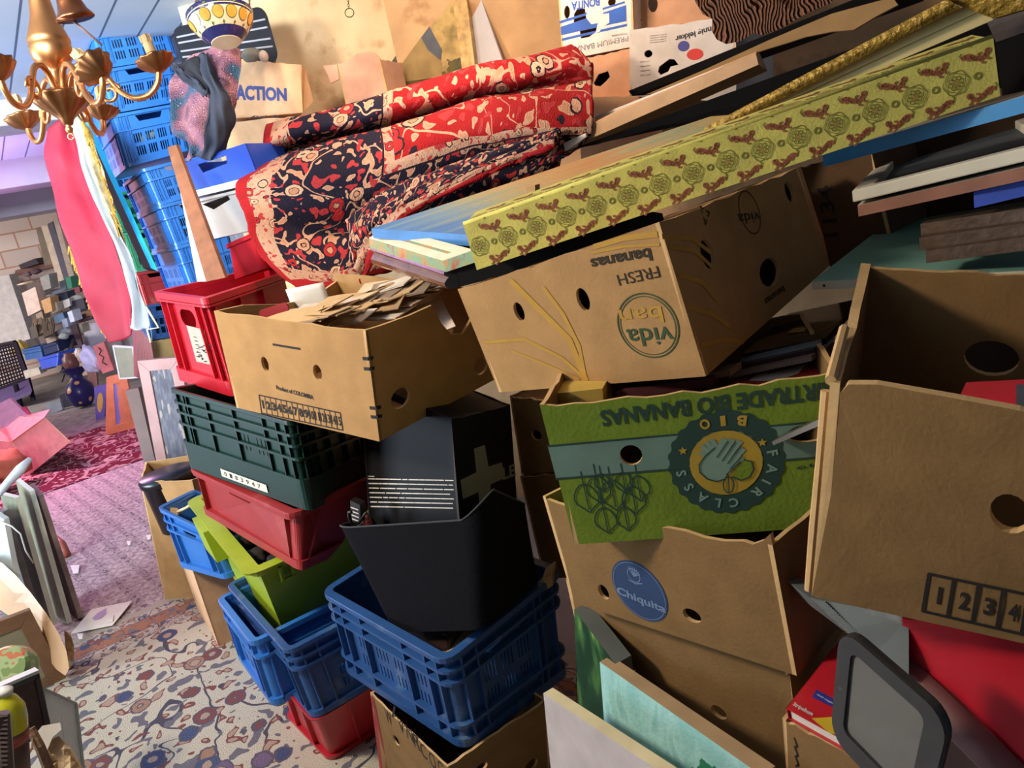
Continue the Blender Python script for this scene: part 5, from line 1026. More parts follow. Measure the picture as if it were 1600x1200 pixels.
# painted bowl on chains
o = P(354, 67, 2.30); tp = P(343, 23, 2.30); Mb = frame_at(o, tp-o, RC @ Vector((1, .22, 0))); hh = (tp-o).length; R1 = .0975; R0 = .042
root = thing('hanging_bowl', 'cream bowl painted with oranges and navy bands, hung on chains', 'bowl', o)
BN = mat('navy_glaze', hexc('#232453'), .25, coat=.4); BC = mat('cream_glaze', hexc('#dcc79b'), .3, var=.06, coat=.4); BO = mat('orange_glaze', hexc('#d99a3a'), .3, var=.25, scale=40); BG = mat('leaf_glaze', hexc('#5d6b32'), .3)
def rr_(z): q = z/hh; return R0+(R1-R0)*(1-(1-q)**1.7)
mb = MB()
def band(z0, z1, mi, n=4, off=0):
    mb.lathe([(rr_(z0+(z1-z0)*i/n)+off, z0+(z1-z0)*i/n) for i in range(n+1)], Mb, 40, mi)
for z0, z1, mi in ((.0, .02, 1), (.02, .28, 0), (.28, .34, 1), (.34, .78, 1), (.78, .84, 0), (.84, .87, 1), (.87, 1.0, 0)): band(z0*hh, z1*hh, mi)
mb.lathe([(R1, hh), (R1-.006, hh+.001), (R0, hh*.3), (0, .1*hh)], Mb, 40, 0); mb.lathe([(0, -.001), (R0, 0)], Mb, 40, 1)
for i in range(14):
    a0 = 6.28318*i/14; zc = hh*.60; rs = .0165
    V = [(a0+rs*math.cos(q)/rr_(zc), zc+rs*math.sin(q)) for q in [6.283*t_/18 for t_ in range(18)]]
    w3 = lambda a, z, d: Mb @ Vector(((rr_(z)+d)*math.cos(a), (rr_(z)+d)*math.sin(a), z))
    mb.add([w3(a, z, .0010) for a, z in V], [tuple(range(18))], 3); mb.add([w3(a0+(a-a0)*.88, zc+(z-zc)*.88, .0018) for a, z in V], [tuple(range(18))], 2)
    for dz, da in ((.026, .10), (-.024, .13)): mb.add([w3(a0+da+.05*x_, zc+dz+.005*y_, .0012) for x_, y_ in ((-1, 0), (0, 1), (1.2, .3), (0, -1))], [(0, 1, 2, 3)], 3)
mb.build('bowl_body', [BN, BC, BO, BG], root, smooth=False)
CH = mat('chain_metal', hexc('#8a6a58'), .35, .9)
for px, x2 in ((309, 300), (392, 384)):
    a = P(px, 20, 2.28) if px < 350 else P(px-2, 8, 2.3); b_ = P(x2, -60, 2.26); mb = MB(); n = 9
    for i in range(n):
        c = a+(b_-a)*(i+.5)/n; t_ = (b_-a).normalized(); s1 = (RC @ Vector((1, 0, 0))) if i % 2 else (RC @ Vector((0, 0, 1))); ln = (b_-a).length/n*.75
        mb.tube([c+t_*ln*math.sin(q)+s1*.005*math.cos(q) for q in [6.283*j/12 for j in range(12)]], .0016, 5, closed=True)
    mb.build('chain', CH, root)
# black ribbed case
H = Hexa((268, 44, 2.98), (413, 8, 2.80), (438, 97, 2.80), (287, 108, 2.98), .14, back=(-.3, .95, 0)); root = thing('ribbed_case', 'black ribbed suitcase with pale ridges behind the hanging bowl', 'suitcase', H.base); mb = MB(); W_, D_, h_ = H.W, H.D, H.H
rr = rrect(0, 0, W_, h_, .04, 5); panel(mb, lambda a, b: H(a, 0, b), lambda a, b: H(a, D_, b), rr); mb.build('shell', mat('black_shell', hexc('#16171c'), .35, var=.2), root, bevel=.01)
mb = MB()
for z in (.28, .42, .62, .76): mb.tube([H(W_*u, -.003, h_*z) for u in (.03, .3, .6, .97)], .0035, 6)
mb.build('ridges', mat('pale_ridge', hexc('#8f9096'), .4), root)
# brown shipping boxes
H = Hexa((352, 88, 2.80), (469, 101, 2.60), (473, 176, 2.66), (358, 186, 2.86), .3, wob=.001, back=(-.34, .94, 0))
CB = mat('navy_box_print', hexc('#3a4478'), .8)
rt = carton('cardboard_box', 'brown shipping box with blue capitals beside the hanging coat', H, KRAFT_P, prints=[('front', lambda b, f, w, h: lab(b, f, H, 'front', 'ACTION', 408, 146, 80, 4, .048, .05), CB), ('front', lambda b, f, w, h: [line(b, f, H, 'front', p, .004) for p in ([(390, 185), (400, 180), (406, 186), (396, 188)], [(408, 182), (413, 188)], [(416, 180), (416, 188)], [(424, 186), (430, 180), (436, 186)])], mat('dark_scribble', hexc('#2f3047'), .8))], pname='printed_lettering', lid=True, seed=80)
mb = MB(); mb.add([P(*q) for q in ((470, 101, 2.6), (476, 108, 2.66), (489, 158, 2.72), (485, 162, 2.72), (473, 176, 2.68))], [(0, 1, 2, 3, 4)]); mb.build('open_flap', KRAFT_P, rt, solid=.004)
H_ = Hexa((352, 190, 2.82), (474, 180, 2.62), (486, 258, 2.68), (362, 275, 2.88), .3, wob=.001, back=(-.34, .94, 0))
carton('cardboard_box', 'lower brown shipping box behind the left end of the red rug', H_, KRAFT_P, prints=[('front', lambda b, f, w, h: [lab(b, f, H_, 'front', 'IF', 410, 241, 14, 0, .04, .04), line(b, f, H_, 'front', [(396, 230), (396, 250)], .002), line(b, f, H_, 'front', [(399, 230), (399, 250)], .002)], CB)], pname='printed_lettering', lid=True, seed=81)
blob('cap', 'grey knitted cap on top of the shipping box by the black suitcase', 'cap', P(392, 86, 2.70), (.035, .03, .022), mat('grey_knit', hexc('#6f7068'), .9), None, 4, .2)
blob('round_knob', 'small pale round knob right of the grey cap', 'knob', P(412, 88, 2.66), (.016, .016, .02), mat('pale_knob', hexc('#b5a698'), .6), None, 5, .05)
# sequinned coat
t = NT('sequin_cloth', .35); v = t.coord('Object'); d = t.vor(v, 220); c = t.noise(v, 6, 2); base = t.ramp(c, [(.38, '#3f5f78'), (.44, '#8d5f72'), (.52, '#b07c86'), (.58, '#6b4a5c'), (.66, '#c79aa0')], False)
SEQ = t.done(t.mix(t.lt(t.vor(v, 60), .10), base, rgb('#f3e9ee')), d, .6); NAVYC = mat('navy_cloth', hexc('#2f3645'), .8, var=.2, scale=10, bump=.15, bscale=40)
root = thing('sequinned_coat', 'navy coat with pink and blue sequin panels hanging under the painted bowl', 'coat', P(322, 248, 2.5))
f1 = surf([[(300, 92, 2.60), (330, 74, 2.54), (352, 72, 2.50), (374, 78, 2.5)], [(272, 125, 2.62), (310, 110, 2.52), (345, 112, 2.46), (373, 115, 2.5)], [(270, 165, 2.58), (305, 160, 2.50), (345, 158, 2.45), (370, 160, 2.5)], [(272, 205, 2.55), (295, 196, 2.48), (340, 200, 2.46), (366, 185, 2.52)], [(292, 222, 2.55), (305, 225, 2.5), (335, 228, 2.5), (358, 212, 2.54)], [(291, 250, 2.56), (303, 248, 2.52), (322, 246, 2.52), (345, 240, 2.55)]])
fold_ = lambda f, k, am: (lambda u, v: f(u, v)+RC @ Vector((0, 0, am*math.sin(u*17+k+2*math.sin(v*5)))) + noise.noise_vector(Vector((u*4+k, v*5, 0)))*.012)
mb = MB(); mb.grid(fold_(f1, 0, .010), 40, 40); mb.build('sequin_panel', SEQ, root, smooth=True, solid=.004)
f2 = surf([[(306, 88, 2.52), (318, 84, 2.47), (326, 84, 2.48)], [(312, 115, 2.47), (330, 118, 2.42), (346, 132, 2.44)], [(325, 150, 2.43), (345, 150, 2.40), (364, 160, 2.44)], [(324, 195, 2.43), (345, 195, 2.41), (366, 182, 2.46)], [(320, 222, 2.45), (340, 225, 2.43), (357, 214, 2.48)], [(316, 248, 2.47), (330, 248, 2.46), (346, 240, 2.5)]])
mb = MB(); mb.grid(fold_(f2, 2, .006), 24, 30); mb.build('lapel', NAVYC, root, smooth=True, solid=.006)
f3 = surf([[(268, 104, 2.56), (272, 98, 2.55)], [(290, 130, 2.49), (298, 118, 2.48)], [(318, 152, 2.43), (326, 142, 2.42)]]); mb = MB(); mb.grid(fold_(f3, 4, .003), 6, 14); mb.build('collar_strip', NAVYC, root, smooth=True, solid=.005)
f4 = surf([[(275, 104, 2.54), (300, 90, 2.5), (312, 88, 2.5)], [(298, 118, 2.5), (310, 108, 2.46), (322, 120, 2.45)], [(320, 140, 2.45), (324, 138, 2.44), (330, 150, 2.43)]]); mb = MB(); mb.grid(fold_(f4, 6, .004), 10, 10); mb.build('shoulder', mat('black_cloth', hexc('#1b1d24'), .85), root, smooth=True, solid=.004)
# tray, boxes and the plank between the coat and the red crate
ROY = plast('royal_blue_plastic', '#2c50b8', .25); GREYB = plast('pale_grey_plastic', '#a39b94', .5)
H = Hexa((283, 256, 2.50), (383, 224, 2.42), (402, 273, 2.44), (291, 301, 2.52), .22); root = thing('plastic_tray', 'royal blue plastic tray with a hand slot and white underside, left of the rug', 'tray', H.base); mb = MB()
hl = [[on(H, 'front', *p) for p in ((309, 257), (353, 243), (355, 255), (317, 270))]]
panel(mb, H.front(0), H.front(.005), rect(0, 0, H.W, H.H), hl); panel(mb, H.right(0), H.right(.005), rect(0, 0, H.D, H.H)); panel(mb, H.left(0), H.left(.005), rect(0, 0, H.D, H.H)); panel(mb, H.back(0), H.back(.005), rect(0, 0, H.W, H.H)); mb.build('body', ROY, root, bevel=.002)
mb = MB(); mb.box((-.003, -.006, -.022), (H.W+.003, H.D, -.001), 0, lambda p: H(*p)); mb.build('white_underside', mat('white_plastic', hexc('#d5dbe6'), .4), root)
H = Hexa((296, 314, 2.52), (406, 288, 2.44), (428, 352, 2.48), (312, 378, 2.56), .3); crate('storage_box', 'pale grey storage box under the royal blue tray', H, GREYB, holes=dict(front=[[on(H, 'front', *p) for p in ((312, 320), (352, 306), (356, 312), (330, 328))]]), bands=((0, .010),), foot=0, cribs=False, cat='box')
H = Hexa((347, 384, 2.42), (398, 362, 2.34), (412, 420, 2.36), (356, 440, 2.44), .25); crate('plastic_crate', 'small red crate half under the left hem of the rug', H, mat('matte_red_plastic', hexc('#a01822'), .85, var=.1, spec=.1), bands=((0, .014),), foot=0, cribs=False, p=.010)
H = Hexa((261, 230, 2.40), (275, 226, 2.39), (352, 434, 2.20), (322, 440, 2.22), .016); root = thing('wooden_plank', 'reddish-brown wooden plank with a white edge leaning out of the red crate', 'plank', H.base)
mb = MB(); mb.box((0, 0, 0), (H.W, H.D, H.H), 0, lambda p: H(*p)); mb.build('board', mat('red_brown_wood', hexc('#8c5a3c'), .5, var=.2, scale=30), root, bevel=.001)
mb = MB(); H2 = Hexa((280, 292, 2.36), (287, 300, 2.345), (325, 440, 2.22), (308, 440, 2.23), .01); mb.box((0, 0, 0), (H2.W, H2.D, H2.H), 0, lambda p: H2(*p)); mb.build('white_edge', mat('white_paint', hexc('#b4b4b4'), .7), root)
# ------------------------------------------------------------------ stacks of blue crates
def sky(label, A, B, C, D, d0, d1, m=SKY, dep=.55, hand=True, sm=True, hole_h=.03):
    H = Hexa((*A, d0), (*B, d1), (*C, d1+.03), (*D, d0+.03), dep, back=AI)
    w = H.W; h = H.H; sl_ = vents(0, 0, w*.2, w*.9, h*.12, h*.62, 4, 4, 2, sw=.007) if sm else []
    return crate('plastic_crate', label, H, m, holes=dict(front=[[(w*.36, h*.80), (w*.66, h*.80), (w*.70, h*.92), (w*.32, h*.92)]] if hand else []), slots=dict(front=sl_, left=vents(0, 0, .08, .5, h*.12, h*.62, 4, 4, 2, sw=.007) if sm else []), bands=((0, .014), (h*.32, .006)), foot=.014, ribs=dict(front=[w*.17, w*.12]), p=.010, r=.022)
sky('topmost sky-blue slotted crate under the plank ceiling', (136, 38), (258, 18), (280, 88), (157, 108), 3.3, 3.52)
sky('second sky-blue crate from the top, behind the chandelier arm', (156, 110), (272, 90), (282, 158), (172, 178), 3.32, 3.54)
sky('third sky-blue crate from the top, with yellow things showing in its slots', (172, 180), (284, 160), (298, 234), (197, 262), 3.34, 3.56)
for q, (px, py) in enumerate(((220, 212), (235, 206))): blob('yellow_packet', ['yellow packet left behind the slots of a sky-blue crate', 'yellow packet right behind the slots of a sky-blue crate'][q], 'packet', P(px, py, 3.52), (.025, .02, .03), mat('yellow_packet', hexc('#c9b35a'), .6), None, q, .1)
sky('sky-blue crate next to the top of the wooden plank', (221, 264), (320, 240), (338, 296), (246, 322), 3.12, 3.34)
sky('sky-blue crate half hidden by the wooden plank', (246, 322), (340, 298), (358, 360), (272, 386), 3.14, 3.36)
sky('sky-blue crate just above the rim of the bright red crate', (272, 386), (360, 362), (382, 440), (302, 466), 3.16, 3.38)
FGRN = plast('leaf_green_plastic', '#1f6f4d'); LGRN = plast('mid_green_plastic', '#3c8a63')
sky('farther blue crate just right of the flag top', (126, 188), (185, 178), (205, 236), (146, 248), 4.1, 4.3, BLUE)
sky('farther blue crate above the two green ones', (146, 248), (205, 238), (225, 295), (166, 304), 4.12, 4.32)
sky('darker green crate of the far stack', (168, 304), (238, 292), (252, 352), (188, 364), 4.12, 4.32, FGRN)
sky('lighter green crate of the far stack, on a red bottle crate', (188, 365), (252, 354), (266, 414), (210, 426), 4.14, 4.34, LGRN)
sky('red bottle crate under the green crates', (210, 427), (266, 418), (280, 470), (226, 478), 4.14, 4.34, DRED, hole_h=.02, sm=False)
sky('dark blue crate beside the tail of the flag', (226, 478), (272, 470), (284, 524), (236, 532), 4.12, 4.30, BLUE)
H = Hexa((234, 534, 4.1), (278, 526, 4.25), (288, 580, 4.28), (246, 590, 4.13), .4, back=AI); carton('cardboard_box', 'yellowish carton under the dark blue crate near the flag tail', H, card('mustard_cardboard', '#a98f5c'), lid=True)
H = Hexa((121, 168, 3.10), (129, 166, 3.10), (247, 424, 3.00), (236, 419, 3.00), .50, back=(-.44, .9, 0)); slab('turquoise_board', 'tall black board with a turquoise edge between two stacks of crates', 'board', H, [mat('turquoise_edge', hexc('#1fa3d6'), .4), BLK], [0, 1, 1, 1, 1, 1])
# ------------------------------------------------------------------ flag
root = thing('flag', 'crimson and white flag with gold fringe hanging beside the green crates', 'flag', P(195, 536, 2.85)); FR = mat('crimson_cloth', hexc('#8a0c2a'), .7, var=.18, scale=7, bump=.2, bscale=22); FW = mat('white_cloth', hexc('#a9b4ba'), .8, var=.06); FG = mat('gold_fringe', hexc('#a98430'), .8, var=.4, scale=60, bump=.6, bscale=120)
fl = lambda f, k=0: (lambda u, v: f(u, v)+RC @ Vector((0, 0, .02*math.sin(u*6+k+v*2)))+noise.noise_vector(Vector((u*3, v*7, k)))*.012)
f1 = surf([[(78, 205, 2.9), (100, 188, 2.9), (114, 172, 2.9)], [(74, 240, 2.9), (100, 235, 2.88), (124, 225, 2.88)], [(88, 300, 2.9), (115, 292, 2.87), (140, 282, 2.87)], [(106, 370, 2.88), (138, 362, 2.85), (168, 350, 2.86)], [(130, 440, 2.88), (162, 428, 2.84), (191, 410, 2.85)], [(152, 496, 2.86), (184, 482, 2.83), (209, 468, 2.84)], [(172, 538, 2.86), (194, 528, 2.83), (214, 512, 2.84)]])
mb = MB(); mb.grid(fl(f1), 24, 50); mb.build('red_field', FR, root, smooth=True, solid=.003)
f2 = surf([[(108, 180, 2.89), (116, 176, 2.89)], [(121, 225, 2.87), (131, 222, 2.87)], [(138, 282, 2.86), (147, 280, 2.86)], [(166, 350, 2.85), (177, 346, 2.85)], [(190, 410, 2.84), (203, 404, 2.84)], [(206, 468, 2.83), (221, 464, 2.83)], [(206, 504, 2.83), (233, 508, 2.83)], [(214, 516, 2.83), (230, 514, 2.83)]])
mb = MB(); mb.grid(fl(f2, 5), 6, 40); mb.build('white_stripe', FW, root, smooth=True, solid=.003)
f3 = surf([[(116, 176, 2.90), (128, 188, 2.90)], [(131, 222, 2.89), (144, 225, 2.89)], [(147, 280, 2.88), (168, 295, 2.89)], [(177, 346, 2.87), (183, 350, 2.88)], [(198, 400, 2.86), (203, 402, 2.87)]])
mb = MB(); mb.grid(fl(f3, 5), 8, 30); mb.build('lining', mat('cream_brocade', hexc('#cbbf95'), .7, var=.35, scale=40), root, smooth=True, solid=.003)
def fringe(nm, pts):
    mb = MB(); n = 70; q = [PT(p) for p in pts]
    for i in range(n): c = cat_list(q, i/(n-1)); mb.tube([c, c+Vector((random.uniform(-.01, .012), random.uniform(-.01, .01), -.028))], [.004, .0025], 5)
    mb.build(nm, FG, root)
fringe('gold_fringe', [(128, 190, 2.88), (146, 235, 2.87), (168, 300, 2.86), (180, 345, 2.86), (190, 385, 2.86)]); fringe('gold_fringe', [(108, 385, 2.87), (122, 425, 2.87), (143, 475, 2.86), (166, 522, 2.85)])
mb = MB(); mb.tube([P(222, 470, 2.83), P(236, 492, 2.83), P(248, 512, 2.83), P(230, 515, 2.83), P(236, 535, 2.83)], .004, 6); mb.build('cord', mat('pale_cord', hexc('#c9cda0'), .8), root, smooth=True)
# ------------------------------------------------------------------ things against the back wall
H = Hexa((468, -90, 3.18), (716, -110, 2.98), (748, 150, 3.0), (541, 180, 3.2), .04); t = NT('old_landscape', .45); v = t.coord('UV'); x, y, _ = t.sep(v); nz = t.noise(t.warp(t.coord('UV', (3, 3, 1)), 2, .4), 2, 5)
f = t.ma('ADD', t.ma('MULTIPLY', x, .35), t.ma('MULTIPLY', nz, .8)); col = t.ramp(f, [(.3, '#55664c'), (.45, '#7f8660'), (.55, '#b59c62'), (.68, '#c9ab6c'), (.85, '#8c7c4c')])
fg = t.ma('ADD', y, t.ma('MULTIPLY', t.noise(v, 9, 5), -.35)); col = t.mix(t.lt(fg, -.02), col, t.ramp(nz, [(.4, '#3d4a3c'), (.6, '#6c5f34')])); OLDP = t.done(col, t.noise(v, 30, 4), .3)
pr = framed('framed_landscape', 'old landscape painting in a cream and gold frame on the back wall', 'painting', H, mat('cream_gold_frame', hexc('#c7a468'), .45, .15, var=.3, scale=40), OLDP, fw=.06)
mb = MB(); f = H.front(.0045); plate(mb, f, [on(H, 'front', *p) for p in ((594, 30), (600, 17), (606, 15), (612, 28), (616, 48), (608, 62), (612, 85), (620, 88), (627, 140), (605, 150), (600, 95), (597, 75), (603, 62), (594, 48))], (), 0, .05)
mb.build('painted_trees', mat('umber_tree_paint', hexc('#4a4a33'), .6, var=.3, scale=20), pr)
mb = MB(); plate(mb, f, [on(H, 'front', *p) for p in ((625, 2), (648, 0), (690, 78), (688, 95), (668, 78), (650, 46))], (), 0, .05); mb.build('painted_roof', mat('slate_roof_paint', hexc('#5a5f66'), .6, var=.2, scale=15), pr)
mb = MB(); plate(mb, f, [on(H, 'front', *p) for p in ((622, 20), (634, 18), (668, 78), (690, 98), (690, 120), (628, 128), (624, 60))], (), 0, .05); mb.build('painted_cottage', mat('ochre_cottage_paint', hexc('#a58a52'), .6, var=.25, scale=15), pr)
H = Hexa((527, 99, 2.92), (594, 92, 2.86), (607, 152, 2.88), (541, 168, 2.94), .18, wob=.003); rt = carton('cardboard_box', 'torn pinkish carton in front of the framed landscape', H, card('pinkish_cardboard', '#d9a98d'), tops=dict(front=[(H.W, H.H), (H.W*.9, H.H*1.16), (H.W*.8, H.H*1.20), (H.W*.5, H.H*1.18), (H.W*.25, H.H*1.05), (0, H.H*.97)]))
mb = MB(); mb.add([P(*q) for q in ((505, 103, 2.93), (527, 101, 2.92), (530, 124, 2.92), (517, 131, 2.93), (514, 120, 2.93))], [(0, 1, 2, 3, 4)]); mb.build('torn_tab', card('pinkish_cardboard', '#d9a98d'), rt, solid=.004)
c = P(546, 20, 2.5); mb = MB(); ex, ey = RC @ Vector((1, 0, 0)), RC @ Vector((0, 1, 0)); root = thing('key_ring', 'black wire ring hanging on a short chain in front of the landscape', 'ring', c)
mb.tube([c+ex*.0145*math.cos(q)+ey*.0145*math.sin(q) for q in [6.283*i/20 for i in range(20)]], .0014, 6, closed=True); mb.build('ring', mat('black_wire', hexc('#161412'), .4, .6), root)
mb = MB()
for i in range(7): q = P(545-.4*i, 12-4*i, 2.5); mb.tube([q+ey*.005*math.sin(s_)+(ex if i % 2 else RC @ Vector((0, 0, 1)))*.003*math.cos(s_) for s_ in [6.283*j/10 for j in range(10)]], .001, 5, closed=True)
mb.build('chain', mat('black_wire', hexc('#161412'), .4, .6), root)
H = Hexa((680, -80, 3.05), (722, -86, 3.0), (797, 128, 3.0), (745, 135, 3.04), .02); slab('pale_board', 'pale blue-white board leaning between the landscape and the ochre wall', 'board', H, [mat('washed_blue_board', hexc('#c4c2c4'), .7, var=.15, scale=4)])
# ------------------------------------------------------------------ rugs on the floor
def floor_rug(name, label, o, e, L, n, W, m, z0):
    mb = MB(); mb.grid(lambda u, v: o+e*(L*u)+n*(W*v)+UP*(z0+.003*noise.noise(Vector((u*6, v*6, z0*99)))), 40, 40); return tag(mb.build(name, m, solid=.006), label, 'rug')
A = Z(95, 1012, 0); B = Z(298, 922, 0); e = (B-A).normalized(); n = Vector((e.y, -e.x, 0))
CRUG = rug_mat('cream_floral_rug', 2.9, 3.4, '#c3baa4', '#9c6a52', '#b3a595', 8, ('#7d4c48', '#47506f', '#4a5672', '#a07c66', '#74627a', '#7c4844'), '#ad9480', '#5c5763', .20, '#a89c8a', '#4f4c58', leaf='#6f6b72')
floor_rug('floral_rug', 'cream floral rug with blue and rust flowers at the front of the aisle', A-e*1.1, e, 2.35, n, 3.4, CRUG, .006)
A2 = Z(40, 782, 0); B2 = Z(236, 710, 0); e2 = (B2-A2).normalized(); n2 = Vector((e2.y, -e2.x, 0))
t = NT('mottled_rug', .95); v = t.coord('UV', (3.2, 3.2, 1)); x, y, _ = t.sep(v); st = t.ma('ABSOLUTE', t.ma('SUBTRACT', t.ma('FRACT', t.ma('MULTIPLY', x, 6.2)), .5)); nz = t.noise(v, 26, 3); d = t.vor(v, 30)
col = t.ramp(nz, [(.38, '#8a7775'), (.5, '#a3908b'), (.62, '#b3a19b')]); col = t.mix(t.ma('MULTIPLY', t.lt(st, .16), t.ma('GREATER_THAN', nz, .55)), col, rgb('#6d5d61')); col = t.mix(t.lt(d, .2), col, rgb('#76666a')); MRUG = t.done(col, nz, .4)
floor_rug('mottled_rug', 'greyish pink rug with rows of small dark rosettes in the middle of the aisle', A2-e2*.8, e2, 2.15, n2, 2.75, MRUG, .002)
A3 = Z(90, 690, 0); B3 = Z(222, 648, 0); e3 = (B3-A3).normalized(); n3 = Vector((e3.y, -e3.x, 0)); W3 = (Z(150, 745, 0)-A3).dot(n3)
t = NT('crimson_rug', .95); v = t.coord('UV', (3, 2, 1)); col = flowers(t, v, rgb('#5e1024'), 4.5, ('#a98680', '#b3968d', '#4a1a2e'), '#5e1428', '#98756f', .9, '#a5847e', leaf='#9a7a76'); CRIM = t.done(col, t.noise(v, 150, 2), .4)
floor_rug('crimson_rug', 'crimson rug with pale flowers beyond the greyish pink one', A3-e3*1.2, e3, 2.22, n3, max(1.0, W3), CRIM, .009)
A4 = Z(60, 655, 0); B4 = Z(170, 632, 0); e4 = (B4-A4).normalized(); n4 = Vector((e4.y, -e4.x, 0))
floor_rug('grey_rug', 'worn grey-brown rug at the far end of the aisle', A4-e4*1.0, e4, 2.4, n4, 1.3, mat('grey_brown_rug', hexc('#8f7a76'), .95, var=.35, scale=12), .005)
mb = MB(); q = [Z(x, y, .018) for x, y in ((111, 990), (143, 952), (207, 939), (176, 977))]; mb.add(q, [(0, 1, 2, 3)]); r0 = tag(mb.build('art_print', PAPER, solid=.002), 'white sheet with a small pinkish picture lying on the aisle floor', 'print')
mb = MB(); q = [Z(x, y, .021) for x, y in ((144, 966), (152, 958), (166, 950), (166, 958), (158, 966), (148, 969))]; mb.add(q, [tuple(range(6))]); mb.build('pink_picture', mat('lilac_wash', hexc('#a98fb4'), .8), r0)
for k, (x, y, s, lb) in enumerate(((117, 889, 9, 'small white paper scrap beside the leaning canvases'), (201, 848, 4, 'tiny white scrap in the middle of the greyish pink rug'), (232, 839, 5, 'tiny pale scrap near the cartons on the greyish pink rug'), (125, 994, 6, 'small white scrap below the white print on the floor'), (172, 966, 7, 'pale torn scrap at the right edge of the white print'))):
    mb = MB(); mb.add([Z(x+a*s, y+b*s, .016+.007*(k > 2)) for a, b in ((-.8, -.6), (.8, -.7), (.6, .7), (-.3, .8))], [(0, 1, 2, 3)]); tag(mb.build('paper_scrap', PAPER, solid=.002), lb, 'paper')
# ------------------------------------------------------------------ foot of the left-hand column
PINKF = mat('pinkish_frame', hexc('#9c756e'), .6, var=.12); t = NT('dark_floral_print', .35); v = t.coord('UV', (1, 1.6, 1)); d = t.vor(t.warp(v, 5, .15), 5); nz = t.noise(v, 8, 4); col = t.ramp(nz, [(.35, '#2a2831'), (.5, '#3d3a47'), (.6, '#524e55')]); col = t.mix(t.lt(t.ma('ADD', d, t.ma('MULTIPLY', nz, .3)), .42), col, rgb('#85786d')); DFP = t.done(col)
H = Hexa((214, 564, 3.75), (280, 558, 3.72), (338, 852, 0, 0.0), (271, 862, 0, 0.0), .03); framed('framed_print', 'pinkish frame with a dark print of pale flowers leaning at the foot of the crates', 'picture', H, PINKF, DFP, fw=.055)
H = Hexa((196, 610, 3.9), (216, 606, 3.9), (274, 858, 0, 0.0), (260, 860, 0, 0.0), .03); slab('brown_frame', 'narrow dark brown frame behind the pinkish framed print', 'frame', H, [mat('umber_frame', hexc('#5a3e34'), .5)])
H = Hexa((175, 540, 5.6), (208, 542, 5.6), (217, 591, 5.65), (186, 593, 5.65), .03); framed('canvas_back', 'small olive canvas back with pale edge right below the flag', 'canvas', H, mat('pale_canvas_edge', hexc('#c4c3c0'), .8), mat('olive_canvas', hexc('#8d8a74'), .9), fw=.012)
H = Hexa((212, 505, 4.0), (236, 535, 4.0), (246, 600, 4.05), (214, 590, 4.0), .1, back=AI); slab('maroon_box', 'maroon board between the flag tail and the yellowish carton', 'board', H, [mat('maroon_board', hexc('#6d2a2c'), .6)])
t = NT('violet_print', .4); v = t.coord('UV'); x, y, _ = t.sep(v); VP = t.done(t.mix(t.lt(t.ma('ADD', x, t.ma('MULTIPLY', t.noise(v, 4, 3), .6)), .75), rgb('#c57a5a'), rgb('#7d6fae')))
H = Hexa((166, 590, 6.6), (196, 582, 6.6), (215, 668, 6.75), (165, 681, 6.7), .04); framed('framed_picture', 'orange wooden frame with a violet picture standing on the aisle floor', 'picture', H, mat('orange_pine', hexc('#c9744c'), .5, var=.15), VP, fw=.075)
H = Hexa((147, 605, 7.3), (166, 600, 7.3), (163, 652, 7.4), (150, 658, 7.4), .03); rt = slab('violet_poster', 'violet and yellow poster left of the orange frame', 'poster', H, [mat('violet_card', hexc('#6a5aa0'), .5, var=.3, scale=8)]); mb = MB(); mb.add([H.front(-.003)(H.W*.5+H.W*.3*math.cos(q*.52), H.H*.5+H.H*.3*math.sin(q*.52)) for q in range(12)], [tuple(range(12))]); mb.build('yellow_figure', mat('yellow_print_patch', hexc('#d0a24a'), .5), rt)
# bucket in a carton
H = Hexa((219, 752, 3.02), (300, 750, 2.82), (344, 935, 0, 0.0), (258, 938, 0, 0.0), .34, BTL=(226, 722, 3.3)); carton('cardboard_box', 'tan carton around the black-lidded bucket', H, KRAFT, holes=dict(front=[hole(H, 'front', 237, 773, .02, .03)]))
c = P(263, 742, 3.06); root = thing('bucket', 'black bucket with a shiny tape-covered lid, in the tan carton', 'bucket', c-UP*.22); mb = MB(); M = Matrix.Translation(c)
mb.lathe([(.090, -.22), (.105, -.02), (.112, -.02), (.114, 0), (.106, .012)], M, 30); mb.build('body', plast('black_plastic', '#15171c', .3), root, smooth=True); mb = MB(); mb.lathe([(.106, .011), (.10, .012), (.095, .004), (0, .010)], M, 30); mb.build('lid', mat('shiny_lid', hexc('#56616e'), .18, .4, var=.6, scale=30, bump=.4, bscale=40), root, smooth=True)
HL_ = Hexa((244, 793, 2.62), (326, 833, 2.42), (354, 908, 2.46), (276, 886, 2.67), .34, BTL=(303, 764, 2.82)); HL_.c['BTR'] = HL_.c['FTR']+HL_.c['BTL']-HL_.c['FTL']
crate('plastic_crate', 'bright blue solid crate with a brush in it, behind the lime tub', HL_, SKY, holes=std(HL_, ('front',), hw=.08), bands=((0, .012), (.035, .007), (.065, .007)), foot=.02)
root = thing('brush', 'flat brush with a cream handle on the bright blue crate', 'brush', P(268, 800, 2.62)); mb = MB(); mb.tube([P(278, 800, 2.60), P(292, 793, 2.58), P(306, 783, 2.56)], [.006, .005, .009], 8); mb.build('handle', CREAM, root, smooth=True); mb = MB(); mb.hull([P(266, 793, 2.64), P(278, 794, 2.62), P(279, 804, 2.61), P(266, 805, 2.63), P(268, 795, 2.67), P(280, 797, 2.65)]); mb.build('bristles', mat('tan_bristle', hexc('#b08a5c'), .9), root)
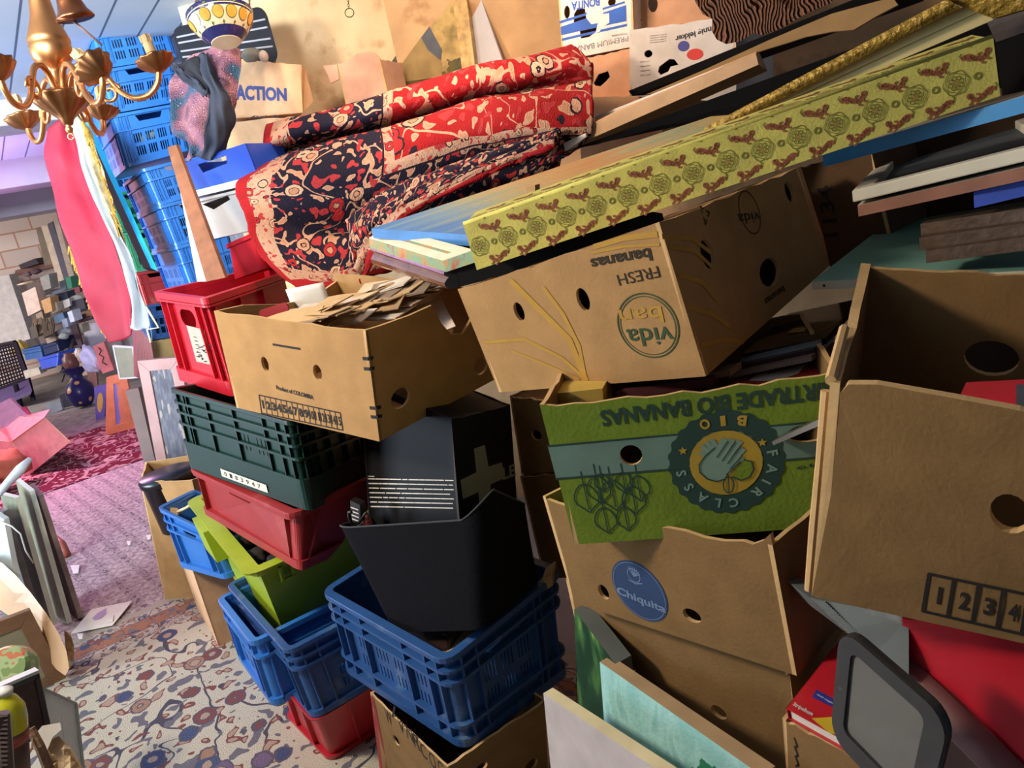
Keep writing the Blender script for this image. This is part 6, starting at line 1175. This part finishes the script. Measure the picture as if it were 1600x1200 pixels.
o1 = Z(309, 952, 0); o2 = Z(343, 1013, 0); dd = (o2-o1); nn = Vector((-dd.y, dd.x, 0)).normalized(); nn = nn if nn.y > 0 else -nn
H = Hexa(o1+UP*.40, o2+UP*.40, o2, o1, .30, back=nn); carton('banana_box', 'tan carton on the floor under the bright blue crate', H, KRAFT_P, holes=dict(front=[hole(H, 'front', 305, 935, .02, .02)]), lid=True)
mb = MB(); mb.box((-.006, -.004, H.H-.07), (H.W+.004, H.D, H.H+.02), 0, lambda p: H(*p)); tag(mb.build('red_lid', mat('dusty_red_card', hexc('#a54f48'), .8, var=.2)), 'dusty red carton lid on the tan floor carton', 'lid'); bpy.data.objects['red_lid'].name = 'carton_lid'
# ------------------------------------------------------------------ heap at the lower left
GW = mat('pale_green_wood', hexc('#b9c2ae'), .7, var=.12); OLV = mat('olive_board', hexc('#77775f'), .8, var=.25); GRB = mat('grey_board', hexc('#5b5c58'), .85, var=.25); BRB = mat('brown_backing', hexc('#7a5c42'), .8, var=.2); DKB = mat('dark_brown_backing', hexc('#43302a'), .8, var=.25, scale=30)
BK = Vector((-.85, .1, 0))
def lean(name, label, cat, A, B, C, D, th, mats, idx=None): return slab(name, label, cat, Hexa(A, B, C, D, th), mats, idx)
lean('leaning_board', 'rough grey-brown board nearest the aisle among the leaning canvases', 'board', (46, 757, 3.540), (60, 775, 3.360), (123, 967, 3.240), (104, 974, 3.420), .02, [mat('rough_greybrown', hexc('#73645c'), .9, var=.35, scale=14)])
lean('leaning_canvas', 'canvas with a pale green edge, second from the aisle in the leaning row', 'canvas', (24, 750, 3.504), (46, 768, 3.336), (105, 975, 3.216), (84, 968, 3.360), .02, [OLV, GW], [0, 1, 1, 1, 1, 1])
lean('leaning_canvas', 'olive canvas back, third from the aisle in the leaning row', 'canvas', (0, 772, 3.360), (24, 778, 3.192), (82, 978, 3.120), (50, 970, 3.264), .02, [mat('olive_canvas2', hexc('#6e705a'), .8, var=.2), GW], [0, 1, 1, 1, 1, 1])
lean('leaning_board', 'dark grey board at the far left of the leaning row', 'board', (-40, 800, 3.240), (4, 800, 3.072), (60, 985, 3.000), (10, 985, 3.168), .025, [GRB])
lean('leaning_board', 'bluish white strip of board leaning at the left border', 'board', (-30, 790, 2.940), (6, 812, 2.880), (24, 905, 2.880), (-30, 905, 2.940), .02, [mat('bluish_white', hexc('#b7c4c2'), .7)])
mb = MB(); mb.tube([P(-8, 778, 3.120), P(12, 755, 3.144), P(32, 733, 3.168), P(48, 716, 3.192)], [.014, .017, .021, .010], 12); tag(mb.build('pale_bat', mat('pale_grey_wood', hexc('#b4bcc4'), .5), smooth=True), 'pale grey bat sticking up from the leaning canvases', 'bat')
mb = MB(); mb.tube([P(0, 815, 2.880), P(18, 822, 2.856), P(32, 834, 2.856), P(40, 860, 2.880), P(52, 880, 2.904)], .003, 6); tag(mb.build('white_wire', mat('white_wire', hexc('#c8cdc8'), .5), smooth=True), 'thin white wire across the leaning canvases', 'wire')
root = thing('trowel', 'small trowel with a red handle behind the leaning canvases', 'trowel', P(106, 870, 4.002)); mb = MB(); mb.tube([P(88, 840, 4.071), P(96, 850, 4.043), P(105, 868, 4.002)], [.012, .022, .020], 10); mb.build('handle', mat('red_brown_handle', hexc('#a0523f'), .4), root, smooth=True); mb = MB(); mb.hull([P(76, 822, 4.140), P(90, 840, 4.085), P(84, 846, 4.085), P(80, 835, 4.168)]); mb.build('blade', mat('tarnished_gold', hexc('#a5813e'), .4, .7), root)
mb = MB(); pts = [(-20, 870), (4, 880), (24, 898), (48, 926), (72, 958), (92, 990), (104, 1018), (108, 1044), (102, 1056), (88, 1046), (62, 1012), (30, 972), (-20, 940)]
fr = lambda a, b, d=0: P(a, b, 2.84-.0010*(a)+d+.0003*abs(b-a-900)); panel(mb, lambda a, b: fr(a, b), lambda a, b: fr(a, b, .035), pts, (), 0, 0, 14); tag(mb.build('curved_board', mat('blond_wood', hexc('#c79f74'), .45, var=.18, scale=5), smooth=False), 'blond wooden board with a curved outline leaning at the left border', 'board')
H = Hexa((-45, 988, 2.626), (47, 953, 2.730), (105, 1064, 2.808), (10, 1110, 2.704), .03); framed('picture_frame', 'brown frame back with a greenish panel, leaning below the curved board', 'frame', H, BRB, mat('greenish_back', hexc('#8d8a70'), .85, var=.12), fw=.05)
c = P(12, 1042, 1.88); M = frame_at(c, (RC @ Vector((.15, .35, 1))), RC @ Vector((1, 0, 0))); t = NT('floral_tin', .4); v = t.coord('Object'); cc = t.ramp(t.noise(v, 22, 2), [(.35, '#7f9a62'), (.45, '#a9bd8b'), (.52, '#c97a5c'), (.58, '#9db685'), (.68, '#5f8a8e')], True); mb = MB(); mb.lathe([(0, .01), (.044, .01), (.05, 0), (.05, -.05), (.044, -.07), (0, -.07)], M, 24); tag(mb.build('floral_tin', t.done(cc), smooth=False), 'round green tin with red flowers at the left border', 'tin')
H = Hexa((-45, 1098, 1.66), (62, 1052, 1.76), (82, 1142, 1.80), (-25, 1196, 1.70), .03); rt = framed('picture_frame', 'dark brown frame back with a black and white edge, above the yellow bottle', 'frame', H, mat('black_frame_edge', hexc('#1d1a1c'), .4), DKB, fw=.012)
mb = MB(); mb.box((0, .002, H.H), (H.W, .028, H.H+.008), 0, lambda p: H(*p)); mb.build('white_edge', mat('greyish_white_edge', hexc('#b9c4c0'), .5), rt)
t = NT('misty_print', .4); v = t.coord('UV'); MP = t.done(t.ramp(t.noise(v, 3, 3), [(.35, '#8b98a0'), (.55, '#a9b3b4'), (.7, '#c3cac6')]))
H = Hexa((66, 1072, 1.92), (122, 1098, 2.0), (137, 1230, 2.02), (84, 1235, 1.94), .02); framed('framed_picture', 'white-matted misty picture standing at the edge of the floral rug', 'picture', H, mat('pale_grey_frame', hexc('#9aa097'), .5), MP, fw=.008, mat2=mat('white_mat_board', hexc('#d2d6cc'), .8), mw=.045)
c = P(12, 1215, 1.50); root = thing('bottle', 'yellow plastic bottle with a dark label at the lower left corner', 'bottle', c); up = (P(6, 1085, 1.48)-c); L = up.length; M = frame_at(c, up, RC @ Vector((1, 0, 0)))
mb = MB(); mb.lathe([(.0, 0), (.036, 0), (.038, .01), (.038, L*.70), (.034, L*.84), (.022, L*.95), (.013, L*.99), (.013, L*1.03), (0, L*1.03)], M, 28); mb.build('body', mat('yellow_liquid', hexc('#c2c02a'), .2, var=.1), root, smooth=True)
mb = MB(); mb.lathe([(.0386, L*.05), (.0386, L*.58)], M, 28); mb.build('label', mat('brown_label', hexc('#5d4030'), .6, var=.5, scale=30), root, smooth=True)
mb = MB(); mb.lathe([(.0392, L*.44), (.0392, L*.54)], M, 28); mb.build('red_band', mat('red_label_band', hexc('#9c4a3c'), .6, var=.2), root, smooth=True)
mb = MB(); mb.lathe([(.015, L*1.0), (.016, L*1.06), (0, L*1.06)], M, 16); mb.build('cap', mat('white_cap', hexc('#cfd0c4'), .5), root, smooth=True)
mb = MB(); mb.tube([P(48, 1138, 1.62), P(62, 1165, 1.62), P(78, 1205, 1.64)], [.009, .010, .011], 7); mb.tube([P(52, 1142, 1.62), P(50, 1170, 1.6), P(36, 1192, 1.58), P(14, 1196, 1.56)], .0022, 5); tag(mb.build('gnarled_stick', mat('bark', hexc('#7b5f48'), .9, var=.4, scale=40, bump=.6)), 'gnarled stick with a wire loop beside the yellow bottle', 'stick')
mb = MB(); pts = [(70, 1160), (92, 1150), (112, 1170), (132, 1205), (140, 1240), (80, 1240), (74, 1200)]; panel(mb, lambda a, b: P(a, b, 1.72+.03*noise.noise(Vector((a*.05, b*.05, 0)))), lambda a, b: P(a, b, 1.75), pts, (), 0, 0, 10); tag(mb.build('wood_chunk', mat('pale_carved_wood', hexc('#b99c74'), .7, var=.3, scale=18, bump=.3)), 'pale piece of carved wood at the bottom left of the floral rug', 'wood')
mb = MB(); pts = [(56, 1146), (66, 1134), (94, 1129), (96, 1140), (82, 1152), (74, 1172), (66, 1162)]; panel(mb, lambda a, b: P(a, b, 1.70), lambda a, b: P(a, b, 1.73), pts, (), 0, 0, 10); tag(mb.build('crumpled_paper', PAPER), 'crumpled white paper above the pale carved wood', 'paper')
mb = MB(); mb.tube([P(4, 1115, 1.36), P(8, 1160, 1.37), P(12, 1220, 1.38)], .012, 8); [mb.tube([P(-2, 1118+7*i, 1.355), P(13, 1118+7*i, 1.355)], .003, 5) for i in range(14)]; tag(mb.build('beaded_rod', mat('beaded_brown', hexc('#4e403a'), .4, var=.3)), 'dark ribbed rod at the very lower left border', 'rod')
mb = MB(); pts = [(100, 985), (110, 990), (116, 1010), (115, 1035), (107, 1046), (103, 1020)]; panel(mb, lambda a, b: P(a, b, 2.84), lambda a, b: P(a, b, 2.88), pts, (), 0, 0, 10); tag(mb.build('straw_bundle', mat('straw', hexc('#a5895c'), .9, var=.5, scale=70)), 'tuft of straw between the curved board and the floral rug', 'straw')
# ------------------------------------------------------------------ far end of the hall
P0 = P
def P(x, y, d): return P0(x, y, d*(1.42 if d < 4.2 else 1.6 if d < 4.65 else 1.76 if d < 6 else 1.42 if d < 8 else 1.12))
SALM = card('salmon_carton', '#cf7f78'); H = Hexa((18, 690, 4.15), (70, 652, 4.0), (110, 690, 4.0), (42, 745, 4.15), .45, back=(-.75, .6, 0)); rt = carton('cardboard_box', 'salmon carton with open flaps tipped on the far rug', H, SALM, lid=True)
mb = MB(); mb.add([P(*q) for q in ((0, 672, 4.15), (18, 690, 4.13), (70, 652, 3.99), (78, 640, 4.1), (40, 650, 4.2))], [(0, 1, 2, 3, 4)]); mb.build('open_flap', SALM, rt, solid=.005)
lean('pink_panel', 'pink panel leaning behind the salmon carton at the left border', 'panel', (-20, 640, 4.5), (15, 622, 4.5), (44, 650, 4.4), (0, 680, 4.4), .04, [mat('pink_panel_paint', hexc('#d58fa6'), .6)])
lean('red_envelope', 'bright crimson folder above the salmon carton', 'folder', (22, 640, 4.45), (40, 636, 4.45), (50, 652, 4.4), (34, 660, 4.4), .02, [mat('crimson_folder', hexc('#c92a50'), .5)])
blob('orange_cloth', 'crumpled orange-brown cloth left of the salmon carton', 'cloth', P(8, 728, 3.9), (.14, .16, .12), mat('orange_cloth', hexc('#a8563c'), .9), None, 8, .4)
STEELD = mat('dark_violet_metal', hexc('#2c2333'), .4, .6); root = thing('mesh_chair', 'dark metal mesh chair at the left border of the far aisle', 'chair', P(30, 640, 5.6)); mb = MB()
C4 = [P(-25, 545, 5.6), P(24, 535, 5.5), P(44, 592, 5.5), P(-10, 612, 5.6)]
for a, b in ((0, 1), (1, 2), (2, 3), (3, 0)): mb.tube([C4[a], C4[b]], .030, 7)
mb.build('back_frame', STEELD, root); mb = MB()
for i in range(1, 12): u = i/12; mb.tube([C4[0].lerp(C4[1], u), C4[3].lerp(C4[2], u)], .010, 4); mb.tube([C4[0].lerp(C4[3], u), C4[1].lerp(C4[2], u)], .010, 4)
mb.build('mesh', STEELD, root); mb = MB(); mb.tube([P(44, 592, 5.5), P(52, 625, 5.5)], .030, 7); mb.build('leg', STEELD, root); mb = MB(); mb.tube([P(24, 600, 5.3), P(34, 640, 5.35)], .030, 7); mb.build('leg', STEELD, root)
mb = MB(); mb.hull([P(-10, 612, 5.6), P(44, 592, 5.5), P(50, 610, 5.2), P(0, 630, 5.2), P(0, 636, 5.2), P(48, 616, 5.2)]); mb.build('seat', mat('violet_seat', hexc('#4d3a66'), .7), root)
c = P(131, 634, 4.75); tpv = P(116, 577, 4.75); M = frame_at(c, tpv-c, RC @ Vector((1, .2, 0))); L = (tpv-c).length; root = thing('vase', 'dark blue vase with ochre flowers and a pale flared rim on the far floor', 'vase', c)
mb = MB(); mb.lathe([(.0, 0), (.08, 0), (.105, .03), (.150, L*.35), (.132, L*.55), (.07, L*.72), (.062, L*.84), (.124, L*.97), (.145, L)], M, 28); t = NT('vase_glaze', .25); v = t.coord('Object'); mv = t.done(t.mix(t.lt(t.vor(v, 8), .30), rgb('#2a2350'), rgb('#b98a5a'))); mb.build('body', mv, root, smooth=True); mb = MB(); mb.lathe([(.145, L), (.138, L-.004), (.07, L*.9)], M, 28); mb.build('rim', mat('pale_rim', hexc('#cfc6c0'), .4), root, smooth=True)
far = lambda nm, lb, ct, pts, d, th, hx, rough=.7: lean(nm, lb, ct, *[(x, y, d) for x, y in pts], th, [mat(nm+'_'+hx[1:], hexc(hx), rough, var=.15)])
far('wardrobe_door', 'tall white door panel at the left border of the far wall', 'door', ((-40, 440), (14, 429), (52, 542), (-6, 560)), 9.6, .2, '#b5aca8')
far('low_cabinet', 'low white cabinet under the tall white door panel', 'cabinet', ((-30, 552), (40, 532), (50, 546), (-20, 575)), 9.3, .2, '#b3a8a3')
far('brown_shelf', 'brown wooden shelf board across the far wall', 'shelf', ((-40, 437), (112, 402), (113, 410), (-40, 447)), 10.2, .35, '#7a5248')
far('black_case', 'black flat case lying on the brown shelf of the far wall', 'case', ((29, 414), (54, 404), (61, 411), (33, 421)), 10.0, .3, '#3b3038')
for k, (pts, d, hx, lb) in enumerate((((( 56, 356), (66, 354), (84, 412), (70, 416)), 9.6, '#6d604f', 'olive-brown plank, leftmost of the planks standing at the far wall'), (((64, 353), (74, 352), (106, 450), (94, 452)), 9.3, '#b9a48f', 'light tan plank standing at the far wall'), (((74, 350), (82, 346), (112, 444), (103, 448)), 9.2, '#4a4552', 'dark slate plank between two lighter planks at the far wall'), (((82, 340), (90, 338), (116, 430), (108, 434)), 9.0, '#9c8a7c', 'greyish plank right of the slate one at the far wall'), (((88, 332), (96, 330), (122, 424), (115, 428)), 8.8, '#5f4a3c', 'brown plank nearest the flag at the far wall'))):
    far('tall_plank', lb, 'plank', pts, d, .06, hx)
items = [((35,425),(48,418),(52,432),(40,438),'#5e4a4e','plum cushion right beside the white door panel','cushion'),((48,420),(62,415),(66,428),(52,434),'#4b2f3c','dark plum bag under the black flat case','bag'),
 ((28,440),(52,434),(56,444),(32,452),'#c4ab92','folded beige cloth on the far shelf heap','cloth'),((34,458),(55,448),(64,484),(44,494),'#cdb3a4','pinkish beige carton upright at the far wall','carton'),
 ((62,434),(76,428),(80,450),(68,454),'#8f8a84','grey framed panel left of the lilac sign','panel'),((102,434),(110,432),(113,450),(106,452),'#2f7a5c','green bottle-shaped tin near the flag, far shelf','tin'),
 ((110,440),(122,436),(125,456),(113,460),'#8d4a54','dull red canister beside the green tin','canister'),((66,456),(98,449),(100,455),(70,463),'#b8bec8','pale grey tray below the lilac sign','tray'),
 ((86,460),(104,455),(108,472),(90,478),'#37404f','dark slate box in the middle of the far heap','box'),((108,462),(126,458),(130,470),(112,474),'#d8d2c8','white dish on the dark trays near the flag','dish'),
 ((106,472),(130,466),(134,482),(110,488),'#33303c','black tray stack near the flag','trays'),((64,470),(78,464),(82,486),(70,490),'#c2935f','ochre carton left of the slate box','carton'),
 ((105,488),(112,485),(117,502),(110,504),'#cfd6e6','white upright tube in the far heap','tube'),((84,494),(98,488),(102,500),(88,506),'#5f7ea8','blue patterned box in the far heap','box'),
 ((110,484),(124,481),(126,488),(112,492),'#8d7a94','lilac-grey book stack near the flag','books'),((132,486),(143,483),(146,492),(135,495),'#a9765a','orange-brown box on the pale board near the flag','box'),
 ((88,512),(110,506),(114,524),(92,530),'#b4b6c0','pale grey bag in the lower far heap','bag'),((92,520),(106,516),(108,530),(96,532),'#9aa3a0','greenish grey plastic bag in the lower far heap','bag'),
 ((50,500),(66,496),(70,520),(54,526),'#6d5a48','bundle of brown branches left of the ochre carton','branches'),((66,500),(82,496),(84,522),(70,528),'#544638','bundle of darker branches in the far heap','branches')]
for k, (a, b, c_, d_, hx, lb, ct) in enumerate(items):
    d0 = 8.6-.12*(k % 7)
    if ct in ('branches',):
        mb = MB(); r = random.Random(k)
        for q in range(14): u = r.random(); p0 = P(d_[0]+(c_[0]-d_[0])*u, d_[1]+(c_[1]-d_[1])*u, d0); u2 = min(1, max(0, u+r.uniform(-.3, .3))); p1 = P(a[0]+(b[0]-a[0])*u2, a[1]+(b[1]-a[1])*u2, d0+.1); mb.tube([p0, p0.lerp(p1, .5)+Vector((r.uniform(-.03, .03), 0, 0)), p1], [.016, .012, .008], 5)
        tag(mb.build('branch_bundle', mat('branch_'+hx[1:], hexc(hx), .9)), lb, ct)
    elif ct in ('bag', 'cushion', 'cloth', 'dish'):
        cx = (a[0]+c_[0])/2; cy = (a[1]+c_[1])/2; w = abs(b[0]-a[0])/1200*d0/2*1.23; h = abs(c_[1]-a[1])/1200*d0/2*1.23; blob(ct if ct != 'cloth' else 'folded_cloth', lb, ct, P(cx, cy, d0), (w, w*.8, h), mat('soft_'+hx[1:], hexc(hx), .8), None, k, .25)
    else: far({'tin': 'green_tin', 'carton': 'small_carton', 'trays': 'tray_stack', 'books': 'book_stack'}.get(ct, 'storage_'+ct if ct in ('box', 'tray', 'panel', 'tube', 'canister') else ct), lb, ct, (a, b, c_, d_), d0, .2, hx)
extra = [((40,462),(50,458),(54,476),(44,480),'#7d6a5c','brown paper roll at the left of the far heap','roll'),((58,452),(66,449),(68,462),(60,465),'#a89a90','dusty beige packet below the grey framed panel','packet'),((92,440),(102,437),(104,452),(95,455),'#6a6f78','steel-grey tin right of the lilac sign','tin'),
 ((78,476),(88,472),(91,486),(82,490),'#d0c2b4','cream carton below the slate box','carton'),((96,500),(104,497),(107,510),(99,513),'#8a93a8','bluish grey packet above the pale grey bag','packet'),((54,484),(64,480),(68,498),(58,502),'#8f7c6a','tan sack between the branches and the beige carton','bag'),
 ((114,496),(126,492),(130,503),(118,507),'#5d4550','plum box between the book stack and the broken frame','box'),((70,524),(84,519),(88,532),(74,537),'#a39080','sandy box under the darker branches','box'),((98,470),(108,466),(110,478),(101,482),'#b7b3ae','pale jug in the middle of the far heap','jug'),((46,512),(56,508),(60,526),(50,530),'#4f4338','dark brown basket left under the branches','basket'),
 ((118,510),(127,507),(130,520),(121,523),'#c7bcae','off-white packet behind the broken frame','packet'),((60,438),(72,434),(74,446),(63,450),'#7a4e4a','dull red tin between the cushion and the grey panel','tin')]
for k, (a, b, c_, d_, hx, lb, ct) in enumerate(extra): far('small_'+ct if ct != 'bag' else 'small_sack', lb, ct, (a, b, c_, d_), 8.5-.1*(k % 5), .2, hx)
rt = far('lilac_sign', 'lilac oval sign with dark writing in the far heap', 'sign', ((73, 434), (86, 426), (88, 448), (74, 452)), 8.3, .02, '#a894b8'); mb = MB(); mb.tube([P(80, 431, 8.25), P(83, 436, 8.25), P(80, 440, 8.25), P(85, 444, 8.25)], .008, 5); mb.build('dark_writing', INK, rt)
CF = mat('cobalt_crate', hexc('#234f8c'), .5); H = Hexa((32, 547, 6.8), (62, 541, 6.7), (66, 558, 6.7), (37, 564, 6.8), .35); crate('plastic_crate', 'small blue crate left of the navy one on the far floor', H, CF, foot=0, bands=((0, .02), (.05, .01)), cribs=False)
H = Hexa((62, 538, 6.7), (87, 530, 6.6), (92, 548, 6.6), (66, 556, 6.7), .35); crate('plastic_crate', 'small navy crate right of the blue one on the far floor', H, plast('navy_plastic', '#1d2a52'), foot=0, bands=((0, .02), (.05, .01)), cribs=False)
H = Hexa((56, 561, 6.6), (90, 552, 6.4), (88, 572, 6.4), (62, 578, 6.6), .3); crate('plastic_tub', 'bright blue basin in front of the navy crate on the far floor', H, plast('cobalt_basin', '#2b4fc4', .3), foot=0, bands=((0, .03),), cribs=False, cat='basin')
mb = MB(); mb.hull([P(*q) for q in ((14, 552, 7.2), (28, 532, 7.2), (46, 540, 7.2), (40, 548, 6.9), (22, 556, 6.9), (32, 530, 7.4))]); tag(mb.build('yellow_hood', mat('yellow_plastic', hexc('#d8b428'), .4)), 'yellow plastic hood behind the mesh chair', 'hood')
far('pale_door', 'pale grey panelled door leaning behind the flag', 'door', ((130, 506), (163, 502), (166, 548), (134, 552)), 5.6, .04, '#b9b4c4'); far('dark_frame', 'dark brown broken frame standing in front of the pale door', 'frame', ((108, 508), (119, 503), (131, 548), (127, 551)), 5.3, .04, '#4a3038'); far('dark_bar', 'dark brown bar on top of the broken frame', 'bar', ((109, 503), (144, 494), (145, 499), (110, 509)), 5.3, .04, '#4a3038')
far('tall_panel', 'pale grey panel right of the flag fringe in the far heap', 'panel', ((140, 476), (152, 472), (160, 505), (146, 508)), 5.8, .03, '#a5a4a2'); far('long_moulding', 'long dark moulding lying diagonally on the far floor', 'moulding', ((112, 530), (116, 531), (96, 598), (88, 600)), 5.4, .04, '#463a38')
rt = far('red_sign', 'dusty red board with black handwriting below the flag', 'sign', ((145, 541), (162, 534), (178, 578), (160, 584)), 4.3, .04, '#b0635a'); mb = MB(); mb.tube([P(154, 543, 4.25), P(158, 548, 4.25), P(155, 554, 4.25), P(162, 558, 4.25), P(160, 566, 4.25), P(167, 570, 4.25)], .006, 5); mb.build('black_writing', INK, rt)
blob('plastic_bag', 'crumpled translucent white plastic bag left of the red board', 'bag', P(142, 562, 4.6), (.08, .08, .15), mat('crumpled_white', hexc('#c9c6dc'), .4, bump=.8, bscale=30), None, 3, .5)
far('tan_panel', 'tan panel between the pale door and the vase', 'panel', ((112, 552), (134, 550), (140, 585), (118, 590)), 5.2, .04, '#b79c92'); far('rust_panel', 'small rust-coloured panel above the vase', 'panel', ((136, 580), (150, 578), (152, 602), (138, 606)), 4.9, .04, '#8d5a54')
far('open_book', 'pale book stack on the far floor beside the mesh chair', 'books', ((36, 580), (60, 574), (64, 584), (40, 592)), 5.4, .15, '#b5aa9a'); far('black_album', 'black album lying on the far floor left of the vase', 'album', ((92, 618), (112, 612), (116, 634), (100, 640)), 4.9, .12, '#231f30'); far('picture_tile', 'small pale framed tile on the far floor', 'tile', ((70, 632), (94, 626), (98, 640), (76, 648)), 4.8, .04, '#8d9398')
for k, (x, y, d, r, hx, lb) in enumerate(((110, 565, 5.0, .05, '#6d3f3a', 'dark red jar right of the books on the far floor'), (130, 556, 4.9, .04, '#b59a86', 'beige jar below the broken frame'), (160, 568, 4.5, .035, '#c08a94', 'pinkish jar right of the plastic bag'), (76, 566, 5.8, .05, '#9a8d84', 'greyish lump under the bright blue basin'), (124, 552, 5.0, .03, '#d8cfc6', 'small white cup near the broken frame'))):
    r *= 1.7; c = P(x, y, d); mb = MB(); mb.lathe([(0, -r), (r*.8, -r), (r, -r*.4), (r*.9, r*.6), (r*.5, r), (r*.55, r*1.2), (0, r*1.2)], Matrix.Translation(c), 18); tag(mb.build('small_jar', mat('jar_%d' % k, hexc(hx), .4), smooth=True), lb, 'jar')
